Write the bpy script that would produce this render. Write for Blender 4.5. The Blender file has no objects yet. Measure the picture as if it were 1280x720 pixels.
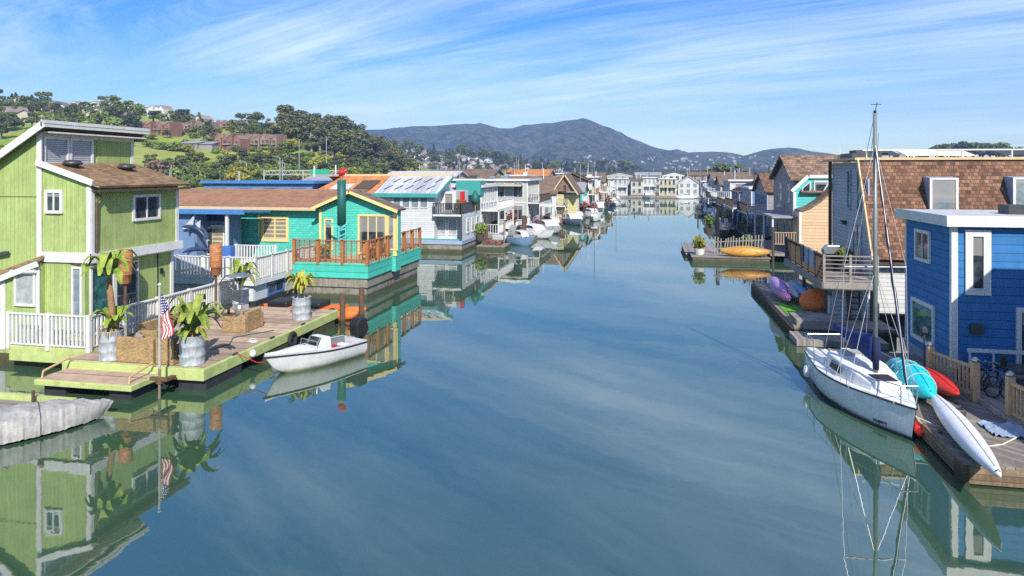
import bpy, math, random
from mathutils import Vector, Matrix, noise as mnoise
S = bpy.context.scene
EXPO, SKYK, HAZE, WAVE = 0.55, 1.0, 2.6e-4, .0042
CLROT = 155
C = S.collection
PI = math.pi
random.seed(7)
# ------------------------------------------------------------------ camera frame (used to turn photo measurements into places)
F_ = 853.3; CAMH = 8.0; HY = 215.0; TH = math.atan(170/853.3)
Fx, Fy, Rx, Ry = -math.sin(TH), math.cos(TH), math.cos(TH), math.sin(TH)
def on_plane(px, py, z=0.0):
    d = (CAMH-z)*F_/(py-HY); k = (px-640)/F_*d
    return Vector((d*Fx+k*Rx, d*Fy+k*Ry, z))
def at(px, py, Y=None, X=None):
    a = (px-640)/F_; dx, dy = Fx+a*Rx, Fy+a*Ry
    d = Y/dy if Y is not None else X/dx
    return Vector((d*dx, d*dy, CAMH-(py-HY)/F_*d))
def at_depth(px, d, z=0.0):
    k = (px-640)/F_*d
    return Vector((d*Fx+k*Rx, d*Fy+k*Ry, z))
def gx(px, Y): return at(px, 215, Y=Y).x
# ------------------------------------------------------------------ materials
def new_mat(name):
    m = bpy.data.materials.new(name); m.use_nodes = True
    nt = m.node_tree; b = nt.nodes['Principled BSDF']
    return m, nt, b
def node(nt, typ, **kw):
    n = nt.nodes.new(typ)
    for k, v in kw.items(): setattr(n, k, v)
    return n
def mth(nt, op, a, b=None, c=None):
    n = node(nt, 'ShaderNodeMath', operation=op)
    for i, x in enumerate((a, b, c)):
        if x is None: continue
        if isinstance(x, (int, float)): n.inputs[i].default_value = x
        else: nt.links.new(x, n.inputs[i])
    return n.outputs[0]
def mixc(nt, blend, fac, a, b):
    n = node(nt, 'ShaderNodeMix', data_type='RGBA', blend_type=blend)
    for idx, x in ((0, fac), (6, a), (7, b)):
        if isinstance(x, (int, float)): n.inputs[idx].default_value = x
        elif isinstance(x, tuple): n.inputs[idx].default_value = (*x, 1)
        else: nt.links.new(x, n.inputs[idx])
    return n.outputs[2]
def ramp(nt, fac, p0, p1, c0=0.0, c1=1.0):
    n = node(nt, 'ShaderNodeMapRange'); n.clamp = True
    n.inputs[1].default_value, n.inputs[2].default_value = p0, p1
    n.inputs[3].default_value, n.inputs[4].default_value = c0, c1
    nt.links.new(fac, n.inputs[0]); return n.outputs[0]
def noise_of(nt, vec, scale, detail=4, rough=.6):
    n = node(nt, 'ShaderNodeTexNoise'); n.inputs['Scale'].default_value = scale
    n.inputs['Detail'].default_value = detail; n.inputs['Roughness'].default_value = rough
    nt.links.new(vec, n.inputs['Vector']); return n.outputs['Fac']
def mat(name, col, rough=.7, var=.14, sc=2.2, pat=None, streak=0.0, metal=0.0, bump=.0, rnd=0.0, dirt=None, spec=.35, scum=None):
    m, nt, b = new_mat(name); L = nt.links.new
    tc = node(nt, 'ShaderNodeTexCoord'); obj = tc.outputs['Object']
    sp = node(nt, 'ShaderNodeSeparateXYZ'); L(obj, sp.inputs[0])
    x, y, z = sp.outputs
    n1 = noise_of(nt, obj, sc, 5, .65)
    k = ramp(nt, n1, .28, .72, 1-var, 1+var*.7)
    n2 = noise_of(nt, obj, sc*9, 3, .7)
    k = mth(nt, 'MULTIPLY', k, ramp(nt, n2, .3, .7, 1-var*.6, 1+var*.5))
    if streak:
        mp = node(nt, 'ShaderNodeMapping'); mp.inputs['Scale'].default_value = (7, 7, .35); L(obj, mp.inputs[0])
        k = mth(nt, 'MULTIPLY', k, ramp(nt, noise_of(nt, mp.outputs[0], 1.6, 4, .7), .35, .7, 1-streak, 1.05))
    if rnd:
        oi = node(nt, 'ShaderNodeObjectInfo')
        k = mth(nt, 'MULTIPLY', k, ramp(nt, oi.outputs['Random'], 0, 1, 1-rnd, 1+rnd))
    base = mixc(nt, 'MULTIPLY', 1.0, col, (1, 1, 1))
    height = None
    if pat:
        kind = pat[0]
        if kind == 'lap':
            f = mth(nt, 'FRACT', mth(nt, 'DIVIDE', z, pat[1]))
            line = ramp(nt, f, .05, .13, .5, 1.0); k = mth(nt, 'MULTIPLY', k, line)
            row = mth(nt, 'FLOOR', mth(nt, 'DIVIDE', z, pat[1]))
            wn = node(nt, 'ShaderNodeTexWhiteNoise', noise_dimensions='1D'); L(row, wn.inputs['W'])
            k = mth(nt, 'MULTIPLY', k, ramp(nt, wn.outputs[0], 0, 1, .93, 1.06))
            height = mth(nt, 'SUBTRACT', 1.0, f)
        elif kind == 'board':
            u = mth(nt, 'DIVIDE', mth(nt, 'ADD', x, y), pat[1]); f = mth(nt, 'FRACT', u)
            line = ramp(nt, f, .03, .09, .62, 1.0); k = mth(nt, 'MULTIPLY', k, line)
            wn = node(nt, 'ShaderNodeTexWhiteNoise', noise_dimensions='1D'); L(mth(nt, 'FLOOR', u), wn.inputs['W'])
            k = mth(nt, 'MULTIPLY', k, ramp(nt, wn.outputs[0], 0, 1, .95, 1.05))
            height = line
        elif kind in ('plank',):
            ax = x if pat[2] == 'x' else y
            if pat[2] == 'd': ax = mth(nt, 'MULTIPLY', mth(nt, 'ADD', x, y), .707)
            if pat[2] == 'z': ax = z
            u = mth(nt, 'DIVIDE', ax, pat[1]); f = mth(nt, 'FRACT', u)
            line = ramp(nt, f, .04, .12, .35, 1.0); k = mth(nt, 'MULTIPLY', k, line)
            wn = node(nt, 'ShaderNodeTexWhiteNoise', noise_dimensions='1D'); L(mth(nt, 'FLOOR', u), wn.inputs['W'])
            k = mth(nt, 'MULTIPLY', k, ramp(nt, wn.outputs[0], 0, 1, .72, 1.2))
            height = line
        elif kind in ('shingle', 'wicker'):
            u = {'x': x, 'y': y, 'xy': mth(nt, 'ADD', x, y)}[pat[3]]
            v = {'x': x, 'y': y, 'z': z}[pat[4]]
            cv = node(nt, 'ShaderNodeCombineXYZ'); L(u, cv.inputs[0]); L(v, cv.inputs[1])
            br = node(nt, 'ShaderNodeTexBrick'); L(cv.outputs[0], br.inputs['Vector'])
            br.inputs['Scale'].default_value = 1.0
            br.inputs['Brick Width'].default_value = pat[1]; br.inputs['Row Height'].default_value = pat[2]
            br.inputs['Mortar Size'].default_value = pat[2]*.07; br.inputs['Mortar Smooth'].default_value = .3
            lo, hi = pat[5] if len(pat) > 5 else (.7, 1.3)
            br.inputs['Color1'].default_value = (lo, lo, lo, 1); br.inputs['Color2'].default_value = (hi, hi*.97, hi*.92, 1)
            mo = pat[6] if len(pat) > 6 else .55; br.inputs['Mortar'].default_value = (mo, mo*.97, mo*.93, 1)
            base = mixc(nt, 'MULTIPLY', 1.0, base, br.outputs['Color'])
            height = mth(nt, 'SUBTRACT', 1.0, br.outputs['Fac'])
    kc = node(nt, 'ShaderNodeCombineColor')
    for i in range(3): L(k, kc.inputs[i])
    base = mixc(nt, 'MULTIPLY', 1.0, base, kc.outputs[0])
    if dirt:
        d = ramp(nt, noise_of(nt, obj, dirt[2], 5, .7), .5, .68)
        base = mixc(nt, 'MIX', mth(nt, 'MULTIPLY', d, dirt[1]), base, dirt[0])
    if scum:
        zz_ = mth(nt, 'ADD', z, mth(nt, 'MULTIPLY', noise_of(nt, obj, 3.0, 4, .7), -.22))
        base = mixc(nt, 'MIX', ramp(nt, zz_, scum[1]-.12, scum[1], .85, 0.0), base, scum[0])
    L(base, b.inputs['Base Color'])
    b.inputs['Roughness'].default_value = rough; b.inputs['Metallic'].default_value = metal
    b.inputs['Specular IOR Level'].default_value = spec
    if height is not None or bump:
        bn = node(nt, 'ShaderNodeBump'); bn.inputs['Strength'].default_value = .5 if height is not None else bump
        bn.inputs['Distance'].default_value = .02
        L(height if height is not None else n2, bn.inputs['Height']); L(bn.outputs[0], b.inputs['Normal'])
    return m
M = {}
def glass_mat(name, col, rough=.06, stripes=None):
    m, nt, b = new_mat(name); L = nt.links.new
    tc = node(nt, 'ShaderNodeTexCoord')
    n = noise_of(nt, tc.outputs['Object'], 2.6, 3, .6)
    f = ramp(nt, n, .42, .62)
    c = mixc(nt, 'MIX', f, col, tuple(min(1, v*(2.4 if v < .1 else 1.35)+.01) for v in col))
    if stripes:
        sp = node(nt, 'ShaderNodeSeparateXYZ'); L(tc.outputs['Object'], sp.inputs[0])
        fr = mth(nt, 'FRACT', mth(nt, 'DIVIDE', sp.outputs[2], stripes[0]))
        c = mixc(nt, 'MIX', ramp(nt, fr, .55, .7), c, stripes[1])
    if name in ('glass', 'glass_pale'):                     # blinds drawn to different heights, curtains at the sides
        oi = node(nt, 'ShaderNodeObjectInfo'); sg_ = node(nt, 'ShaderNodeSeparateXYZ'); L(tc.outputs['Generated'], sg_.inputs[0]); r_ = oi.outputs['Random']
        bl = mth(nt, 'GREATER_THAN', sg_.outputs[2], mth(nt, 'ADD', .35, mth(nt, 'MULTIPLY', r_, 1.1)))
        side = mth(nt, 'ABSOLUTE', mth(nt, 'SUBTRACT', sg_.outputs[0], .5)); r2 = mth(nt, 'FRACT', mth(nt, 'MULTIPLY', r_, 7.3))
        cu_ = mth(nt, 'GREATER_THAN', side, mth(nt, 'ADD', .22, mth(nt, 'MULTIPLY', r2, .4)))
        fold = ramp(nt, mth(nt, 'SINE', mth(nt, 'MULTIPLY', sg_.outputs[0], 60.0)), -1, 1, .45, .8)
        c = mixc(nt, 'MIX', mth(nt, 'MULTIPLY', cu_, fold), c, (.26, .24, .21)); c = mixc(nt, 'MIX', mth(nt, 'MULTIPLY', bl, .75), c, (.30, .29, .27))
    L(c, b.inputs['Base Color']); b.inputs['Roughness'].default_value = rough
    b.inputs['Specular IOR Level'].default_value = .8
    M[name] = m
glass_mat('glass', (.018, .024, .028)); glass_mat('glass_teal', (.015, .075, .07)); glass_mat('glass_pale', (.16, .2, .22))
glass_mat('glass_blind', (.16, .16, .17), .25, (.085, (.5, .5, .52))); glass_mat('glass_curtain', (.3, .31, .3), .3)
glass_mat('glass_cream', (.2, .17, .1), .2, (.3, (.5, .44, .3)))
def D(name, *a, **k): M[name] = mat(name, *a, **k)
D('green', (.40, .50, .17), .8, .14, 1.1, ('board', .2), .24, dirt=((.22, .27, .09), .5, .6))
D('lime', (.46, .53, .19), .7, .16, 1.6, dirt=((.3, .27, .1), .6, 2.4))
D('white', (.70, .69, .66), .6, .13, 2.5, streak=.12)
D('white_board', (.60, .62, .63), .6, .1, 3, ('board', .22), .08)
D('white_lap', (.60, .60, .58), .6, .1, 2, ('lap', .22), .08)
D('grey_lap', (.42, .43, .47), .6, .1, 2, ('lap', .2), .1)
D('pale_lap', (.46, .47, .44), .6, .1, 2, ('lap', .25), .1)
D('cream_lap', (.48, .44, .34), .6, .1, 2, ('lap', .25), .08)
D('yellow_lap', (.55, .50, .24), .6, .1, 2, ('lap', .25), .08)
D('taupe_lap', (.33, .30, .31), .6, .1, 2, ('shingle', .3, .17, 'xy', 'z', (.85, 1.12)), .1)
D('peach_lap', (.66, .45, .26), .6, .08, 2, ('lap', .28), .06)
D('bluegrey', (.15, .24, .40), .65, .12, 2, ('board', .3), .12)
D('navy', (.02, .035, .09), .5, .2, 2)
D('blue', (.036, .18, .43), .75, .16, 1.6, ('lap', .3), .12)
D('blue_trim', (.06, .16, .45), .5, .1, 2)
D('sky_trim', (.3, .38, .5), .5, .1, 2)
D('teal', (.085, .57, .46), .65, .1, 2, ('shingle', .3, .17, 'xy', 'z', (.86, 1.1), .62), .08)
D('teal_flat', (.07, .53, .41), .6, .12, 2, ('lap', .42), .1)
D('teal_trim', (.05, .30, .27), .6, .12, 2)
D('aqua', (.10, .50, .46), .6, .1, 2, ('lap', .25))
D('yellow_trim', (.74, .58, .24), .6, .1, 3)
D('tan_trim', (.60, .44, .24), .6, .1, 3)
D('orange_paint', (.72, .17, .03), .6, .1, 3)
D('red', (.5, .02, .02), .5, .15, 3)
D('redwood', (.38, .15, .05), .7, .2, 3, rnd=.1)
D('lattice', (.22, .14, .10), .8, .15, 3)
D('dark_wood', (.09, .065, .05), .8, .3, 3)
D('pine', (.55, .37, .2), .7, .15, 4)
D('grey_wood', (.29, .255, .22), .9, .3, 1.6, ('plank', .15, 'y'), dirt=((.14, .12, .1), .5, .9))
D('grey_wood_x', (.32, .28, .25), .85, .25, 2, ('plank', .14, 'x'))
D('grey_wood_d', (.27, .235, .205), .9, .3, 1.6, ('plank', .16, 'd'), dirt=((.12, .1, .085), .55, .9))
D('dock_edge', (.27, .185, .115), .9, .35, 2, ('plank', .15, 'z'), streak=.3, dirt=((.12, .09, .06), .7, 1.4))
D('pole_paint', (.50, .48, .44), .6, .2, 3, streak=.25, scum=((.16, .11, .06), 1.0))
D('grey_plain', (.30, .27, .235), .85, .3, 3)
D('pile_wood', (.15, .085, .055), .85, .35, 4, streak=.3, scum=((.03, .035, .015), .3))
D('shingle_brown', (.28, .175, .095), .9, .25, 1.0, ('shingle', .3, .055, 'y', 'z', (.62, 1.3), .4), dirt=((.14, .11, .07), .5, 1.2))
D('shingle_long', (.30, .16, .095), .9, .2, .8, ('shingle', .4, .06, 'x', 'z', (.85, 1.15)))
D('shingle_rust', (.22, .118, .074), .9, .35, .7, ('shingle', .22, .19, 'x', 'z', (.42, 1.4), .32), dirt=((.16, .085, .05), .65, .9))
D('shingle_dark', (.18, .10, .065), .85, .3, 2, ('shingle', .3, .18, 'x', 'z', (.55, 1.4)))
D('shingle_peach', (.24, .155, .105), .9, .4, 1.6, ('shingle', .3, .2, 'x', 'z', (.5, 1.5), .45))
D('tile_orange', (.55, .22, .07), .8, .25, 2, ('shingle', .3, .16, 'x', 'z', (.7, 1.25)))
D('tile_brown', (.2, .14, .10), .85, .25, 2, ('shingle', .4, .2, 'xy', 'z', (.75, 1.25)))
D('metal_roof', (.50, .52, .54), .45, .14, 1.5, ('plank', .5, 'x'))
D('grey_roof', (.30, .30, .31), .8, .2, 2)
D('pale_roof', (.52, .51, .5), .7, .18, 2)
D('blue_roof', (.06, .2, .46), .5, .15, 2)
D('concrete', (.33, .30, .24), .9, .3, 2, streak=.35, dirt=((.10, .09, .04), .8, 1.3), scum=((.05, .05, .02), .25))
D('weed_hull', (.075, .068, .03), .9, .4, 5, bump=.6)
D('dark_hull', (.03, .03, .035), .8, .3, 3)
D('carpet', (.47, .34, .24), .95, .25, 1.3, ('plank', .9, 'y'), dirt=((.24, .18, .13), .6, 1.0))
D('wicker', (.40, .27, .13), .85, .2, 4, ('wicker', .09, .035, 'xy', 'z', (.65, 1.25)))
D('cushion', (.25, .22, .19), .9, .15, 5)
D('cushion_pale', (.36, .31, .26), .9, .15, 5)
D('galv', (.44, .48, .50), .6, .35, 4, metal=.1, streak=.3, dirt=((.62, .62, .60), .7, 4.5))
D('copper', (.50, .21, .085), .55, .3, 7, ('shingle', .12, .1, 'xy', 'z', (.7, 1.25)))
D('steel', (.45, .46, .47), .35, .1, 4, metal=.8)
D('alu', (.22, .25, .24), .45, .15, 4, metal=.3)
D('black', (.018, .018, .02), .45, .2, 4)
D('rubber', (.025, .025, .025), .8, .2, 4)
D('dark_metal', (.07, .075, .08), .45, .2, 4, metal=.3)
D('green_metal', (.015, .12, .10), .5, .2, 3, streak=.2)
D('gel', (.78, .78, .77), .32, .09, 1.4, spec=.5, streak=.07, scum=((.22, .19, .09), .06))
D('gel_grey', (.60, .60, .59), .4, .12, 1.4, streak=.1, scum=((.22, .19, .09), .08))
D('gel_line', (.02, .02, .03), .4, .1, 2)
D('nonskid', (.40, .41, .41), .7, .08, 4)
D('nonskid_dark', (.16, .17, .18), .8, .2, 4)
D('canvas_jib', (.012, .018, .05), .8, .2, 3)
D('canvas_blue', (.014, .035, .17), .75, .2, 3)
D('boat_cover', (.42, .40, .37), .85, .25, 2.5, bump=.4, streak=.2, dirt=((.2, .185, .17), .6, 3.0))  # dark blotches put the shade of the cover's creases into its colour
D('tarp', (.02, .50, .58), .45, .2, 3)
D('kayak_white', (.75, .75, .77), .4, .12, 1.6)
D('kayak_red', (.62, .03, .02), .4, .15, 2)
D('kayak_pink', (.62, .22, .38), .45, .15, 2); D('kayak_violet', (.42, .26, .5), .45, .15, 2)
D('kayak_grey', (.5, .51, .55), .45, .12, 2); D('kayak_blue', (.20, .31, .46), .45, .15, 2); D('kayak_orange', (.75, .16, .02), .4, .1, 2)
D('kayak_yellow', (.70, .34, .06), .4, .18, 1.5, ('plank', .12, 'y'))
D('turf', (.13, .34, .03), .95, .3, 6)
D('soil', (.06, .04, .025), .95, .3, 8)
D('flag_red', (.48, .02, .03), .8, .1, 5); D('flag_white', (.75, .73, .70), .8, .06, 5); D('flag_blue', (.025, .03, .16), .8, .1, 5)
D('dolphin', (.035, .065, .13), .3, .2, 3); D('dolphin_pale', (.5, .52, .54), .3, .1, 3)
D('rope', (.6, .57, .48), .9, .1, 4)
D('wire', (.5, .5, .5), .4, .05, 4, metal=.5)
D('sign_green', (.02, .33, .19), .5, .05, 1)
D('townhouse', (.30, .20, .15), .8, .25, .25, streak=.1, rnd=.25); D('townhouse_red', (.27, .125, .085), .8, .2, .25, rnd=.25); D('town_roof', (.30, .2, .15), .85, .2, .3)
D('condo_white', (.66, .64, .6), .7, .1, .3); D('condo_roof', (.32, .24, .2), .85, .2, .3)
D('far_white', (.42, .39, .36), .7, .1, .3, rnd=.25); D('far_roof', (.25, .2, .18), .8, .2, .3, rnd=.3)
D('trunk', (.12, .085, .06), .9, .3, 3); D('trunk_pale', (.30, .25, .2), .9, .3, 2)
D('palm_trunk', (.30, .17, .08), .9, .3, 6)
D('asphalt', (.05, .05, .052), .9, .2, .5)
def leaf_mat(name, col, col2, sc=.5, rnd=.2, trans=True):
    m, nt, b = new_mat(name); L = nt.links.new
    tc = node(nt, 'ShaderNodeTexCoord'); oi = node(nt, 'ShaderNodeObjectInfo')
    n = noise_of(nt, tc.outputs['Object'], sc, 4, .7)
    c = mixc(nt, 'MIX', ramp(nt, n, .35, .65), col, col2)
    k = ramp(nt, oi.outputs['Random'], 0, 1, 1-rnd, 1+rnd)
    kc = node(nt, 'ShaderNodeCombineColor'); L(k, kc.inputs[0]); L(k, kc.inputs[1]); kc.inputs[2].default_value = 1
    c = mixc(nt, 'MULTIPLY', 1.0, c, kc.outputs[0])
    L(c, b.inputs['Base Color']); b.inputs['Roughness'].default_value = .6; b.inputs['Specular IOR Level'].default_value = .25
    M[name] = m
leaf_mat('leaf_oak', (.055, .085, .023), (.15, .165, .045), .35, .4); leaf_mat('leaf_euc', (.085, .105, .042), (.20, .20, .085), .25, .3)
leaf_mat('leaf_pine', (.018, .035, .018), (.04, .06, .03)); leaf_mat('leaf_broom', (.17, .18, .02), (.34, .29, .03)); leaf_mat('leaf_bush', (.08, .125, .025), (.19, .23, .05))
leaf_mat('leaf_rust', (.13, .08, .06), (.18, .12, .09))
leaf_mat('banana', (.09, .19, .02), (.34, .36, .06), 3, .1); leaf_mat('dry', (.22, .15, .08), (.36, .28, .14), 6, .1)
leaf_mat('succulent', (.28, .30, .03), (.42, .38, .05), 3, .1); leaf_mat('flower', (.10, .13, .04), (.42, .10, .16), 3, .1)
# ------------------------------------------------------------------ mesh kit
W = {}
class MB:
    def __init__(s): s.v = []; s.f = []; s.m = []; s.cur = 0
    def add(s, vs, fs):
        o = len(s.v); s.v += [tuple(p) for p in vs]
        for f in fs: s.f.append(tuple(i+o for i in f)); s.m.append(s.cur)
        return s
    def box(s, x0, y0, z0, x1, y1, z1):
        x0, x1 = sorted((x0, x1)); y0, y1 = sorted((y0, y1)); z0, z1 = sorted((z0, z1))
        return s.add([(x0,y0,z0),(x1,y0,z0),(x1,y1,z0),(x0,y1,z0),(x0,y0,z1),(x1,y0,z1),(x1,y1,z1),(x0,y1,z1)],
                     [(0,3,2,1),(4,5,6,7),(0,1,5,4),(1,2,6,5),(2,3,7,6),(3,0,4,7)])
    def bar(s, p, q, w, h=None, up=(0,0,1)):
        p, q = Vector(p), Vector(q); h = h or w; d = (q-p).normalized(); u = Vector(up)
        if abs(d.dot(u)) > .98: u = Vector((0,1,0))
        r = d.cross(u).normalized()*w/2; t = r.cross(d).normalized()*h/2
        vs = [a+b for a in (p, q) for b in (-r-t, r-t, r+t, -r+t)]
        return s.add(vs, [(0,1,2,3),(7,6,5,4),(0,4,5,1),(1,5,6,2),(2,6,7,3),(3,7,4,0)])
    def prism(s, poly, axis, a, b):
        n = len(poly); mk = {'x': lambda u, v, w: (w,u,v), 'y': lambda u, v, w: (u,w,v), 'z': lambda u, v, w: (u,v,w)}[axis]
        vs = [mk(u, v, a) for u, v in poly]+[mk(u, v, b) for u, v in poly]
        return s.add(vs, [tuple(range(n))[::-1], tuple(range(n, 2*n))]+[(i, (i+1) % n, n+(i+1) % n, n+i) for i in range(n)])
    def slab(s, pts, t):
        pts = [Vector(p) for p in pts]; nrm = (pts[1]-pts[0]).cross(pts[2]-pts[0]).normalized()*t; n = len(pts)
        return s.add(pts+[p+nrm for p in pts], [tuple(range(n))[::-1], tuple(range(n, 2*n))]+[(i, (i+1) % n, n+(i+1) % n, n+i) for i in range(n)])
    def tube(s, pts, r, n=6, caps=True):
        pts = [Vector(p) for p in pts]; R = r if isinstance(r, (list, tuple)) else [r]*len(pts); o = []
        for i, p in enumerate(pts):
            d = (pts[min(i+1, len(pts)-1)]-pts[max(i-1, 0)]).normalized()
            u = Vector((0,0,1)) if abs(d.z) < .95 else Vector((1,0,0))
            a = d.cross(u).normalized(); b = d.cross(a).normalized()
            o += [p+(a*math.cos(k*2*PI/n)+b*math.sin(k*2*PI/n))*R[i] for k in range(n)]
        fs = [(i*n+k, i*n+(k+1) % n, (i+1)*n+(k+1) % n, (i+1)*n+k) for i in range(len(pts)-1) for k in range(n)]
        if caps: fs += [tuple(range(n))[::-1], tuple(range((len(pts)-1)*n, len(pts)*n))]
        return s.add(o, fs)
    def lathe(s, prof, c=(0,0,0), n=14):
        o = [(c[0]+r*math.cos(k*2*PI/n), c[1]+r*math.sin(k*2*PI/n), c[2]+z) for r, z in prof for k in range(n)]
        fs = [(i*n+k, i*n+(k+1) % n, (i+1)*n+(k+1) % n, (i+1)*n+k) for i in range(len(prof)-1) for k in range(n)]
        return s.add(o, fs+[tuple(range(n))[::-1], tuple(range((len(prof)-1)*n, len(prof)*n))])
    def loft(s, rings, closed=True, caps=True):
        n = len(rings[0]); o = [p for r in rings for p in r]; kk = n if closed else n-1
        fs = [(i*n+k, i*n+(k+1) % n, (i+1)*n+(k+1) % n, (i+1)*n+k) for i in range(len(rings)-1) for k in range(kk)]
        if caps: fs += [tuple(range(n))[::-1], tuple(range((len(rings)-1)*n, len(rings)*n))]
        return s.add(o, fs)
def part(mb, name, m, parent=None, smooth=False, org=None, bevel=0, label=None):
    o0 = Vector(org) if org is not None else W.get(parent.name, Vector((0,0,0))) if parent else Vector((0,0,0))
    me = bpy.data.meshes.new(name); me.from_pydata([tuple(Vector(p)-o0) for p in mb.v], [], mb.f)
    ms = m if isinstance(m, (list, tuple)) else [m]
    for k in ms: me.materials.append(M[k])
    if len(ms) > 1: me.polygons.foreach_set('material_index', mb.m)
    if smooth: me.polygons.foreach_set('use_smooth', [True]*len(mb.f))
    me.update(); o = bpy.data.objects.new(name, me); C.objects.link(o)
    if parent: o.parent = parent
    else: o.location = o0
    W[o.name] = o0
    if bevel:
        bv = o.modifiers.new('bevel', 'BEVEL'); bv.width = bevel; bv.segments = 2
    if label: o['label'] = label
    return o
def tag(o, label, cat, group=None, kind=None):
    if label: o['label'] = label
    if cat: o['category'] = cat
    if group: o['group'] = group
    if kind: o['kind'] = kind
    return o
def thing(name, label, cat, loc=(0,0,0), group=None, rz=0):
    o = bpy.data.objects.new(name, None); C.objects.link(o); o.location = loc; o.rotation_euler = (0,0,rz)
    o.empty_display_size = .3; W[o.name] = Vector(loc) if not rz else Vector((0,0,0))
    return tag(o, label, cat, group)
def single(mb, name, m, label, cat, org=None, group=None, smooth=False, bevel=0):
    if org is None:
        xs = [p[0] for p in mb.v]; ys = [p[1] for p in mb.v]; zs = [p[2] for p in mb.v]
        org = ((min(xs)+max(xs))/2, (min(ys)+max(ys))/2, min(zs))
    return tag(part(mb, name, m, None, smooth, org, bevel), label, cat, group)
def structure(mb, name, m, smooth=False):
    o = part(mb, name, m, None, smooth); o['kind'] = 'structure'; return o
def copy_tree(o, parent=None):
    c = o.copy(); C.objects.link(c)
    if parent: c.parent = parent
    for ch in list(o.children): copy_tree(ch, c)
    return c
# windows: canonical one faces -Y, x is the width, origin in the wall plane
WIN = {}
ROT = {'S': 0, 'E': PI/2, 'W': -PI/2, 'N': PI}
def window(parent, p, face, w, h, nx=1, ny=1, fm='white', gm='glass', fw=.09, d=.07, name='window'):
    key = (round(w, 2), round(h, 2), nx, ny, fm, gm, fw, name)
    if key not in WIN:
        fb = MB(); a = fw
        fb.box(-w/2-a, -d, -h/2-a, -w/2, .02, h/2+a); fb.box(w/2, -d, -h/2-a, w/2+a, .02, h/2+a)
        fb.box(-w/2, -d, h/2, w/2, .02, h/2+a); fb.box(-w/2, -d-.02, -h/2-a, w/2, .02, -h/2)
        mb_ = max(.03, fw*.5)
        for i in range(1, nx): fb.box(-w/2+w*i/nx-mb_/2, -d*.8, -h/2, -w/2+w*i/nx+mb_/2, 0, h/2)
        for j in range(1, ny): fb.box(-w/2, -d*.75, -h/2+h*j/ny-mb_/2, w/2, 0, -h/2+h*j/ny+mb_/2)
        f = part(fb, name, fm, None, org=(0,0,0)); pb = MB(); pb.box(-w/2, -.02, -h/2, w/2, .015, h/2)
        g = part(pb, 'pane', gm, None, org=(0,0,0)); WIN[key] = (f.data, g.data)
        bpy.data.objects.remove(f); bpy.data.objects.remove(g)
    fd, gd = WIN[key]
    f = bpy.data.objects.new(name, fd); C.objects.link(f); f.parent = parent
    f.location = Vector(p)-W.get(parent.name, Vector((0,0,0))); f.rotation_euler = (0,0,ROT[face])
    g = bpy.data.objects.new('pane', gd); C.objects.link(g); g.parent = f
    return f
def railing(parent, pts, h, m, sp=.14, post=1.4, pw=.1, pk=.04, postm=None, cap=.11, low=.08, closed=False, mids=0):
    """pickets and rails along a polyline at floor height; posts are sub-parts"""
    b = MB(); posts = []
    for p, q in zip(pts[:-1], pts[1:]):
        p, q = Vector(p), Vector(q); L = (q-p).length; up = Vector((0,0,1))
        b.bar(p+up*h, q+up*h, cap, .05); b.bar(p+up*low, q+up*low, .05, .06)
        if mids:
            for i in range(1, mids+1): b.bar(p+up*(low+(h-low)*i/(mids+1)), q+up*(low+(h-low)*i/(mids+1)), .03, .04)
        else:
            n = max(2, int(L/sp))
            for i in range(1, n): r = p.lerp(q, i/n); b.bar(r+up*low, r+up*h, pk, pk)
        n = max(1, round(L/post)); posts += [p.lerp(q, i/n) for i in range(n+1)]
    r = part(b, 'railing', m, parent)
    seen = []
    for p in posts:
        if any((p-q).length < .15 for q in seen): continue
        seen.append(p); pb = MB(); pb.box(p.x-pw/2, p.y-pw/2, p.z-.12, p.x+pw/2, p.y+pw/2, p.z+h+.07)
        part(pb, 'post', postm or m, r)
    return r
# ------------------------------------------------------------------ camera, light, sky, haze
cam = bpy.data.cameras.new('camera'); co = bpy.data.objects.new('camera', cam); C.objects.link(co); S.camera = co
co.location = (0, 0, CAMH); co.rotation_euler = (PI/2, 0, TH)
cam.sensor_width = 36; cam.lens = 36*F_/1280; cam.shift_y = -(360-HY)/1280; cam.clip_end = 20000; cam.clip_start = .5
SUN_AZ = math.radians(25); SUN_EL = math.radians(38)
sv = Vector((math.sin(SUN_AZ)*math.cos(SUN_EL), -math.cos(SUN_AZ)*math.cos(SUN_EL), math.sin(SUN_EL)))
sl = bpy.data.lights.new('sun', 'SUN'); sl.energy = 4.6; sl.angle = math.radians(.5); sl.color = (1, .95, .87)
so = bpy.data.objects.new('sun', sl); C.objects.link(so); so.rotation_euler = sv.to_track_quat('Z', 'Y').to_euler(); so.location = sv*60
w = bpy.data.worlds.new('World'); S.world = w; w.use_nodes = True
nt = w.node_tree; L = nt.links.new; bg = nt.nodes['Background']
sky = node(nt, 'ShaderNodeTexSky', sky_type='NISHITA'); sky.sun_disc = False; sky.sun_elevation = SUN_EL
sky.sun_rotation = math.atan2(sv.x, sv.y); sky.altitude = 0; sky.air_density = 1.0; sky.dust_density = .15; sky.ozone_density = 3.0
tc = node(nt, 'ShaderNodeTexCoord'); sp = node(nt, 'ShaderNodeSeparateXYZ'); L(tc.outputs['Generated'], sp.inputs[0])
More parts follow.
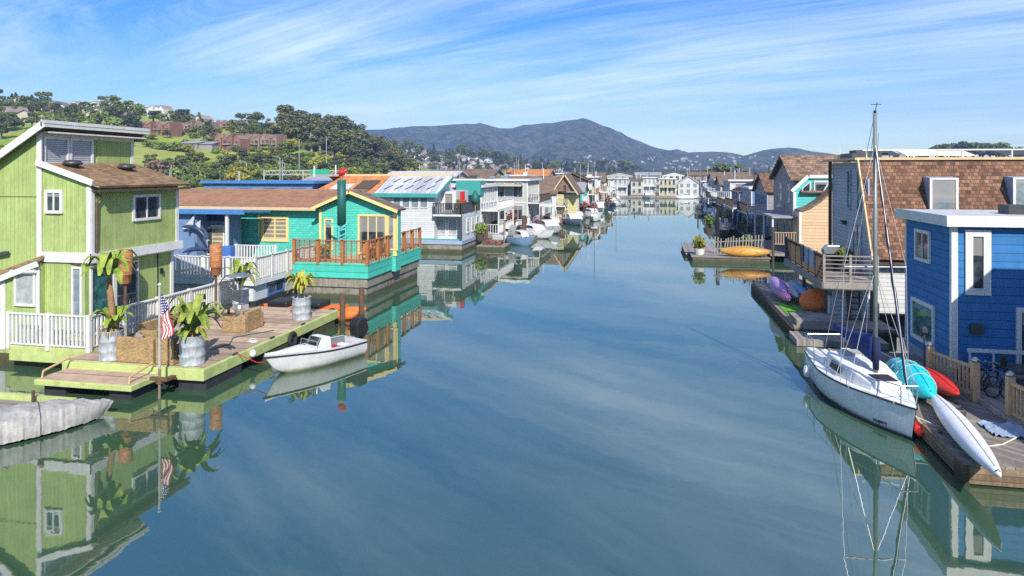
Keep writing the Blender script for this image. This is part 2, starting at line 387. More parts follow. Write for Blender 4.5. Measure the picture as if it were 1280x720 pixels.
# cirrus: the sky direction projected on a high flat layer, then stretched noise
zz = mth(nt, 'ADD', mth(nt, 'MAXIMUM', sp.outputs[2], 0.0), .075)
cv = node(nt, 'ShaderNodeCombineXYZ'); L(mth(nt, 'DIVIDE', sp.outputs[0], zz), cv.inputs[0]); L(mth(nt, 'DIVIDE', sp.outputs[1], zz), cv.inputs[1])
mp = node(nt, 'ShaderNodeMapping', vector_type='TEXTURE'); L(cv.outputs[0], mp.inputs[0]); mp.inputs['Rotation'].default_value = (0,0,math.radians(CLROT)); mp.inputs['Scale'].default_value = (4.2, .95, 1)
mp.inputs['Location'].default_value = (3.1, 1.7, 0)
wp = node(nt, 'ShaderNodeTexNoise'); wp.inputs['Scale'].default_value = .5; wp.inputs['Detail'].default_value = 3; L(mp.outputs[0], wp.inputs['Vector'])
wv = node(nt, 'ShaderNodeVectorMath', operation='MULTIPLY_ADD'); L(wp.outputs['Color'], wv.inputs[0]); wv.inputs[1].default_value = (1.9, 1.5, 0); L(mp.outputs[0], wv.inputs[2])
c1 = noise_of(nt, wv.outputs[0], .55, 9, .62)
c2 = noise_of(nt, wv.outputs[0], 2.2, 9, .75)
cl = mth(nt, 'ADD', mth(nt, 'MULTIPLY', c1, .74), mth(nt, 'MULTIPLY', c2, .26))
cf = mth(nt, 'MULTIPLY', mth(nt, 'POWER', ramp(nt, cl, .40, .66), 1.0), ramp(nt, noise_of(nt, cv.outputs[0], .33, 3, .55), .38, .56, .35, 1.0))
hs = node(nt, 'ShaderNodeHueSaturation'); hs.inputs['Saturation'].default_value = 1.52; hs.inputs['Hue'].default_value = .515; L(sky.outputs[0], hs.inputs['Color'])
skyc = mixc(nt, 'MULTIPLY', 1.0, hs.outputs[0], (SKYK, SKYK, SKYK))
cm = mixc(nt, 'MIX', mth(nt, 'MULTIPLY', cf, .8), skyc, (7.6, 8.6, 10.4))
L(cm, bg.inputs['Color']); bg.inputs['Strength'].default_value = .11
S.view_settings.view_transform = 'Standard'; S.view_settings.look = 'None'; S.view_settings.gamma = 1; S.view_settings.exposure = EXPO
S.render.engine = 'CYCLES'
try:
    S.cycles.use_denoising = False; S.cycles.denoiser = 'OPENIMAGEDENOISE'; S.cycles.denoising_input_passes = 'RGB_ALBEDO_NORMAL'
except Exception: pass
S.cycles.use_adaptive_sampling = False; S.cycles.max_bounces = 8; S.cycles.volume_bounces = 0; S.cycles.caustics_reflective = False; S.cycles.caustics_refractive = False
S.cycles.sample_clamp_indirect = 6
if HAZE:
    hb = MB(); hb.box(-3300, -260, -3, 3300, 3500, 285)
    hm = bpy.data.materials.new('haze'); hm.use_nodes = True; n_ = hm.node_tree
    n_.nodes.clear(); out = n_.nodes.new('ShaderNodeOutputMaterial'); pv = n_.nodes.new('ShaderNodeVolumePrincipled')
    pv.inputs['Color'].default_value = (.42, .63, 1.0, 1); pv.inputs['Density'].default_value = HAZE; pv.inputs['Anisotropy'].default_value = 0.0
    n_.links.new(pv.outputs[0], out.inputs['Volume']); M['haze'] = hm
    ho = part(hb, 'haze', 'haze'); ho['kind'] = 'stuff'; ho['label'] = 'thin blue air between here and the far mountain'
# ------------------------------------------------------------------ water
m, nt, b = new_mat('water'); M['water'] = m; L = nt.links.new
tc = node(nt, 'ShaderNodeTexCoord'); ob = tc.outputs['Object']
L(ramp(nt, noise_of(nt, ob, .06, 3, .6), .45, .7, .006, .045), b.inputs['Roughness']); b.inputs['IOR'].default_value = 3.25
n = noise_of(nt, ob, .035, 4, .6)
L(mixc(nt, 'MIX', ramp(nt, n, .35, .65), (.036, .080, .044), (.046, .094, .052)), b.inputs['Base Color'])
mp = node(nt, 'ShaderNodeMapping'); L(ob, mp.inputs[0]); mp.inputs['Scale'].default_value = (1, .75, 1)
h1 = noise_of(nt, mp.outputs[0], .7, 2, .45); h2 = noise_of(nt, mp.outputs[0], 2.6, 2, .5)
hh = mth(nt, 'ADD', h1, mth(nt, 'MULTIPLY', mth(nt, 'MULTIPLY', h2, .3), ramp(nt, noise_of(nt, ob, .045, 3, .6), .4, .65, .3, 1.0)))
bn = node(nt, 'ShaderNodeBump'); bn.inputs['Strength'].default_value = 1.0; bn.inputs['Distance'].default_value = WAVE
L(hh, bn.inputs['Height']); L(bn.outputs[0], b.inputs['Normal'])
wb = MB(); wb.add([(-2900,-250,0),(2900,-250,0),(2900,3200,0),(-2900,3200,0)], [(0,1,2,3)])
structure(wb, 'water', 'water')
# ------------------------------------------------------------------ land
def interp(tab, x):
    if x <= tab[0][0]: return tab[0][1]
    for (a, u), (c, v) in zip(tab[:-1], tab[1:]):
        if x <= c:
            t = (x-a)/(c-a); return u+(v-u)*t
    return tab[-1][1]
def sm(t): t = max(0, min(1, t)); return t*t*(3-2*t)
HILL = [(-700,96),(-400,98),(-200,108),(0,128),(60,134),(120,140),(200,150),(300,164),(360,170),(420,182),(470,198),(510,209),(560,213.6),(620,214.4)]
def zc(tab, px, d): return CAMH+(HY-interp(tab, px))/F_*d
def hill_h(px, d):
    c = zc(HILL, px, 430); t = (d-195)/(430-195)
    h = 1.6+(c-1.6)*sm(min(1, t))**.85 if d <= 430 else 1.6+(c-1.6)*(1-.6*sm((d-430)/380))
    p = at_depth(px, d); h += (mnoise.noise(p*.02)*3+mnoise.noise(p*.06)*1.2)*sm((d-220)/100)*min(1, max(0, c/25))
    if d < 190: h = 1.6-2.4*sm((190-d)/12)
    return h
WOOD = [(380,186),(440,176),(480,179),(505,183),(540,189),(600,197),(650,205),(700,209.5),(760,212.5),(830,214),(1400,214)]
def wood_h(px, d):
    c = zc(WOOD, px, 950); t = (d-560)/(950-560); p = at_depth(px, d)
    h = 2+(c-2)*sm(t)**.8 if d < 950 else 2+(c-2)*(1-.7*sm((d-950)/400))
    if d < 470: h -= 3*sm((470-d)/20)
    return h+mnoise.noise(p*.008)*5*sm(t)
MTN = [(300,166),(420,166),(480,163),(500,160),(540,159),(575,156),(600,156),(625,161),(640,161),(655,157),(690,156),(705,153),(716,151),(725,150),(736,151),(745,155),(765,163),(790,174),(820,185),(845,190),(870,193),(890,196),(940,203),(1000,208),(1080,211),(1300,213)]
def mtn_h(px, d):
    c = zc(MTN, px, 2500); t = (d-1350)/(2500-1350); p = at_depth(px, d)
    r = abs(mnoise.noise(Vector((p.x*.0042, p.y*.0016, .3))))*120+abs(mnoise.noise(Vector((p.x*.011, p.y*.005, 4))))*50+mnoise.noise(p*.03)*14
    if d > 2500: return 2+(c-2)*(1-.8*sm((d-2500)/500))
    env = sm(t); return 1+(c-1)*env**.9-(r-22)*min(1, 4*(1-env)*env)*min(1, c/70)+(mnoise.noise(p*.03)*2.5+mnoise.noise(p*.012)*2)*sm(t)
RDG = [(700,213),(780,207),(820,198),(850,192),(865,191),(890,190),(905,190.5),(915,192),(930,195),(942,192),(955,188),(975,185.5),(985,185),(1000,186.5),(1015,190),(1040,193),(1100,197),(1200,200),(1300,202),(1400,206)]
def rdg_h(px, d):
    c = zc(RDG, px, 2000); t = (d-1200)/(2000-1200); p = at_depth(px, d)
    r = abs(mnoise.noise(Vector((p.x*.007, p.y*.0025, 9))))*26+mnoise.noise(p*.03)*3
    if d > 2000: return 1+(c-1)*(1-.8*sm((d-2000)/400))
    env = sm(t); return 1+(c-1)*env-(r-6)*min(1, 4*(1-env)*env)*min(1, c/50)+mnoise.noise(p*.025)*2.2*env
LOW = [(1000,212),(1080,203),(1130,199),(1160,197.5),(1280,197),(1500,199),(1700,208)]
def low_h(px, d):
    c = zc(LOW, px, 520); t = (d-400)/120
    h = 1+(c-1)*sm(t) if d < 520 else 1+(c-1)*(1-sm((d-520)/150)); p = at_depth(px, d)
    if d < 395: h -= 3*sm((395-d)/20)
    return h+mnoise.noise(p*.03)*1.2*sm(t)
def land(name, fn, px0, px1, step, ds, m):
    cols = []; x = px0
    while x <= px1: cols.append(x); x += step
    b = MB(); vs = []
    for d in ds:
        for px in cols: p = at_depth(px, d); vs.append((p.x, p.y, max(-1.5, fn(px, d))))
    n = len(cols)
    b.add(vs, [(j*n+i, j*n+i+1, (j+1)*n+i+1, (j+1)*n+i) for j in range(len(ds)-1) for i in range(n-1)])
    structure(b, name, m, True)
def frange(a, b, n): return [a+(b-a)*i/(n-1) for i in range(n)]
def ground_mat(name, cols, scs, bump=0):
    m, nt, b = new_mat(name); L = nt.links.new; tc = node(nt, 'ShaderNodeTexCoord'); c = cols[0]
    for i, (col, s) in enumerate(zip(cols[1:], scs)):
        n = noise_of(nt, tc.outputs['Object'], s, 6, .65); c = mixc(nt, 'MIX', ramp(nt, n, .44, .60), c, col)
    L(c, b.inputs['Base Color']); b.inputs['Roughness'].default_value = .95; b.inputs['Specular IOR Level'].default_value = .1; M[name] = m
    if bump:
        bn = node(nt, 'ShaderNodeBump'); bn.inputs['Strength'].default_value = 1; bn.inputs['Distance'].default_value = bump
        L(noise_of(nt, tc.outputs['Object'], .05, 6, .7), bn.inputs['Height']); L(bn.outputs[0], b.inputs['Normal'])
ground_mat('hill_grass', [(.17, .30, .035), (.36, .37, .05), (.12, .20, .03), (.34, .30, .10), (.20, .31, .04)], [.035, .06, .03, .2])
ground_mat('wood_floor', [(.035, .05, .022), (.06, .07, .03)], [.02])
ground_mat('mountain_scrub', [(.030, .042, .028), (.075, .080, .052), (.014, .024, .015), (.13, .12, .08)], [.02, .045, .03], 30)
ground_mat('ridge_scrub', [(.028, .045, .028), (.05, .065, .038), (.10, .09, .07)], [.015, .03], 9)
land('hill', hill_h, -700, 640, 10, frange(176, 430, 36)+frange(450, 810, 10), 'hill_grass')
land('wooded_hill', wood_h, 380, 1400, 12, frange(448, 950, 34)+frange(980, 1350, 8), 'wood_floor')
land('mountain', mtn_h, 300, 1040, 3, frange(1340, 2500, 130)+frange(2540, 3000, 8), 'mountain_scrub')
land('ridge', rdg_h, 690, 1400, 5, frange(1190, 2000, 50)+frange(2040, 2400, 6), 'ridge_scrub')
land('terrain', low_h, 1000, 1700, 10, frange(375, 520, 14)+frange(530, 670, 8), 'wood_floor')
def hit(fn, px, py, d0, d1, step=4):
    """first place where the sight line over this azimuth meets the land"""
    d = d0
    while d < d1:
        if fn(px, d) >= CAMH+(HY-py)/F_*d: break
        d += step
    d = min(d, d1); p = at_depth(px, d); p.z = fn(px, d); return p, d
# ------------------------------------------------------------------ trees
def leaf_cloud(b, blobs, n, size, rng, flat=.6, shell=.72):
    for _ in range(n):
        cx, cy, cz, r, rz = rng.choice(blobs)
        v = Vector((rng.gauss(0,1), rng.gauss(0,1), rng.gauss(0,1))).normalized()
        k = rng.uniform(shell, 1.06); p = Vector((cx+v.x*r*k, cy+v.y*r*k, cz+v.z*rz*k))
        nrm = (v+Vector((rng.gauss(0,1), rng.gauss(0,1), rng.gauss(0,1)))*flat).normalized()
        a = nrm.orthogonal().normalized(); a.rotate(Matrix.Rotation(rng.uniform(0, 6.28), 3, nrm)); c = nrm.cross(a)
        s = size*rng.uniform(.6, 1.3); s2 = s*rng.uniform(.5, .9)
        b.add([p-a*s-c*s2*.4, p+a*s*.1-c*s2, p+a*s, p+a*s*.1+c*s2], [(0,1,2,3)])
def tree_proto(kind, seed):
    rng = random.Random(seed); t = MB(); c = MB()
    if kind == 'oak':
        t.tube([(0,0,-1.0),(.1,0,1.6),(0,.1,3.2)], [.4,.3,.2], 6)
        for k in range(5):
            a = k*1.3+rng.random(); t.tube([(0,0,1.9),(math.cos(a)*1.2, math.sin(a)*1.2, 3.4),(math.cos(a)*2.2, math.sin(a)*2.2, 4.6)], [.2,.13,.05], 5)
        bl = [(0,0,5.0,2.0,1.7)]
        for k in range(9):
            a = rng.uniform(0,6.28); r = rng.uniform(1.2,2.7); s = rng.uniform(.7,1.6); bl.append((math.cos(a)*r, math.sin(a)*r, rng.uniform(2.6,6.2), s, s*.7))
        leaf_cloud(c, bl, 1000, .36, rng, .9, .55); return t, c, 'trunk', 'leaf_oak'
    if kind == 'euc':
        t.tube([(0,0,-1.5),(.2,0,5),(.1,.3,10),(0,0,14)], [.5,.4,.28,.12], 6)
        bl = []
        for k in range(13):
            a = rng.uniform(0,6.28); z = rng.uniform(4.5,16.2); r = rng.uniform(.4,3.1)*(1.15-z/22); s = rng.uniform(1.1,2.1)
            p = (math.cos(a)*r*1.2, math.sin(a)*r*1.2, z); bl.append((*p, s, s*1.0)); t.tube([(.1,.1,max(3,z-3)), p], [.16,.05], 5)
        leaf_cloud(c, bl, 1500, .42, rng, .9, .5); return t, c, 'trunk_pale', 'leaf_euc'
    if kind == 'conifer':
        t.tube([(0,0,-1),(0,0,9.2)], [.3,.06], 6); bl = []
        for k in range(15):
            z = 1.6+k*.56; r = (10.4-z)*.27; 
            for j in range(3): a = rng.uniform(0,6.28); bl.append((math.cos(a)*r*.7, math.sin(a)*r*.7, z, r*.62, .42))
        leaf_cloud(c, bl, 900, .36, rng, shell=.4); return t, c, 'trunk', 'leaf_pine'
    if kind in ('broom', 'bush', 'rust'):
        t.tube([(0,0,-.5),(0,0,1.0)], [.12,.06], 5); bl = []
        for k in range(7):
            a = rng.uniform(0,6.28); r = rng.uniform(.2,1.3); s = rng.uniform(.6,1.0); bl.append((math.cos(a)*r, math.sin(a)*r, rng.uniform(.5,1.6), s, s*.8))
        leaf_cloud(c, bl, 420, .26, rng); return t, c, 'trunk', 'leaf_'+kind
PROTO = {}
NAMES = {'oak': ('broadleaf_tree', 'tree'), 'euc': ('eucalyptus_tree', 'tree'), 'conifer': ('conifer_tree', 'tree'), 'broom': ('broom_shrub', 'shrub'), 'bush': ('green_shrub', 'shrub'), 'rust': ('bare_tree', 'tree')}
trng = random.Random(21)
def plant_tree(kind, p, h, label, group, wide=1.0):
    """h: height in metres; the prototypes are 6.6, 17, 10.4 and 2.4 m tall"""
    v = trng.randrange(5); key = (kind, v); full = {'oak': 6.9, 'euc': 17.0, 'conifer': 10.2, 'broom': 2.3, 'bush': 2.3, 'rust': 2.3}[kind]
    if key not in PROTO:
        t, c, tm, lm = tree_proto(kind, sum(map(ord, kind)) % 97+v*13+len(kind)); r = thing(NAMES[kind][0], label, NAMES[kind][1], (0,0,0), group)
        part(t, 'trunk', tm, r); part(c, 'crown', lm, r); PROTO[key] = r; first = True
    else: first = False
    o = PROTO[key] if first else copy_tree(PROTO[key])
    s = h/full; o.location = p; o.scale = (s*wide, s*wide, s); o.rotation_euler = (0,0,trng.uniform(0,6.28)); tag(o, label, NAMES[kind][1], group); return o
# ================================================================== LEFT: the green house
XF, XT, Y1, Y2 = -22.8, -25.4, 24.5, 29.9      # right face of the low block, clerestory face, front, back
g = thing('green_house', 'lime green wooden houseboat with white trim and tall clerestory, nearest on the left bank', 'house', (XT, Y1, 0))
b = MB(); b.box(-34, Y1+.25, -.6, XF-.5, Y2-.05, .42); part(b, 'hull', 'weed_hull', g)
b = MB()                                        # tall block with a roof falling to the left
b.prism([(XT, .42), (XT, 9.72), (-33.5, 4.75), (-33.5, .42)], 'y', Y1, Y2); part(b, 'tall_wall', 'green', g)
b = MB(); b.prism([(XT+.01, 4.2), (XF, 4.2), (XF, 7.42), (XT+.01, 8.3)], 'y', Y1+.02, Y2-.02); part(b, 'upper_wall', 'green', g)
b = MB(); b.prism([(XT+.01, .42), (XF-.32, .42), (XF-.32, 4.2), (XT+.01, 4.2)], 'y', Y1+.03, Y2-.02); part(b, 'lower_wall', 'green', g)
# roofs
b = MB(); b.slab([(-34, Y1-.35, 4.72), (XT+.55, Y1-.35, 10.17), (XT+.55, Y2+.45, 10.17), (-34, Y2+.45, 4.72)], -.16)
r = part(b, 'tall_roof', 'shingle_brown', g)
b = MB(); b.slab([(-34, Y1-.42, 4.70), (XT+.57, Y1-.42, 10.15), (XT+.57, Y1-.35, 10.15), (-34, Y1-.35, 4.70)], -.3); part(b, 'barge_board', 'white', r)
b = MB(); b.box(XT+.55, Y1-.42, 9.90, XT+.62, Y2+.47, 10.19); part(b, 'fascia', 'white', r)
b = MB(); b.box(XT+.02, Y1, 9.66, XT+.54, Y2+.3, 9.72); part(b, 'soffit', 'white', r)
b = MB(); b.slab([(XT+.02, Y1-.12, 8.32), (XT+.02, Y2+.2, 8.32), (XF+.5, Y2+.2, 7.33), (XF+.5, Y1-.12, 7.33)], -.1)
r = part(b, 'lower_roof', 'shingle_brown', g)
b = MB(); b.slab([(XT+.02, Y1-.2, 8.30), (XT+.02, Y1-.12, 8.30), (XF+.2, Y1-.12, 7.43), (XF+.2, Y1-.2, 7.43)], -.24); part(b, 'barge_board', 'white', r)
b = MB(); b.box(XF+.44, Y1-.1, 7.16, XF+.53, Y2+.22, 7.26); b.box(XF+.02, Y1, 7.2, XF+.44, Y2+.1, 7.24); part(b, 'eave', 'dark_wood', r)
for yy, xx in ((25.6, -24.75), (28.3, -24.35)):
    z = 8.32-(xx-XT)*.333; b = MB(); b.lathe([(.22,0),(.24,.14),(.38,.17),(.40,.24),(.30,.34),(.12,.38)], (xx, yy, z+.05), 14); part(b, 'roof_vent', 'dark_metal', r, smooth=True)
# trim
def trim(name, *bx): b = MB(); b.box(*bx); part(b, name, 'white', g)
trim('corner_trim', XT-.03, Y1-.05, .5, XT+.2, Y1, 9.66); trim('corner_trim', XF-.18, Y1-.04, 4.5, XF+.03, Y1+.02, 7.4); trim('corner_trim', XF+.002, Y1+.0, 4.5, XF+.04, Y1+.16, 7.3)
trim('corner_trim', XF+.002, Y2-.2, 4.5, XF+.04, Y2, 7.2)
trim('corner_trim', XT, Y1-.02, 8.34, XT+.06, Y1+.16, 9.66); trim('corner_trim', XT, Y2-.16, 8.34, XT+.06, Y2+.02, 9.66)
trim('band', XT+.2, Y1-.06, 4.2, XF+.08, Y1+.01, 4.62); trim('band', XF+.01, Y1-.06, 4.2, XF+.09, Y2+.25, 4.6); trim('band', XT+.003, Y1+.16, 9.5, XT+.05, Y2-.16, 9.66)
trim('soffit', XF-.32, Y1+.02, 4.14, XF, Y2, 4.2); trim('corner_trim', XF-.31, Y2-.2, .9, XF-.25, Y2, 4.14)
b = MB(); b.box(-33.4, Y1-.012, 6.93, XT-.03, Y1-.002, 6.96); part(b, 'panel_joint', 'dark_wood', g)
b = MB(); b.box(XT+.002, 27.62, 8.42, XT+.04, 29.7, 9.5); part(b, 'upper_panel', 'green', g)
for yy in (25.36, 26.72): window(g, (XT+.02, yy, 8.93), 'E', 1.1, .98, 1, 1, 'white', 'glass_blind', .11)
p = at(68, 252, Y=Y1); window(g, (p.x, Y1, p.z), 'S', .62, .74, 2, 1, 'white', 'glass', .13)
p = at(183, 259, X=XF); window(g, (XF, p.y, p.z), 'E', 1.55, .95, 2, 1, 'white', 'glass', .12)
# ground floor: glazed corner, sliding door
b = MB(); b.box(XF-.9, Y1+.18, 1.0, XF-.72, Y1+.26, 4.1); part(b, 'post', 'white', g)
window(g, (-23.48, Y1+.03, 2.6), 'S', .34, 2.7, 1, 1, 'white', 'glass_pale', .08)
window(g, (XF-.32, 25.45, 2.55), 'E', 1.15, 2.75, 1, 1, 'white', 'glass_teal', .1, name='patio_door'); window(g, (XF-.32, 26.85, 2.5), 'E', 1.25, 2.75, 1, 1, 'white', 'glass', .07, name='patio_door')
b = MB(); b.box(XF-.31, 28.82, 1.0, XF-.28, 28.86, 4.1); b.box(XF-.31, 29.0, 3.1, XF-.2, 29.12, 3.35); part(b, 'wall_lamp', 'black', g)
b = MB(); b.tube([(XF+.1, Y1+.1, 7.1), (XF+.15, Y1+.35, 7.0), (XF+.1, Y1+.22, 6.7), (XF+.08, Y1+.22, 4.6)], .045, 6); part(b, 'downspout', 'pile_wood', g)
b = MB(); b.tube([(XF-.5, Y1-.06, 4.15), (XF-1.25, Y1+.12, 4.12), (XF-1.3, Y1+.16, 3.8), (XF-1.3, Y1+.16, .95)], .05, 6); part(b, 'downspout', 'pile_wood', g)
# lower left wing with its own small roof
XL0, XL1, YL = -29, -26.05, 24.28
def lx(px): return at(px, 300, Y=YL).x
xa, xb = lx(4.5), lx(47)
b = MB(); b.prism([(-31, .3), (xb+.1, .3), (xb+.1, 4.15), (xa, 3.5), (-31, 3.5)], 'y', YL, Y1); part(b, 'wing_wall', 'green', g)
b = MB(); b.slab([(xa-.1, YL-.15, 3.47), (xb+.2, YL-.15, 4.2), (xb+.2, Y1-.06, 4.42), (xa-.1, Y1-.06, 3.75)], .1); r = part(b, 'wing_roof', 'shingle_brown', g)
b = MB(); b.slab([(-31, YL-.15, 3.47), (xa-.1, YL-.15, 3.47), (xa-.1, Y1-.06, 3.75), (-31, Y1-.06, 3.75)], .1); part(b, 'wing_roof', 'shingle_brown', g)
b = MB(); b.slab([(xa-.15, YL-.22, 3.30), (xb+.22, YL-.22, 4.05), (xb+.22, YL-.15, 4.05), (xa-.15, YL-.15, 3.30)], .24); part(b, 'barge_board', 'white', r)
b = MB(); b.box(-31, YL-.2, 3.28, xa-.1, YL-.12, 3.52); part(b, 'fascia', 'white', r)
b = MB(); b.prism([(-29.4,4.02),(-26.75,4.5),(-26.75,4.62),(-29.4,4.14)], 'y', YL+.0, Y1-.1); part(b, 'skylight', ['dark_metal'], r); b = MB(); b.prism([(-29.3,4.17),(-26.85,4.61),(-26.85,4.64),(-29.3,4.2)], 'y', YL+.08, Y1-.18); part(b, 'pane', 'green_metal', r)
trim('corner_trim', xa-.13, YL-.04, .6, xa+.1, YL, 3.4); trim('skirt_board', -31, YL-.05, .45, xa+.12, YL-.001, 1.12); trim('corner_trim', xb-.05, YL-.04, 1.0, xb+.12, YL, 4.0)
p = at(32, 364, Y=YL); window(g, (p.x, YL, p.z+.1), 'S', .86, 1.25, 1, 1, 'white', 'glass_curtain', .1)
b = MB(); b.tube([(p.x-.6, YL-.12, p.z+.82), (p.x+.62, YL-.12, p.z+.87)], .09, 8); part(b, 'awning', 'white', g)
# porch
YP = 23.35; xp0, xp1 = at(11, 430, Y=YP).x, at(111, 430, Y=YP).x
b = MB(); b.box(-31, 23.75, -.6, xp1-.5, Y1+.25, .30); part(b, 'hull', 'weed_hull', g)
b = MB(); b.box(xp0, YP, .3, xp1, Y1+.2, .92); b.box(xp1-.9, Y1+.2, .3, xp1, 25.4, .92); part(b, 'porch', 'lime', g, bevel=.02)
b = MB(); b.box(xp0+.02, YP+.04, .92, xp1-.02, Y1+.2, .935); part(b, 'porch_floor', 'grey_wood', g)
railing(g, [(xp0, YP+.02, .92), (xp1, YP+.02, .92), (xp1, 25.2, .92)], 1.32, 'white', .19, 1.55, .15, .075, cap=.14)
railing(g, [(-22.1, 25.4, .9), (-22.1, 34.2, .9)], 1.3, 'white', .19, 2.2, .16, .075, cap=.2)
# ================================================================== the lime float in front of it
fl = thing('floating_patio', 'lime edged floating patio dock with worn tan carpet in front of the green house', 'dock', (-18.7, 26, 0))
b = MB(); b.box(-21.9, 22.15, .38, -15.85, 33.2, .80); part(b, 'frame', 'lime', fl, bevel=.02)
b = MB(); b.box(-21.85, 22.35, .80, -16.0, 33.1, .812); part(b, 'carpet', 'carpet', fl)
for x0, y0 in ((-21.2,22.4),(-18.9,22.5),(-17.05,22.35),(-17.05,26.4),(-17.05,30.6)):
    b = MB(); b.box(x0, y0, -.5, x0+1.15, y0+2.3, .37); part(b, 'pontoon', 'weed_hull' if y0 > 23 else 'dark_hull', fl, bevel=.05)
b = MB(); b.box(-21.6, 20.65, .36, -17.6, 22.12, .56); b.box(-21.5, 22.05, .2, -17.7, 22.14, .62); st = part(b, 'step', 'lime', fl, bevel=.02)
b = MB(); b.box(-21.55, 20.72, .56, -17.7, 22.1, .574); part(b, 'carpet', 'carpet', st)
for x0 in (-21.4, -18.7): part(MB().box(x0, 20.9, -.4, x0+.9, 22, .36), 'pontoon', 'dark_hull', fl)
for x0 in (-21.45, -17.85): b = MB(); b.tube([(x0, 20.85, .57), (x0, 20.9, .8), (x0, 22.0, .98), (x0, 22.2, .8)], .04, 6); part(b, 'handrail', 'pine', fl)
for yy in (24.2, 26.9, 29.6): b = MB(); b.bar((-15.92, yy-.15, .86), (-15.92, yy+.15, .86), .07, .05); b.tube([(-15.92, yy-.1, .8), (-15.92, yy-.1, .86)], .03); part(b, 'cleat', 'dark_metal', fl)
b = MB(); b.lathe([(.04,0),(.12,.04),(.14,.15),(.1,.25),(.03,.3)], (-15.72, 25.1, .5), 10); part(b, 'fender', 'gel', fl, smooth=True)
# planters
def barrel(x, y, z, r, h, label, plant, plabel):
    t = thing('barrel_planter', label, 'planter', (x, y, z), 'old metal barrels used as planters')
    b = MB(); pr_ = [(r*.97,0),(r,.02),(r*.97,.06)]
    for k in range(1, 3): zz = h*k/3; pr_ += [(r*.97,zz-.05),(r*1.04,zz),(r*.97,zz+.05)]
    pr_ += [(r*.97,h-.05),(r*1.03,h-.01),(r*1.03,h),(r*.9,h),(r*.9,h-.08)]
    b.lathe(pr_, (x, y, z), 18); part(b, 'barrel', 'galv', t, smooth=True)
    b = MB(); b.lathe([(r*.9,0),(r*.9,.03),(0.01,.05)], (x, y, z+h-.12), 14); part(b, 'soil', 'soil', t)
    pt = thing(*plant, (x, y, z+h-.08)); pt['label'] = plabel; return pt
def blade(b, base, az, length, width, rise, droop, twist=0, fold=.25):
    d = Vector((math.cos(az), math.sin(az), 0)); s = Vector((-d.y, d.x, 0)); N = 7; L_, R_, Mi = [], [], []
    for i in range(N+1):
        t = i/N; p = Vector(base)+d*(length*(t*.75+.1*t*t))+Vector((0,0,rise*math.sin(min(1,t*1.05)*PI*.62)-droop*t*t*t))
        wd = width*(math.sin(PI*min(1,(t*.92+.03)))**.7)*(.12 if t < .16 else 1)
        up = Vector((0,0,fold*wd)); Mi.append(p); L_.append(p+s*wd+up); R_.append(p-s*wd+up)
    n = N+1; fs = []
    for i in range(N): fs += [(i, i+1, n+i+1, n+i), (2*n+i, 2*n+i+1, i+1, i)]
    b.add(Mi+L_+R_, fs)
def fronds(name, o, c, n, l, wd, rise, droop, m, seed, z0=0):
    rg = random.Random(seed); b = MB(); n = int(n*1.5); wd *= .8
    for k in range(n): blade(b, (c[0], c[1], c[2]+z0), k*2.399+rg.uniform(-.3,.3), l*rg.uniform(.7,1.1), wd*rg.uniform(.75,1.1), rise*rg.uniform(.6,1.25), droop*rg.uniform(.5,1.4))
    part(b, name, m, o)
GB = 'tropical plants growing in the barrels'
bx, by = -20.25, 22.75
bp = barrel(bx, by, .81, .44, 1.12, 'dented whitewashed barrel under the tall banana plant by the porch', ('banana_plant', None, 'plant'), 'tall banana plant with a bare brown trunk beside the porch')
b = MB(); b.tube([(bx, by, 1.8), (bx+.04, by, 2.6), (bx-.05, by, 3.3), (bx-.12, by, 3.9)], [.13,.12,.12,.09], 9); part(b, 'trunk', 'palm_trunk', bp, True)
fronds('crown', bp, (bx-.1, by, 3.8), 11, 1.25, .23, 1.1, .55, 'banana', 3); fronds('low_leaves', bp, (bx+.1, by+.05, 1.85), 9, .95, .2, .85, .25, 'banana', 4); fronds('dry_leaves', bp, (bx, by, 1.8), 22, .75, .05, .35, .3, 'dry', 5)
bx, by = -16.75, 22.75
bp = barrel(bx, by, .81, .46, 1.1, 'whitewashed barrel at the outer front corner of the patio dock', ('banana_plant', None, 'plant'), 'bushy bird of paradise plant in the front corner barrel')
fronds('crown', bp, (bx, by, 1.85), 17, 1.45, .2, 1.25, .5, 'banana', 8); fronds('low_leaves', bp, (bx, by, 1.85), 12, .8, .14, .55, .4, 'banana', 9)
b = MB(); b.tube([(bx, by, 1.7), (bx-.1, by+.1, 2.5)], [.1, .06], 7); b.tube([(bx+.1, by, 1.7), (bx+.25, by-.05, 2.4)], [.08, .05], 7); part(b, 'trunk', 'palm_trunk', bp)
bx, by = on_plane(287, 389, .81).x+.2, 32.4
bp = barrel(bx, by, .81, .42, 1.05, 'blue grey barrel at the back of the patio dock beside the heater', ('banana_plant', None, 'plant'), 'small banana plant in the barrel beside the patio heater')
fronds('crown', bp, (bx, by, 1.85), 10, 1.35, .2, 1.35, .5, 'banana', 12)
bx, by = -16.6, 30.7
bp = barrel(bx, by, .81, .45, 1.1, 'weathered barrel at the back corner of the patio dock behind the skiff', ('agave_plant', None, 'plant'), 'yellow green agave like plant in the back corner barrel')
fronds('crown', bp, (bx, by, 1.85), 26, 1.0, .12, 1.1, .3, 'succulent', 15)
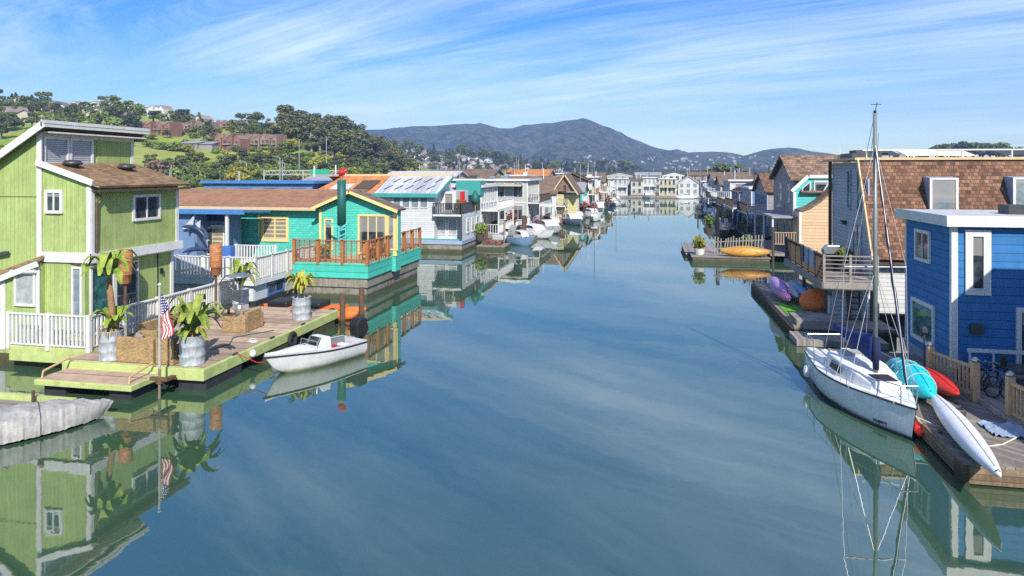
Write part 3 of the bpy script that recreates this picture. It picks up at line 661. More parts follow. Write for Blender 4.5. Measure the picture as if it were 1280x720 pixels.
# copper lamps on posts
for (x, y, h, lb) in ((-22.35, 25.9, 4.5, 'copper lantern on a wooden post before the open patio door'), (on_plane(270,400,.8).x, 29.75, 4.35, 'copper lantern on a wooden post before the blue grey house')):
    t = thing('post_lantern', lb, 'lantern', (x, y, .81), 'copper lanterns on posts')
    b = MB(); b.tube([(x, y, .81), (x, y, h-1.35)], .06, 8); part(b, 'post', 'pile_wood', t)
    b = MB(); b.lathe([(.16,0),(.22,.05),(.23,.38),(.27,.40),(.28,.44),(.29,1.45),(.26,1.5),(.26,1.42)], (x, y, h-1.38), 16); part(b, 'lamp_shade', 'copper', t, True)
# patio heater
x, y = on_plane(297, 396, .8).x, 30.8
t = thing('patio_heater', 'mushroom shaped metal patio heater standing beside the back barrel', 'heater', (x, y, .81))
b = MB(); b.lathe([(.24,0),(.24,.55),(.1,.62)], (x, y, .81), 14); part(b, 'base', 'steel', t, True)
b = MB(); b.tube([(x,y,1.4),(x,y,2.75)], .035); part(b, 'pole', 'dark_metal', t); b = MB(); b.lathe([(.1,0),(.13,.22),(.1,.25)], (x, y, 2.55), 10); part(b, 'burner', 'dark_metal', t)
b = MB(); b.lathe([(.62,0),(.6,.03),(.3,.12),(.05,.16)], (x, y, 2.8), 20); part(b, 'reflector', 'steel', t, True)
# wicker seats
def wicker_seat(label, x0, y0, x1, y1, back, cush, seed):
    t = thing('wicker_sofa', label, 'sofa', ((x0+x1)/2, (y0+y1)/2, .81), 'wicker seats on the patio dock'); z = .815
    b = MB(); b.box(x0+.14, y0+.14, z, x1-.14, y1-.14, z+.38); part(b, 'seat_base', 'wicker', t, bevel=.02)
    sd = {'S': ((x0,y0),(x1,y0+.16)), 'N': ((x0,y1-.16),(x1,y1)), 'W': ((x0,y0),(x0+.16,y1)), 'E': ((x1-.16,y0),(x1,y1))}
    for k, hh in back.items():
        (a, c), (e, d) = sd[k]; b = MB(); 
        if k in 'WE': c += .165; d -= .165
        b.box(a, c, z, e, d, z+hh); part(b, 'backrest' if hh > .7 else 'armrest', 'wicker', t, bevel=.03)
    for (a, c, e, d) in cush:
        b = MB(); b.box(a, c, z+.39, e, d, z+.54); part(b, 'seat_cushion', 'cushion_pale', t, bevel=.05)
    rg = random.Random(seed)
    for (a, c, e, d) in cush:
        b = MB(); cx, cy = (a+e)/2+rg.uniform(-.15,.15), c+.14 if back.get('S', 0) > .7 else d-.1
        b.lathe([(.02,-.1),(.2,-.07),(.26,0),(.2,.07),(.02,.1)], (0,0,0), 4); rot = Matrix.Rotation(rg.uniform(-.4,.4), 3, 'Y') @ Matrix.Rotation(1.25, 3, 'X') @ Matrix.Rotation(PI/4, 3, 'Z')
        b.v = [tuple(rot @ Vector(v)+Vector((cx, cy, z+.86))) for v in b.v]; part(b, 'pillow', 'cushion', t, bevel=.03)
    return t
wicker_seat('brown wicker corner sofa with dark pillows next to the banana barrel', -19.75, 22.4, -18.15, 23.5, {'S': .95, 'W': .7, 'E': .7}, [(-19.55, 22.6, -18.35, 23.4)], 1)
wicker_seat('single brown wicker chair beside the flagpole, between sofa and front corner barrel', -18.05, 22.4, -17.3, 23.4, {'S': .95, 'W': .7, 'E': .7}, [(-17.9, 22.6, -17.45, 23.3)], 2)
wicker_seat('long brown wicker sofa with many cushions along the white picket railing', -20.6, 24.4, -19.6, 27.2, {'W': .95, 'S': .7, 'N': .7}, [(-20.4, 24.6, -19.65, 25.7), (-20.4, 25.75, -19.65, 27.0)], 3)
wicker_seat('low brown wicker armchair facing left in the middle of the patio dock', -18.75, 27.5, -17.6, 29.0, {'E': .9, 'S': .7, 'N': .7}, [(-18.6, 27.75, -17.85, 28.75)], 4)
x, y = -19.2, 28.6
t = thing('lantern_table', 'dark little side table with bottles between the cushions and the armchair', 'table', (x, y, .81))
b = MB(); b.lathe([(.34,0),(.34,.04)], (x, y, 1.35), 12); part(b, 'table_top', 'dark_wood', t)
for a in range(3): b = MB(); b.tube([(x+.25*math.cos(a*2.1), y+.25*math.sin(a*2.1), .81), (x+.2*math.cos(a*2.1), y+.2*math.sin(a*2.1), 1.36)], .03); part(b, 'leg', 'dark_wood', t)
b = MB(); b.lathe([(.06,0),(.06,.24),(.03,.32),(.03,.42)], (x+.08, y-.05, 1.395), 8); single(b, 'bottle', 'black', 'dark bottle standing on the little patio side table', 'bottle', smooth=True)
# flag on its pole
x, y = -16.95, 21.25
t = thing('flagpole', 'thin white flagpole standing in the water before the patio step', 'flagpole', (x, y, 0))
b = MB(); b.tube([(x, y, -.6), (x, y, 3.95)], [.05, .04], 8); part(b, 'pole', 'pole_paint', t); b = MB(); b.lathe([(.01,0),(.06,.05),(.06,.09),(.01,.13)], (x, y, 3.95), 8); part(b, 'finial', 'white', t)
b = MB(); b.box(x-.35, y-.06, .62, x+.35, y+.06, .74); b.box(x-.1, y-.05, .5, x+.1, y+.75, .6); part(b, 'bracket', 'pile_wood', t)
b = MB(); N, K = 13, 18
def fp(s, u):
    fall = Vector((x+.05, y, 3.72-.85*s*(1-.75*u)))
    return fall+Vector(((.12+.42*(1-s))*u**.75, .09*math.sin(8*s+4*u)*min(1, u*3), -u*1.45))+Vector((.05*math.sin(9*u+2*s)*min(1,u*2), 0, 0))
vs = [fp(i/N, j/K) for i in range(N+1) for j in range(K+1)]; b.v = [tuple(v) for v in vs]
for i in range(N):
    for j in range(K): b.f.append((i*(K+1)+j, i*(K+1)+j+1, (i+1)*(K+1)+j+1, (i+1)*(K+1)+j)); b.m.append(2 if (i < 7 and j < 7) else i % 2)
for i in range(4):
    for j in range(5):
        q = fp((i*1.6+1.0)/13, (j*1.25+.8)/18); b.cur = 1
        for off in (-.03, .03): b.add([q+Vector((-.022,off,-.022)), q+Vector((.022,off,-.022)), q+Vector((.022,off,.022)), q+Vector((-.022,off,.022))], [(0,1,2,3)])
fo = part(b, 'flag', ['flag_red', 'flag_white', 'flag_blue'], None, True, org=(x, y, 3.0)); sd_ = fo.modifiers.new('thick', 'SOLIDIFY'); sd_.thickness = .006
tag(fo, 'red white and blue striped flag with stars hanging limp from the white pole', 'flag')
# ================================================================== boats on the left
def hull_rings(L, beam, sheer, keel, n=12, m=9, full=.5, tr=.8, rake=.35, vee=.5, inset=0.0, top=0.0):
    """stations from the stern (y=L) to the bow (y=0), local; open-topped half-ellipse sections"""
    rings = []
    for i in range(n+1):
        t = i/n; y = L*(1-t); k = 1-t
        hb = beam/2*(1-max(0, (t-.35)/.65)**2.2)*(tr+(1-tr)*min(1, t/.35)); hb = max(hb-inset, .012)
        zs = sheer(t)+top; zk = keel(t); ring = []
        for j in range(m):
            a = -PI/2+PI*j/(m-1); sx = math.sin(a); cz = math.cos(a)
            pw = abs(sx)**full*(1 if sx >= 0 else -1); zz = zs-(zs-zk)*(cz**(1-vee*.5))
            yy = y-rake*max(0, (t-.8)/.2)*max(0, (zz-zk)/max(.01, zs-zk)); ring.append(Vector((hb*pw, yy, zz)))
        rings.append(ring)
    return rings
def place(b, o, rz): 
    mt = Matrix.Rotation(rz, 3, 'Z'); b.v = [tuple(mt @ Vector(v)+Vector(o)) for v in b.v]; return b
# white skiff: bow towards us on the left
p0 = Vector((-14.45, 24.5, 0)); rz = math.atan2(-(-12.95+14.75), 28.2-24.1)
t = thing('motor_skiff', 'open white motor skiff with black outboard tied beside the lime patio dock', 'boat', p0)
L_, sh, ke = 4.2, (lambda t: .66+.2*t*t), (lambda t: -.18+.45*max(0,(t-.75)/.25)**2)
b = MB(); rg = hull_rings(L_, 1.75, sh, ke, 14, 11, .55, .92, .45); b.loft(rg, False, False); b.add(rg[0], [tuple(range(11))]); part(place(b, p0, rz), 'hull', 'gel_grey', t, True)
b = MB(); inn = hull_rings(L_, 1.75, lambda t: sh(t)-.02, lambda t: .12, 14, 11, .4, .92, .3, inset=.14)
for i in range(0, 14): b.add([inn[i][j] for j in range(11)]+[inn[i+1][j] for j in range(11)], [(j, j+1, 12+j, 11+j) for j in range(10)])
part(place(b, p0, rz), 'cockpit', 'nonskid_dark', t)
b = MB()
for sgn in (0, -1): b.add([r_[sgn] for r_ in rg]+[r_[sgn]+Vector((0,0,.02)) for r_ in inn], [(i, i+1, 15+i+1, 15+i) for i in range(14)])
part(place(b, p0, rz), 'gunwale', 'gel_grey', t)
b = MB()
for sgn in (0, -1): b.tube([r_[sgn]+Vector((0,0,-.07)) for r_ in rg], .035, 6)
part(place(b, p0, rz), 'rub_rail', 'gel_line', t)
b = MB(); fd = hull_rings(L_, 1.75, lambda t: sh(t)+.0, lambda t: .3, 14, 11, .5, .92, .4, inset=.05); cols = fd[8:]
b.add([r_[0]+Vector((0,0,.01)) for r_ in cols]+[Vector((0, r_[0].y, r_[0].z+.09)) for r_ in cols]+[r_[-1]+Vector((0,0,.01)) for r_ in cols], [(i, i+1, 7+i+1, 7+i) for i in range(6)]+[(7+i, 8+i, 15+i, 14+i) for i in range(6)])
part(place(b, p0, rz), 'foredeck', 'gel', t, True)
b = MB(); b.prism([(1.85,.3),(1.85,.8),(2.1,1.12),(2.5,1.1),(2.6,.3)], 'x', -.42, .42); part(place(b, p0, rz), 'console', 'gel', t, bevel=.04)
for yy in (3.1, 3.75): b = MB(); b.box(-.68, yy, .25, .68, yy+.3, .4); part(place(b, p0, rz), 'bench', 'gel', t, bevel=.03)
b = MB(); b.box(-.5, 3.12, .402, .3, 3.38, .46); part(place(b, p0, rz), 'seat_cushion', 'red', t)
b = MB(); b.slab([(-.4,1.84,.82),(.4,1.84,.82),(.36,2.08,1.12),(-.36,2.08,1.12)], -.02); part(place(b, p0, rz), 'windscreen', 'glass', t)
b = MB(); b.box(-.3,3.6,.14,.35,4.0,.36); part(place(b, p0, rz), 'fuel_tank', 'red', t, bevel=.04)
b = MB(); b.tube([(.55,1.7,.75),(.5,1.72,1.05),(-.5,1.72,1.05),(-.55,1.7,.75)], .02); part(place(b, p0, rz), 'grab_rail', 'steel', t)
b = MB(); b.prism([(4.15,.7),(4.07,1.25),(4.3,1.52),(4.7,1.48),(4.83,.95),(4.6,.65)], 'x', -.26, .26); om = part(place(b, p0, rz), 'outboard', 'black', t, bevel=.06)
b = MB(); b.box(-.09, 4.3, -.35, .09, 4.6, .72); part(place(b, p0, rz), 'leg', 'black', om); b = MB(); b.tube([(0,4.4,1.0),(0,3.8,1.1)], .03); part(place(b, p0, rz), 'tiller', 'black', om)
b = MB(); q = place(MB().box(0,-.4,.6,.01,-.4,.61), p0, rz).v[0]; b.tube([q, (q[0]-.4, q[1]+.1, .55), (-15.9, 24.3, .84)], .018); single(b, 'mooring_rope', 'flag_red', 'thin reddish mooring rope from the skiff bow to the dock', 'rope')
# covered boat in the lower left
p0 = Vector((-17.3, 19.45, 0)); rz = math.atan2(17.5-19.15+.5, 0)+0  # replaced below
dv = Vector((-20.5, 15.7, 0))-p0; rz = math.atan2(dv.y, dv.x)-PI/2
t = thing('covered_runabout', 'small boat wrapped in a crinkled grey cover in the lower left corner', 'boat', p0)
b = MB(); b.loft(hull_rings(4.4, 1.55, lambda t: .40+.06*t, lambda t: -.15+.3*max(0,(t-.8)/.2)**2, 12, 9, .6, .9, .3), False, False); part(place(b, p0+Vector((dv.x,dv.y,0)).normalized()*.9, rz), 'hull', 'dark_hull', t, True)
rings = []; crg = random.Random(3); NS = 110
for i in range(NS+1):
    tt = i/NS; y = 5.2*(1-tt)-.1*max(0,(tt-.8)/.2); hb = .99*(1-max(0,(tt-.35)/.65)**2.5)*(.92+.08*min(1,tt/.35)); hb = max(hb, .03)
    crown = .62+.16*math.sin(min(1,tt*1.15)*PI)+.1*math.exp(-((tt-.3)/.07)**2)+.05*mnoise.noise(Vector((tt*9, .3, 0))); ring = []
    crown -= .16*max(0,(tt-.8)/.2)**2
    for j in range(17):
        u = -1+2*j/16; pk = 1-abs(u)**2.2; nn = mnoise.noise(Vector((i*.42, u*1.3, 2))); w_ = (.10*abs(nn)**.6-.03)*(.3+.7*(abs(u) > .5))*(1-max(0,(tt-.85)/.15)*.7)+.05*mnoise.noise(Vector((i*.12, u*2.2, 7)))+.05*mnoise.noise(Vector((i*.26+u*3, u*1.5, 4)))*(abs(u) < .6)
        z = crown*pk+.2*(1-pk) if abs(u) < .86 else .2+(.02 if abs(u) > .95 else .1)
        z = .48+(crown-.48)*pk if abs(u) < .8 else [.40, .22, .07][min(2, int((abs(u)-.79)/.07))]
        ring.append(Vector((math.copysign(min(1.03, abs(u)*1.25), u)*hb*(1+w_*1.2), y, z+w_)))
    for v in ring: v.y += .32*max(0, (tt-.78)/.22)**1.5*max(0, .55-v.z)/.5
    rings.append(ring)
b = MB(); b.loft(rings, False, False); b.add(rings[0], [tuple(range(17))]); part(place(b, p0, rz), 'cover', 'boat_cover', t, True)
b = MB(); b.lathe([(.2,0),(.23,.1),(.15,.24),(.03,.28)], (0,0,0), 8); b.v = [(v[0]*1.1, v[1], v[2]*.9) for v in b.v]; part(place(b, p0+(Vector((dv.x,dv.y,0)).normalized()*3.55)+Vector((0,0,.70)), rz), 'motor_hump', 'dark_metal', t, True)
b = MB()
for t_ in (.3, .62): q_ = [v for v in rings[int(t_*NS)]]; b.tube([v*1.0+Vector((0,0,.012)) for v in q_], .014, 5)
part(place(b, p0, rz), 'tie_cord', 'dark_metal', t)
fb = thing('finger_float', 'weathered plank float beside the grey covered boat at the left edge', 'dock', (-21.5, 18.2, 0))
b = MB(); b.box(-27, 16.6, .12, -19.6, 19.2, .34); part(b, 'deck', 'grey_wood', fb); b = MB(); b.box(-27, 16.55, -.3, -19.55, 19.25, .11); part(b, 'float', 'pile_wood', fb)
b = MB(); b.box(-23.5, 19.26, .08, -18.6, 19.42, .5); part(b, 'edge_board', 'lime', fb); b = MB(); b.tube([(-20.0,19.1,.34),(-20.0,19.1,.75)], .05); part(b, 'bollard', 'pile_wood', fb)
# orange pedal boat behind the patio dock
t = thing('orange_raft', 'long orange and black pontoon boat moored behind the patio dock', 'boat', (-18.4, 34.4, 0))
for yy in (33.9, 35.0):
    b = MB(); b.tube([(-21.6,yy,.35),(-21.2,yy,.3),(-16.2,yy,.3),(-15.4,yy,.42),(-15.1,yy,.55)], [.12,.3,.3,.24,.08], 10); part(b, 'pontoon', 'orange_paint', t, True)
b = MB(); b.box(-20.6, 33.7, .58, -16.2, 35.2, .68); part(b, 'deck', 'orange_paint', t, bevel=.03)
for x0 in (-20.3, -18.4): b = MB(); b.box(x0, 33.75, .2, x0+1.2, 35.1, .98); part(b, 'seat', 'black', t, bevel=.1)
b = MB(); b.tube([(-16.4,33.52,.5),(-16.4,33.62,.5)], .3, 14); part(b, 'wheel', 'rubber', t); b = MB(); b.tube([(-16.4,33.48,.5),(-16.4,33.52,.5)], .13, 12); part(b, 'hub', 'white', t)
PIL = 'wooden mooring piles'
def pile(x, y, h, label, r=.15, m='pile_wood', capm=None):
    t = thing('mooring_pile', label, 'pile', (x, y, 0), PIL); b = MB(); b.tube([(x, y, -1), (x+.02, y, h)], [r*1.05, r*.95], 10); part(b, 'post', m, t)
    if capm: b = MB(); b.lathe([(r*1.15,0),(r*1.1,.06),(.02,.3)], (x, y, h-.02), 10); part(b, 'cap', capm, t)
    return t
pile(-15.55, 33.0, 1.6, 'brown pile standing just behind the black outboard motor'); pile(-15.2, 34.6, 1.75, 'brown pile farther from the skiff, below the teal deck')
# ================================================================== blue grey house with the dolphins
t = thing('bluegrey_house', 'blue grey board houseboat with dolphin sculptures between the green and teal houses', 'house', (-27, 39, 0))
b = MB(); b.box(-34, 36.6, -.5, -22.75, 43.6, .35); part(b, 'hull', 'dark_hull', t)
b = MB(); b.box(-34, 42.6, .35, at(288,290,Y=42.6).x, 43.9, 5.15); part(b, 'wall', 'bluegrey', t)
b = MB(); b.box(-34, 41.4, .35, at(246,290,Y=41.4).x, 42.6, 5.25); part(b, 'front_wall', 'bluegrey', t)
xr = at(305, 266, Y=41.0).x
b = MB(); b.slab([(-34, 41.0, 5.3), (xr, 41.0, 5.3), (xr, 44.25, 5.12), (-34, 44.25, 5.12)], .12); r = part(b, 'roof', 'blue_roof', t); b = MB(); b.box(-34, 40.92, 5.17, xr+.04, 41.0, 5.5); part(b, 'fascia', 'blue_roof', r)
b = MB(); b.box(at(252,290,Y=42.5).x, 42.5, 4.6, at(282,290,Y=42.5).x, 42.6, 5.15); part(b, 'awning', 'navy', t)
p = at(258, 292, Y=42.6); window(t, (p.x, 42.6, 3.2), 'S', .75, 1.75, 1, 1, 'white', 'glass', .1); p = at(272.5, 292, Y=42.6); window(t, (p.x, 42.6, 2.95), 'S', .85, 2.5, 1, 1, 'white', 'glass_cream', .1, name='door')
b = MB(); q = at(284, 300, Y=41.2).x; b.box(q-.09, 41.1, 1.6, q+.09, 41.28, 5.15); part(b, 'porch_post', 'white', t)
q = at(292, 285, Y=44.0).x; b = MB(); b.box(q-.52, 43.95, 2.1, q+.45, 44.05, 5.0); part(b, 'door', 'orange_paint', t)
b = MB(); b.box(-34, 36.4, 1.42, -22.7, 43.7, 1.6); part(b, 'deck', 'grey_plain', t); b = MB(); b.box(-34, 36.36, 1.3, -22.66, 36.4, 1.62); b.box(-22.7, 36.36, 1.3, -22.64, 43.7, 1.62); part(b, 'deck_edge', 'white', t)
b = MB(); b.box(-34, 36.6, .3, -22.9, 36.7, 1.3); b.box(-22.98, 36.7, .3, -22.88, 43.6, 1.3); part(b, 'lower_wall', 'white_board', t)
railing(t, [(-29.5, 36.45, 1.6), (-22.7, 36.45, 1.6), (-22.7, 43.75, 1.6)], 1.35, 'white', .2, 1.9, .16, .08, cap=.16)
railing(t, [(at(295,310,Y=40.5).x, 40.5, 1.9), (at(345,310,Y=40.5).x, 40.5, 1.9)], 1.3, 'white', .2, 2.2, .14, .08)
p = at(340, 357, X=-22.88); window(t, (-22.88, p.y+.4, .85), 'E', 1.7, .62, 2, 1, 'blue_trim', 'glass', .1)
def dolphin(name, label, c, ln, ang, m, curve, flip=1):
    d = thing(name, label, 'sculpture', c, 'dolphin sculptures on the blue grey house'); N = 12; pts, rad = [], []
    for i in range(N+1):
        u = i/N; x_ = (u-.5)*ln; z_ = curve*(1-(2*u-1)**2); a = ang
        pts.append(Vector((c[0]+flip*(x_*math.cos(a)-z_*math.sin(a)), c[1], c[2]+x_*math.sin(a)+z_*math.cos(a))))
        rad.append(ln*(.01+.058*math.sin(PI*min(1,u*1.02)**.8)**1.1 if u < .9 else .03*(1.02-u)/.12+.004))
    b = MB(); b.tube(pts, rad, 10); part(b, 'body', m, d, True)
    def fin(i, dv, nm): q = pts[i]; b = MB(); s = ln*.1; b.slab([q+Vector((-s*flip,0,0)), q+Vector((s*.8*flip,0,0)), q+Vector(dv)*ln], .03); part(b, nm, m, d)
    fin(6, (-.08*flip, 0, .19), 'dorsal_fin'); fin(3, (.0, -.12, -.14), 'flipper'); fin(8, (0, .1, -.12), 'flipper')
    q = pts[-1]; e = (pts[-1]-pts[-3]).normalized()
    for sg in (-1, 1): b = MB(); b.slab([q-e*.1, q+e*ln*.13+Vector((0,sg*.1,sg*ln*.13)), q+e*ln*.03], .03); part(b, 'fluke', m, d)
    return d
c = at(243, 292, Y=41.1); dolphin('dolphin_sculpture', 'dark leaping dolphin sculpture fixed high on the blue grey wall', (c.x, 41.1, c.z), 2.1, -.45, 'dolphin', .38)
c = at(243, 285, Y=41.2); b = MB(); b.slab([(c.x-.9, 41.2, c.z-.1), (c.x-.1, 41.2, c.z-.0), (c.x+.05, 41.2, c.z+.9)], .06); b.slab([(c.x-.3, 41.2, c.z+.0), (c.x+.45, 41.2, c.z-.1), (c.x+.5, 41.2, c.z+.55)], .06); single(b, 'dolphin_tail_sculpture', 'dolphin_pale', 'white tail shaped sculpture above the leaping dolphin on the blue grey wall', 'sculpture')
c = at(248, 314, Y=37.0); dolphin('dolphin_sculpture', 'dark blue dolphin sculpture lying low behind the white deck railing', (c.x, 37.0, c.z-.05), 2.2, .06, 'dolphin', .2)
c = at(283, 315, Y=37.1); b = MB(); b.box(c.x-.36, 36.9, 1.61, c.x+.36, 37.5, c.z+.35); single(b, 'storage_bin', 'blue_trim', 'blue lidded storage bin behind the white deck railing', 'bin', bevel=.05)
# ================================================================== teal house
t = thing('teal_house', 'bright teal shingled houseboat with yellow gable trim and a redwood railing', 'house', (-20, 44, 0))
b = MB(); b.box(-22.1, 40.25, -.6, -17.35, 50, .72); part(b, 'hull', 'concrete', t, bevel=.06)
b = MB(); b.box(-22.2, 40.15, .72, -17.25, 50.1, 1.32); part(b, 'hull_rim', 'concrete', t, bevel=.03)
b = MB(); b.box(-36, 44.6, -.5, -22.2, 50, 1.0); part(b, 'hull', 'concrete', t)
b = MB(); b.box(-22.25, 40.05, 1.33, -17.15, 50.2, 2.24); part(b, 'skirt', 'teal_flat', t)
b = MB(); b.box(-22.1, 40.15, 2.24, -17.25, 50.1, 2.26); part(b, 'deck', 'pine', t)
YG = 44.2; xe0, xe1 = at(396,262,Y=YG).x, at(498,262,Y=YG).x; xm = at(440,240,Y=YG).x
b = MB(); b.prism([(xe0+.25,1.2),(xe1-.2,1.2),(xe1-.2,5.45),(xm,6.5),(xe0+.25,5.5)], 'y', YG, 45.2); part(b, 'gable_wall', 'teal', t)
b = MB(); b.box(-36, 45.0, 1.0, xe0+.9, 50, 5.5); part(b, 'wing_wall', 'teal', t)
zt, ze = 6.72, 5.55
b = MB(); b.slab([(xe0-.05, YG-.5, ze), (xm, YG-.5, zt), (xm, 45.6, zt), (xe0-.05, 45.6, ze)], -.14); r = part(b, 'gable_roof', 'tile_brown', t)
b = MB(); b.slab([(xm, YG-.5, zt), (xe1+.05, YG-.5, ze-.1), (xe1+.05, 45.6, ze-.1), (xm, 45.6, zt)], -.14); part(b, 'gable_roof', 'tile_brown', t)
b = MB(); b.slab([(xe0-.1, YG-.58, ze-.2), (xe0-.1, YG-.5, ze-.2), (xm, YG-.5, zt-.2), (xm, YG-.58, zt-.2)], -.2)
b.v = [(v[0], v[1], v[2]) for v in b.v]; part(b, 'barge_board', 'yellow_trim', r)
b = MB(); b.slab([(xm, YG-.58, zt-.2), (xm, YG-.5, zt-.2), (xe1+.1, YG-.5, ze-.32), (xe1+.1, YG-.58, ze-.32)], -.2); part(b, 'barge_board', 'yellow_trim', r)
b = MB(); b.slab([(-36, 44.4, 5.42), (xe0-.08, 44.4, 5.42), (xe0+2.5, 47.6, 6.6), (-36, 47.6, 6.6)], .12); r = part(b, 'long_roof', 'shingle_long', t)
b = MB(); b.slab([(-36, 47.62, 6.7), (xm-1, 47.62, 6.7), (xm-1, 50.8, 5.5), (-36, 50.8, 5.5)], -.12); part(b, 'long_roof', 'shingle_long', t)
b = MB(); b.box(-36, 44.3, 5.28, xe0-.1, 44.4, 5.5); part(b, 'fascia', 'tan_trim', r)
def ttrim(*bx): b = MB(); b.box(*bx); part(b, 'corner_trim', 'yellow_trim', t)
ttrim(xe0+.2, YG-.06, 2.25, xe0+.38, YG, 5.4); ttrim(xe1-.36, YG-.06, 2.25, xe1-.17, YG, 5.3); ttrim(xe1-.2, YG, 2.25, xe1-.14, YG+.2, 5.3)
ttrim(at(341,280,Y=45).x-1.15, 44.96, 3.3, at(341,280,Y=45).x-1.0, 45, 5.3)
p = at(344, 286, Y=45); window(t, (p.x, 45, p.z), 'S', 1.75, 1.45, 2, 1, 'yellow_trim', 'glass_cream', .2, name='window')
p = at(411, 285, Y=YG); window(t, (p.x, YG, 3.65), 'S', .45, 2.0, 1, 1, 'yellow_trim', 'glass', .1)
p = at(466, 285, Y=YG); window(t, (p.x-.02, YG, 3.7), 'S', 1.85, 2.5, 3, 1, 'yellow_trim', 'glass', .14, name='patio_door'); p = at(491, 285, Y=YG); window(t, (p.x, YG, 3.85), 'S', .55, 2.2, 1, 1, 'yellow_trim', 'glass_pale', .1)
xs = at(427, 250, Y=43.3).x
b = MB(); b.tube([(xs, 43.3, 4.4), (xs, 43.3, 7.45)], .30, 14); sp_ = part(b, 'stovepipe', 'green_metal', t, True); b = MB(); b.tube([(xs, 43.3, 7.4), (xs, 43.3, 7.75)], .1, 8); part(b, 'collar', 'copper', sp_)
b = MB(); b.lathe([(.02,0),(.2,.06),(.27,.2),(.2,.34),(.03,.42)], (xs, 43.3, 7.75), 10)
for a in range(6): b.slab([(xs, 43.3, 7.95), (xs+.5*math.cos(a*1.05), 43.3+.2*math.sin(a), 7.95+.3*math.sin(a*1.05)), (xs+.3*math.cos(a*1.05+.4), 43.3, 8.0+.3*math.sin(a*1.05+.4))], .03)
part(b, 'cowl', 'red', sp_)
b = MB(); b.bar((xs-.9, 43.0, 4.6), (xs+.1, 43.0, 4.2), .08, .14); b.bar((xs+.1, 43, 4.2), (xs+.55, 43, 4.5), .08, .14); b.bar((xs-.05, 43, 2.3), (xs-.05, 43, 4.2), .1); b.bar((xs+.45, 43, 2.3), (xs+.45, 43, 4.4), .08)
for k in range(5): b.bar((xs, 43.0, 2.6+k*.36), (xs+.45, 43, 2.75+k*.36), .05, .1)
part(b, 'step_ladder', 'aqua', t)
c = (-17.22, 40.12, 2.25)
railing(t, [(-22.2, 40.12, 2.25), (-17.22, 40.12, 2.25), (-17.22, 50.1, 2.25)], 1.42, 'redwood', .34, 1.7, .2, .045, cap=.2, low=.2)
b = MB()
for k in range(22): b.bar((-22.1+k*.1, 40.14, 2.5+0*k), (-22.1+k*.1, 40.14, 3.6), .02)
for k in range(12): b.bar((-22.1, 40.14, 2.5+k*.1), (-17.4, 40.14, 2.5+k*.1), .02)
part(b, 'lattice', 'lattice', t)
def shrub(x, y, z, r, m, label, group='potted shrubs on decks', pot='dark_wood', h=None):
    o = thing('potted_shrub', label, 'plant', (x, y, z), group); b = MB(); b.lathe([(r*.45,0),(r*.6,r*.7),(r*.5,r*.7)], (x, y, z), 10); part(b, 'pot', pot, o)
    rg_ = random.Random(int(abs(x*31+y*7))); b = MB(); hh = h or r
    leaf_cloud(b, [(x+rg_.uniform(-.3,.3)*r, y+rg_.uniform(-.3,.3)*r, z+r*.8+hh*rg_.uniform(.2,1.0), r*.6, r*.6) for _ in range(5)], 160, r*.22, rg_); part(b, 'foliage', m, o); return o
shrub(-20.5, 41.2, 2.27, .45, 'leaf_broom', 'yellow flowering shrub behind the redwood lattice of the teal deck'); shrub(-18.1, 43.0, 2.27, .5, 'flower', 'reddish potted shrub near the patio door of the teal house')
shrub(at(390,300,Y=41).x, 42.0, 2.0, .5, 'leaf_bush', 'spiky potted plant at the left end of the teal house deck')
o = thing('deck_chair', 'redwood chair standing on the teal deck behind the corner railing', 'chair', (-17.9, 41.3, 2.26))
b = MB(); b.box(-18.2, 41.0, 2.66, -17.6, 41.6, 2.72); part(b, 'seat', 'redwood', o); b = MB(); b.slab([(-18.2, 41.6, 2.7), (-17.6, 41.6, 2.7), (-17.6, 41.8, 3.3), (-18.2, 41.8, 3.3)], .04); part(b, 'backrest', 'redwood', o)
for a in (-18.17, -17.66):
    for c_ in (41.03, 41.55): b = MB(); b.bar((a, c_, 2.26), (a, c_, 2.66), .05); part(b, 'leg', 'redwood', o)
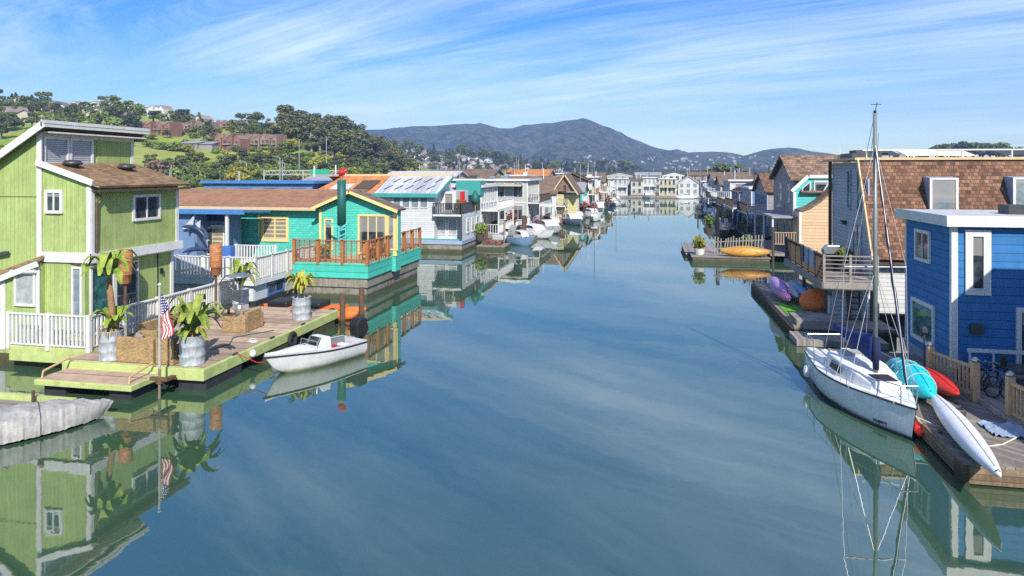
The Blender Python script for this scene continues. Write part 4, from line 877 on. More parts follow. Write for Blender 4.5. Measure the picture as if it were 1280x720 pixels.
# ================================================================== a houseboat of the rows farther off
def houseboat(label, x0, x1, y0, y1, zt, wall, roof='flat', rh=1.2, roofm='grey_roof', trimm='white', side='L', ns=3, nc=3, floors=2, gm='glass', z0=.75, deck=1.6, deckm='white', sdeck=0, balc=True, chim=None, wf=1.0, hullm='concrete', name='houseboat', group=None, cat='house', rm=0, clutter=2, oh=.35, sbal=False):
    t = thing(name, label, cat, ((x0+x1)/2, (y0+y1)/2, 0), group)
    f = 'E' if side == 'L' else 'W'; xf = x1 if side == 'L' else x0; sg = 1 if side == 'L' else -1
    b = MB(); b.box(x0-.2, y0-.2-sdeck, -.5, x1+.2, y1+.2, z0-.12)
    if deck: b.box(min(xf, xf+sg*deck), y0-.2-sdeck, -.5, max(xf, xf+sg*deck), y1+.2, z0-.12)
    part(b, 'hull', hullm, t)
    xm, ym = (x0+x1)/2, (y0+y1)/2; b = MB()
    if roof == 'gx': b.prism([(y0,z0),(y1,z0),(y1,zt),(ym,zt+rh),(y0,zt)], 'x', x0, x1)
    elif roof == 'gy': b.prism([(x0,z0),(x1,z0),(x1,zt),(xm,zt+rh),(x0,zt)], 'y', y0, y1)
    elif roof == 'sx': b.prism([(x0,z0),(x1,z0),(x1,zt+(rh if side == 'R' else 0)),(x0,zt+(rh if side == 'L' else 0))], 'y', y0, y1)
    elif roof == 'sy': b.prism([(y0,z0),(y1,z0),(y1,zt+rh),(y0,zt)], 'x', x0, x1)
    else: b.box(x0, y0, z0, x1, y1, zt)
    part(b, 'wall', wall, t); th = .16; r = None
    if roof == 'gx':
        for s, yy in ((1, y0), (-1, y1)):
            e = oh*rh/(ym-y0); b = MB(); b.slab([(x0-oh, yy-s*oh, zt-e), (x1+oh, yy-s*oh, zt-e), (x1+oh, ym, zt+rh), (x0-oh, ym, zt+rh)], th*s); r = part(b, 'roof', roofm, t)
    elif roof == 'gy':
        for s, xx in ((1, x0), (-1, x1)):
            e = oh*rh/(xm-x0); b = MB(); b.slab([(xx-s*oh, y0-oh, zt-e), (xm, y0-oh, zt+rh), (xm, y1+oh, zt+rh), (xx-s*oh, y1+oh, zt-e)], -th*s); r = part(b, 'roof', roofm, t)
    elif roof in ('sx', 'sy'):
        if roof == 'sx':
            a, c = (zt+rh, zt) if side == 'L' else (zt, zt+rh); q = [(x0-oh, y0-oh, a), (x1+oh, y0-oh, c), (x1+oh, y1+oh, c), (x0-oh, y1+oh, a)]
        else: q = [(x0-oh, y0-oh, zt), (x1+oh, y0-oh, zt), (x1+oh, y1+oh, zt+rh), (x0-oh, y1+oh, zt+rh)]
        b = MB(); b.slab(q, th); r = part(b, 'roof', roofm, t)
    else:
        b = MB(); b.box(x0-oh, y0-oh, zt, x1+oh, y1+oh, zt+.1); r = part(b, 'roof', roofm, t); b = MB()
        b.box(x0-oh, y0-oh-.04, zt-.12, x1+oh, y0-oh, zt+.16); b.box(xf+sg*oh, y0-oh-.04, zt-.12, xf+sg*(oh+.05), y1+oh, zt+.16); part(b, 'fascia', trimm, r)
    for (a, c) in ((x0, y0), (x1, y0), (xf, y1)): b = MB(); b.box(a-.07, c-.05, z0, a+.07, c+.07, zt-.02); part(b, 'corner_trim', trimm, t)
    fh = (zt-z0)/floors
    for k in range(floors):
        zc_ = z0+fh*(k+.55); wh = min(1.5, fh*.5)*wf
        if ns:
            ww = (x1-x0)/ns*.5
            for i in range(ns): window(t, (x0+(x1-x0)*(i+.5)/ns, y0, zc_), 'S', min(1.6, ww), wh, 2 if ww > .9 else 1, 1, trimm, gm)
        if nc:
            ww = (y1-y0)/nc*.52
            for i in range(nc): window(t, (xf, y0+(y1-y0)*(i+.5)/nc, zc_-(.25 if k == 0 else 0)), f, min(1.9, ww), wh*(1.3 if k == 0 else 1.1), 2, 1, trimm, gm)
    if sbal:
        for k in range(floors):
            zb = z0+fh*k; b = MB(); b.box(x0-.1, y0-1.3, zb-.14, x1+.1, y0-.07, zb); part(b, 'balcony', trimm, t); railing(t, [(x0, y0-1.2, zb), (x1, y0-1.2, zb)], 1.0, deckm, .3, 1.8, .12, .07, cap=.12)
        for xx in (x0+.05, (x0+x1)/2, x1-.05): b = MB(); b.box(xx-.08, y0-1.28, .3, xx+.08, y0-1.12, zt-fh+.0); part(b, 'porch_post', trimm, t)
    if floors > 1:
        b = MB(); b.box(x0-.02, y0-.06, z0+fh-.12, x1+.02, y0-.005, z0+fh+.08); part(b, 'band', trimm, t)
    if deck:
        xo = xf+sg*deck; ya = y0-.15-sdeck; b = MB(); b.box(min(xf, xo), ya, z0-.12, max(xf, xo), y1+.15, z0)
        if sdeck: b.box(x0, ya, z0-.12, x1, y0, z0)
        part(b, 'deck', 'grey_plain', t)
        railing(t, [(x0 if side == 'L' else x1, ya+.05, z0), (xo-sg*.06, ya+.05, z0), (xo-sg*.06, y1+.1, z0)] if sdeck else [(xf, ya+.05, z0), (xo-sg*.06, ya+.05, z0), (xo-sg*.06, y1+.1, z0)], 1.1, deckm, .3, 1.9, .11, .06, cap=.12)
        if balc and floors > 1:
            zb = z0+fh; b = MB(); b.box(min(xf, xo), y0, zb-.16, max(xf, xo), y1, zb); part(b, 'balcony', trimm, t)
            railing(t, [(xf, y0+.05, zb), (xo-sg*.06, y0+.05, zb), (xo-sg*.06, y1-.05, zb)], 1.05, deckm, .3, 1.9, .1, .06, cap=.1)
            for yy in (y0+.1, y1-.1): b = MB(); b.box(xo-sg*.06-.06, yy-.06, z0, xo-sg*.06+.06, yy+.06, zb-.16); part(b, 'porch_post', trimm, t)
    if deck and clutter:
        rr = random.Random(int(abs(x0*7+y1*3)))
        for k in range(clutter):
            yy = rr.uniform(y0+.4, y1-.4); xx = xf+sg*deck*rr.uniform(.3, .75)
            if rr.random() < .6: shrub(xx, yy, z0, rr.uniform(.45, .7), rr.choice(['leaf_bush','leaf_oak','leaf_broom','flower','leaf_rust']), 'small tub plant on a houseboat deck in the middle distance', 'tub plants on the farther houseboat decks', rr.choice(['pile_wood','white','dark_wood','galv']))
            else:
                c_ = thing('deck_chest', 'storage chest on a houseboat deck in the middle distance', 'chest', (xx, yy, z0), 'storage chests on the farther decks'); s_ = rr.uniform(.5, .8); part(MB().box(xx-.35, yy-s_, z0, xx+.35, yy+s_, z0+.6), 'body', rr.choice(['grey_plain','blue_trim','redwood','teal_trim']), c_, bevel=.03); part(MB().box(xx-.38, yy-s_-.03, z0+.6, xx+.38, yy+s_+.03, z0+.68), 'lid', rr.choice(['grey_plain','white','dark_wood']), c_)
    top = zt+(rh if roof != 'flat' else .15)
    if chim: b = MB(); b.tube([(xm-.8, ym, zt), (xm-.8, ym, top+.9)], .16, 8); b.lathe([(.24,0),(.24,.12),(.02,.2)], (xm-.8, ym, top+.9), 8); part(b, 'chimney', chim, r)
    rg_ = random.Random(int(abs(x0*13+y0*7)))
    for k in range(rg_.randint(1, 3)):
        a, c = rg_.uniform(x0+.4, x1-.4), rg_.uniform(y0+.4, y1-.4); hh = rg_.uniform(.8, 2.6); part(MB().tube([(a, c, zt), (a, c, top+hh)], .05 if hh > 1.6 else .09, 5), 'antenna' if hh > 1.6 else 'vent_pipe', rg_.choice(['galv', 'white', 'dark_metal']), r)
    for k in range(rm):
        a, c = rg_.uniform(x0+.5, x1-1.2), rg_.uniform(y0+.5, y1-1.2); b = MB(); b.box(a, c, zt+.05, a+rg_.uniform(.5,1.4), c+rg_.uniform(.5,1.2), top+rg_.uniform(.1,.55)); part(b, 'roof_box', rg_.choice(['white', 'steel', 'dark_metal']), r)
    return t
# ------------------------------------------------------------------ left row beyond the teal house
# white house with the pale metal roof
t = thing('white_houseboat', 'white lap sided houseboat with pale corrugated roof and teal trim beyond the teal house', 'house', (-22, 68, 0))
Yw = 66.0; xa, xb = at(470, 270, Y=Yw).x, at(543, 270, Y=Yw).x; xc = at(575, 300, Y=Yw-1).x; xd = at(600, 300, Y=Yw+7).x
b = MB(); b.box(xa-6, Yw-.6, -.5, xd, 73.6, .8); part(b, 'hull', 'concrete', t, bevel=.05)
b = MB(); b.box(xa-6, Yw-.7, .8, xd+.1, 73.7, 1.15); part(b, 'hull_rim', 'sky_trim', t)
b = MB(); b.box(xa-6, Yw, 1.1, xb, 73.2, 5.9); b.prism([(Yw,5.9),(73.2,5.9),(69.6,7.3)], 'x', xb-.4, xb); part(b, 'wall', 'white_lap', t)
b = MB(); b.box(xb, Yw+1.2, 1.1, xc-.2, 73.2, 3.6); part(b, 'side_wall', 'white_lap', t)
b = MB(); b.box(xb, Yw+2.4, 3.8, xb+1.6, 73.2, 6.0); part(b, 'upper_room', 'white_lap', t)
b = MB(); b.slab([(xa, Yw-.5, 5.75), (xb+.45, Yw-.5, 5.75), (xb+.9, 69.6, 7.5), (xa+.3, 69.6, 7.5)], .1); r = part(b, 'metal_roof', 'metal_roof', t)
b = MB(); b.slab([(xa-7, Yw-.5, 5.75), (xa-.05, Yw-.5, 5.75), (xa+.25, 69.6, 7.5), (xa-5.2, 69.6, 7.5)], .1); part(b, 'tile_roof', 'tile_orange', t)
b = MB(); b.slab([(xa-7, 69.62, 7.6), (xb+.2, 69.62, 7.6), (xb-.2, 73.6, 5.8), (xa-7, 73.6, 5.8)], -.1); part(b, 'tile_roof', 'tile_orange', t)
b = MB(); b.box(xa-5.2, 69.45, 7.55, xb+.9, 69.75, 7.78); part(b, 'ridge_cap', 'tan_trim', r)
for i in range(5):
    for j in range(2):
        b = MB(); x_ = xa+.7+i*1.15+j*.35; y_ = Yw+.3+j*1.6; zz = 5.85+.8/3.1*1.0*(y_-Yw+.5)*.55*1.25
        b.slab([(x_, y_, 5.85+(y_-Yw+.5)*.4268+.03), (x_+.12, y_, 5.85+(y_-Yw+.5)*.4268+.03), (x_+.7, y_+.9, 5.85+(y_-Yw+1.4)*.4268+.03), (x_+.58, y_+.9, 5.85+(y_-Yw+1.4)*.4268+.03)], .04); part(b, 'roof_strut', 'dark_metal', r)
b = MB(); b.box(xa-7, Yw-.56, 5.45, xb+.5, Yw-.48, 5.85); b.slab([(xb+.45, Yw-.5, 5.55), (xb+.9, 69.6, 7.3), (xb+.9, 69.6, 7.56), (xb+.45, Yw-.5, 5.84)], .08); part(b, 'fascia', 'teal_trim', r)
b = MB(); b.slab([(xa-2.6, Yw+.2, 6.2), (xa-.7, Yw+.2, 6.2), (xa-.4, Yw+2.2, 7.05), (xa-2.3, Yw+2.2, 7.05)], .1); sk = part(b, 'skylight', 'dark_wood', t)
b = MB(); b.slab([(xa-5.4, Yw-.3, 5.97), (xa-3.2, Yw-.3, 5.97), (xa-2.9, Yw+1.4, 6.7), (xa-5.0, Yw+1.4, 6.7)], .06); part(b, 'solar_panel', 'pale_roof', t)
for i in range(4): p = at(494+i*11.2, 253, Y=Yw); window(t, (p.x+.2, Yw, p.z), 'S', .72, .95, 1, 1, 'white', 'glass_pale', .08)
for px in (552, 566): p = at(px, 290, Y=Yw+1.2); window(t, (p.x, Yw+1.2, 2.4), 'S', .8, 1.5, 1, 1, 'white', 'glass_curtain', .1)
window(t, (xb+.8, Yw+2.4, 4.9), 'S', .8, 1.7, 1, 1, 'white', 'glass', .1)
b = MB(); b.box(xb, Yw-.6, 3.58, xc, 73.4, 3.76); part(b, 'balcony', 'white', t)
railing(t, [(xb+.05, Yw-.5, 3.76), (xc-.05, Yw-.5, 3.76), (xc-.05, 73.3, 3.76)], 1.1, 'dark_metal', .17, 1.8, .1, .09, cap=.12)
b = MB(); b.box(xc-.1, Yw-.45, 1.1, xc, 73.3, 3.58); part(b, 'side_panel', 'white_board', t)
for yy in (68, 70, 72): window(t, (xc, yy, 2.5), 'E', .9, 1.3, 1, 2, 'white', 'glass_pale', .12)
b = MB(); b.box(xc-.12, Yw-.55, 1.0, xc+.05, Yw-.4, 4.9); part(b, 'porch_post', 'dark_metal', t); b = MB(); b.box(xa, Yw-.1, 1.0, xc+.02, Yw-.01, 1.28); part(b, 'band', 'teal_trim', t)
c = at(578, 248, Y=68); b = MB(); b.box(c.x-.2, 67.8, 3.76, c.x+.2, 68.2, c.z+.7); b.box(c.x-.35, 67.75, c.z-.6, c.x+.35, 68.25, c.z-.2); single(b, 'totem_post', 'red', 'red carved post standing on the upper deck of the white houseboat', 'post')
shrub(at(573,262,Y=67.5).x, 67.5, 3.8, .6, 'leaf_broom', 'yellow green shrub by the red post on the white houseboat deck')
def umbrella(x, y, z, h, m, label):
    t = thing('closed_parasol', label, 'parasol', (x, y, z)); b = MB(); b.tube([(x,y,z),(x,y,z+h)], .04); part(b, 'pole', 'pine', t)
    b = MB(); b.lathe([(.2,0),(.55,.35),(.45,.8),(.18,1.3),(.03,1.5)], (x,y,z+h-1.5), 10); part(b, 'canopy', m, t, True)
umbrella(at(594,262,Y=70).x, 70, 3.8, 2.3, 'green_metal', 'dark green half folded parasol on the white houseboat deck')
# the others of the row
XQ = -17.5
hb_ = houseboat
hb_('pale grey two storey houseboat with white railings and a turquoise awning', -30, -19.3, 78, 87, 6.3, 'pale_lap', 'flat', roofm='pale_roof', nc=4, ns=4, deck=2.2, rm=3, deckm='white', gm='glass_pale')
b = MB(); c = at(588, 232, Y=77.5); b.box(c.x-1.6, 77.0, 5.3, c.x+1.3, 79.0, 7.0); single(b, 'roof_cabin', 'teal_trim', 'turquoise board cabin standing on the roof of the pale grey houseboat', 'cabin')
hb_('large grey white houseboat with a flat cream edged roof and dark upper window', -29, -16.2, 92, 102, 6.9, 'pale_lap', 'flat', roofm='grey_roof', trimm='white', nc=4, ns=5, deck=1.8, rm=6, wf=1.25, deckm='dark_wood')
b = MB(); c0_, c1_ = at(614, 232, Y=91).x, at(652, 232, Y=91).x; b.box(c0_, 90.4, 6.05, c1_, 92, 6.35); single(b, 'canopy_roof', 'cream_lap', 'cream flat canopy over the balcony of the large grey houseboat', 'canopy', group=None)
hb_('brown shingled houseboat with white glazed walls and a small triangular attic', -28, -14.3, 107, 118, 4.6, 'white_board', 'gx', 2.6, 'tile_brown', nc=4, ns=6, deck=1.6, wf=1.3, deckm='grey_plain', gm='glass_pale')
ya = 108.5; xg = at(706, 225, Y=ya).x
t = thing('attic_houseboat', 'small houseboat with a steep wooden attic gable and yellow walls', 'house', (xg, ya, 0))
b = MB(); b.box(xg-2.2, ya-.5, -.5, xg+2.6, ya+8, .7); part(b, 'hull', 'concrete', t); b = MB(); b.box(xg-1.9, ya, .7, xg-.2, ya+6.5, 4.4); b.box(xg-.2, ya+1.5, .7, xg+1.7, ya+6.5, 4.4); part(b, 'wall', 'yellow_lap', t)
b = MB(); b.prism([(xg-1.7,4.9),(xg+1.7,4.9),(xg,7.5)], 'y', ya, ya+7.5); part(b, 'gable', 'lattice', t)
for s in (-1, 1): b = MB(); b.slab([(xg+s*2.2, ya-.5, 4.5), (xg, ya-.5, 7.8), (xg, ya+7.9, 7.8), (xg+s*2.2, ya+7.9, 4.5)], s*.15); part(b, 'roof', 'tile_brown', t)
for s in (-1, 1): b = MB(); b.slab([(xg+s*2.25, ya-.6, 4.45), (xg, ya-.6, 7.75), (xg, ya-.5, 7.75), (xg+s*2.25, ya-.5, 4.45)], s*.2); part(b, 'barge_board', 'tan_trim', t)
window(t, (xg, ya, 5.6), 'S', .9, 1.0, 2, 1, 'redwood', 'glass'); window(t, (xg-1.4, ya, 2.6), 'S', .4, 2.4, 1, 1, 'white', 'glass'); window(t, (xg+1.7, ya+3, 2.8), 'E', 2, 2, 2, 1, 'white', 'glass')
hb_('low aqua houseboat with pink flowers along its deck', -19, -11.4, 122, 131, 4.4, 'aqua', 'gx', 1.4, 'grey_roof', ns=3, nc=4, floors=1, deck=2, deckm='redwood')
hb_('narrow dark brown wooden houseboat with an upper cabin', -18, -11.6, 136, 144, 6.4, 'dark_wood', 'gy', 1.5, 'tile_brown', ns=2, nc=3, deck=1.5, deckm='redwood')
hb_('white houseboat with red framed upper windows', -17, -10.8, 149, 158, 6.9, 'white_lap', 'flat', roofm='pale_roof', trimm='white', ns=3, nc=3, deck=1.5, deckm='grey_plain', rm=3)
hb_('rust red houseboat with a shallow gable, near the end of the left row', -17, -10.2, 163, 172, 5.6, 'redwood', 'gx', 1.4, 'tile_brown', ns=3, nc=3, deck=1.5)
hb_('cream houseboat with a long flat roof, last of the left row', -17, -9.5, 178, 188, 6.3, 'cream_lap', 'flat', roofm='pale_roof', ns=3, nc=4, deck=1.5)
# second row behind, seen over the roofs
hb_('houseboat with a bright blue flat roof behind the teal house', -47, -34.5, 66, 76, 6.9, 'bluegrey', 'flat', roofm='blue_roof', trimm='blue_roof', ns=4, nc=2, deck=0)
hb_('grey houseboat with a low dark gable behind the long brown roof', -43.5, -33.6, 79, 89, 6.3, 'grey_lap', 'gx', 1.2, 'grey_roof', ns=3, nc=2, deck=0)
hb_('wide pale roofed houseboat behind the orange roof', -40, -29, 99, 109, 7.0, 'pale_lap', 'gx', 1.0, 'pale_roof', ns=3, nc=2, deck=0)
hb_('tan roofed houseboat in the second row on the left', -37, -27, 117, 127, 7.2, 'cream_lap', 'gx', 1.2, 'tile_brown', ns=3, nc=2, deck=0)
hb_('flat white houseboat in the second row on the left', -34, -24, 134, 145, 7.3, 'white_lap', 'flat', roofm='pale_roof', ns=4, nc=2, deck=0, rm=4)
hb_('rust roofed houseboat in the second row on the left', -32, -22, 152, 163, 7.0, 'taupe_lap', 'gx', 1.5, 'tile_orange', ns=3, nc=2, deck=0)
hb_('grey flat houseboat in the second row, closest to the far basin', -30, -20, 170, 182, 7.6, 'grey_lap', 'flat', roofm='grey_roof', ns=4, nc=2, deck=0, rm=3)
# ------------------------------------------------------------------ far row across the end of the water
FAR = [(698,712,'grey_lap','gy',4.6,1.5,'tile_brown',2,'grey far houseboat with a small gable, leftmost of the end row'),
 (714,733,'white_lap','flat',5.6,0,'pale_roof',3,'white far houseboat with flat roof beside the small grey gable'),
 (735,752,'taupe_lap','gx',4.6,1.4,'tile_brown',2,'brownish far houseboat with a low roof between two white ones'),
 (755,784,'pale_lap','flat',5.9,0,'grey_roof',5,'wide pale far houseboat with a long balcony in the end row'),
 (789,803,'cream_lap','sy',5.2,.9,'tile_brown',2,'cream far houseboat with a slanted roof'),
 (804,820,'white_lap','flat',6.2,0,'pale_roof',3,'white far houseboat touching the cream slanted one'),
 (824,845,'yellow_lap','flat',5.8,0,'pale_roof',4,'pale yellow far houseboat with white trim'),
 (848,873,'white_lap','gy',4.6,2.2,'pale_roof',3,'bright white far houseboat with a broad gable'),
 (876,889,'grey_lap','flat',5.0,0,'grey_roof',2,'low grey far houseboat right of the white gable'),
 (890,905,'cream_lap','gy',5.2,1.2,'tile_brown',3,'cream gabled far houseboat at the right end of the end row')]
for i, (p0_, p1_, wm, rf, zt_, rh_, rm_, ns_, lb) in enumerate(FAR):
    yy = 216+i*.9+(i % 3)*1.6; houseboat(lb, gx(p0_, yy), gx(p1_, yy), yy, yy+8, zt_, wm, rf, rh_, rm_, ns=ns_, nc=0, floors=2, deck=0, sdeck=1.5, wf=1.25, sbal=(i % 3 != 1), gm=('glass_pale' if i % 2 else 'glass'), deckm=('white' if i % 2 else 'grey_plain'), chim='dark_metal' if i % 4 == 0 else None, rm=2 if rf == 'flat' else 0)
for i, (p0_, p1_, wm, zt_, rm_, lb) in enumerate([(690,720,'grey_lap',8.0,'grey_roof','grey roofed houseboat behind the leftmost end houses'),(722,756,'lattice',7.6,'tile_brown','dark brown houseboat roof left of centre behind the end row'),(758,792,'pale_lap',8.0,'tile_brown','pale walled houseboat with brown roof behind the wide pale one'),(794,826,'taupe_lap',7.7,'grey_roof','grey roofed taupe houseboat behind the cream slanted one'),(828,858,'white_lap',8.1,'tile_brown','white houseboat with brown roof behind the yellow one'),(860,896,'lattice',7.7,'tile_brown','long dark brown houseboat behind the white gable')]):
    yy = 258+(i*5) % 12; houseboat(lb, gx(p0_, yy), gx(p1_, yy), yy, yy+8, zt_-1, wm, 'gx' if i % 2 else 'gy', 1.1, rm_, ns=4, nc=0, deck=0, chim='dark_metal' if i % 2 else None)
b = MB(); b.box(gx(690,214), 213.2, .1, gx(905,222), 214.6, .6); single(b, 'walkway', 'grey_wood_x', 'long floating walkway in front of the far end row of houseboats', 'walkway')
# ================================================================== RIGHT: blue house
XB, YB = 10.75, 27.2
zt = at(1192, 272, X=XB).z+.05
t = thing('blue_house', 'bright blue shingled houseboat with white trim, nearest on the right bank', 'house', (XB, YB, 0))
b = MB(); b.box(XB+.15, YB+.1, -.6, 24, 31.6, .95); part(b, 'hull', 'navy', t)
b = MB(); b.prism([(XB-.05, .9), (XB+.1, .9), (XB+.4, .2), (XB+.15,.2)], 'y', YB, 31.9); part(b, 'hull_rim', 'sky_trim', t)
b = MB(); b.box(XB, YB, .95, 24, 31.7, zt-.3); part(b, 'wall', 'blue', t)
b = MB(); b.box(XB-.25, YB-.25, zt-.33, 24, 31.95, zt); part(b, 'roof', 'pale_roof', t)
b = MB(); b.box(XB-.3, YB-.31, zt-.36, 24, YB-.252, zt+.03); b.box(XB-.31, YB-.252, zt-.36, XB-.252, 32, zt+.03); b.box(XB-.25, YB-.25, zt-.36, XB-.002, 31.9, zt-.332); b.box(XB, YB-.25, zt-.36, 24, YB-.002, zt-.332); part(b, 'fascia', 'white', t)
b = MB(); b.box(XB-.05, YB-.05, .95, XB+.16, YB, zt-.36); b.box(XB-.05, YB, .95, XB, YB+.12, zt-.36); part(b, 'corner_trim', 'white', t); b = MB(); b.box(XB-.04, 31.6, .95, XB, 31.72, zt-.36); part(b, 'corner_trim', 'white', t)
p = at(1154, 307, X=XB); window(t, (XB, p.y, p.z), 'W', 1.25, 1.0, 2, 1, 'white', 'glass', .13)
p = at(1154, 402, X=XB); window(t, (XB, p.y, p.z), 'W', 2.0, 1.35, 1, 1, 'white', 'glass_teal', .14)
p = at(1222, 328, Y=YB); window(t, (p.x, YB, p.z), 'S', .34, 1.85, 1, 1, 'white', 'glass', .24)

p = at(1276, 430, Y=YB); window(t, (p.x+.5, YB, 2.0), 'S', 1.0, 2.1, 1, 1, 'white', 'glass', .16, name='door')
p = at(1219, 411, Y=YB); b = MB(); b.box(p.x-.2, YB-.2, p.z-.17, p.x+.2, YB, p.z+.2); part(b, 'meter_box', 'dark_metal', t, bevel=.03)
b = MB(); q = at(1228, 266, X=15).x; b.box(13.2, 28.6, zt, 13.9, 29.4, zt+.35); b.box(13.95, 28.7, zt, 16.0, 29.3, zt+.28); part(b, 'roof_box', 'dark_metal', t)
b = MB(); b.box(XB+.35, YB-.35, 1.62, 24, YB-.28, 1.75)
for k in range(16): b.box(XB+.4+k*.75, YB-.34, 1.0, XB+.46+k*.75, YB-.29, 1.62)
part(b, 'railing', 'white', t); b = MB(); b.box(XB+.3, YB-1.2, .62, 24, YB-.01, .9); part(b, 'porch', 'grey_wood_x', t)
# tall neighbour just outside the right edge; it shades the lower part of the blue front
nb = thing('mansard_houseboat', 'tall grey houseboat with a long sloping roof, just outside the right edge of the view', 'house', (17, 17, 0))
b = MB(); b.box(12.5, 9.3, -.5, 23, 21.4, .6); part(b, 'hull', 'concrete', nb)
b = MB(); b.loft([[Vector((13.0,y_,.6)),Vector((13.0,y_,a_)),Vector((14.8,y_,c_)),Vector((23,y_,c_)),Vector((23,y_,.6))] for y_, a_, c_ in ((21.2,7.6,9.35),(10,2.9,4.6))]); part(b, 'wall', 'grey_lap', nb)
b = MB(); b.loft([[Vector((12.75,y_,a_-.2)),Vector((14.8,y_,c_+.01)),Vector((23.2,y_,c_+.01)),Vector((23.2,y_,c_+.13)),Vector((14.75,y_,c_+.13)),Vector((12.7,y_,a_-.08))] for y_, a_, c_ in ((21.4,7.7,9.44),(9.7,2.8,4.48))]); part(b, 'roof', 'tile_brown', nb)
for yy, zz in ((19.4, 5.2), (19.4, 2.2), (16.5, 2.2)): window(nb, (13.0, yy, zz), 'W', 1.4, 1.3, 2, 1)
# dock before it
dk = thing('plank_dock', 'weathered grey plank dock below the blue house holding kayaks and a bicycle', 'dock', (11, 23, 0))
b = MB(); b.add([(8.0,19.45,.34),(21,19.45,.34),(21,30.8,.34),(8.35,30.8,.34),(8.0,19.45,.52),(21,19.45,.52),(21,30.8,.52),(8.35,30.8,.52)], [(0,3,2,1),(4,5,6,7),(0,1,5,4),(1,2,6,5),(2,3,7,6),(3,0,4,7)]); part(b, 'deck', 'grey_wood_d', dk)
b = MB(); b.box(7.95, 19.35, .05, 21, 19.45, .45); b.bar((7.97,19.4,.3),(8.3,30.8,.3),.1,.42); part(b, 'edge_beam', 'dock_edge', dk)
b = MB()
for k in range(3): b.box(8.5, 20+k*3.6, -.5, 21, 22+k*3.6, .32)
part(b, 'pontoon', 'dark_hull', dk)
b = MB(); b.box(7.9,19.3,.0,8.02,19.9,.5); part(b, 'corner_plate', 'pile_wood', dk)
for yy in (21.6, 24.6): b = MB(); b.bar((8.2, yy-.16, .6), (8.2, yy+.16, .6), .06, .05); b.box(8.17, yy-.05, .52, 8.23, yy+.05, .6); part(b, 'cleat', 'dark_metal', dk)
GR = 'pale wooden railings of the blue house deck'
def dock_rail(pts, label):
    o = thing('deck_railing', label, 'railing', pts[0], GR)
    for k, p in enumerate(pts):
        b = MB(); b.box(p[0]-.1, p[1]-.1, p[2], p[0]+.1, p[1]+.1, p[2]+1.28); part(b, 'post', 'pine', o); b = MB(); b.lathe([(.07,0),(.12,.05),(.12,.1),(.03,.17)], (p[0], p[1], p[2]+1.28), 8); part(b, 'cap', 'steel', o)
    b = MB()
    for p, q in zip(pts[:-1], pts[1:]):
        p, q = Vector(p), Vector(q); d = (q-p).normalized()*.101; b.bar(p+d+Vector((0,0,1.1)), q-d+Vector((0,0,1.1)), .12, .07); b.bar(p+d+Vector((0,0,.2)), q-d+Vector((0,0,.2)), .06, .09); n = int((q-p).length/.17)
        for i in range(1, n): r = p.lerp(q, i/n); b.bar(r+Vector((0,0,.2)), r+Vector((0,0,1.1)), .055)
    part(b, 'pickets', 'pine', o)
dock_rail([(9.85, 26.7, .53), (10.45, 24.75, .53)], 'short pale wooden railing section behind the red kayak')
dock_rail([(10.75, 23.2, .53), (11.0, 21.0, .53), (11.25, 19.2, .53)], 'pale wooden railing section at the right edge, right of the bicycle')
b = MB(); b.box(10.55, 19.5, .53, 12.25, 21.9, .66); b.box(10.55, 21.9, .53, 21, 26.1, .66); b.box(10.5, 23.3, .53, 10.56, 24.7, .68); single(b, 'deck_platform', 'grey_wood_x', 'raised plank platform behind the railings before the blue house', 'platform')
# kayaks
def kayak(label, a, c, wd, ht, m, name='kayak', flip=False, group=None, tip=.12, cockpit=False, n=18, m2=None):
    a, c = Vector(a), Vector(c); d = (c-a); L_ = d.length; d.normalize(); s = Vector((-d.y, d.x, 0)).normalized(); u = d.cross(s)*-1
    if u.z < 0: u = -u
    o = thing(name, label, 'kayak', a.lerp(c, .5), group); b = MB(); rings = []
    for i in range(n+1):
        t = i/n; e = max(.02, math.sin(PI*t)**.62); w_ = wd/2*e; ctr = a+d*L_*t+u*(tip*abs(2*t-1)**3); h_ = ht*(.35+.65*e); R = []
        for j in range(14):
            an = 2*PI*j/14; ca, sa = math.cos(an), math.sin(an); R.append(ctr+s*w_*math.copysign(abs(ca)**.8, ca)+u*(h_*(.62 if sa > 0 else .38)*math.copysign(abs(sa)**.9, sa)*(e**.4)))
        rings.append(R)
    b.loft(rings); part(b, 'hull', m, o, True)
    b = MB(); b.tube([a+d*L_*i/n+u*(tip*abs(2*i/n-1)**3+ht*(.35+.65*max(.02, math.sin(PI*i/n)**.62))*.62*max(.02, math.sin(PI*i/n)**.62)**.4+.005) for i in range(1, n)], .018, 5); part(b, 'keel_line' if flip else 'deck_line', m2 or m, o)
    if cockpit:
        q = a.lerp(c, .48)+u*(ht*.62); b = MB(); b.lathe([(.33,0),(.36,.04),(.33,.07),(.27,.05),(.25,.0)], (0,0,0), 16); b.v = [tuple(q+d*v[0]*1.5+s*v[1]*.8+u*v[2]) for v in b.v]; part(b, 'cockpit_rim', 'black', o)
    for e_ in (a.lerp(c,.03), a.lerp(c,.97)): b = MB(); q = e_+u*(tip*.9+ht*.1); b.tube([q-s*.05, q+u*.07, q+s*.05], .012, 5); part(b, 'grab_loop', 'black', o)
    return o
kayak('long white kayak lying upside down diagonally across the plank dock', (9.0, 24.3, .80), (8.1, 17.9, .80), .70, .46, 'kayak_white', tip=.06, flip=True)
kayak('bright red sit on top kayak lying by the deck railing', (9.45, 27.2, .86), (9.6, 23.9, .86), .85, .55, 'kayak_red', 'sea_kayak', tip=.12)
o = kayak('boat under a shiny turquoise tarp between the sailboat and the red kayak', (8.75, 27.3, .95), (8.75, 23.6, .9), 1.15, .95, 'tarp', 'tarp_covered_kayak', tip=.05)
b = MB()
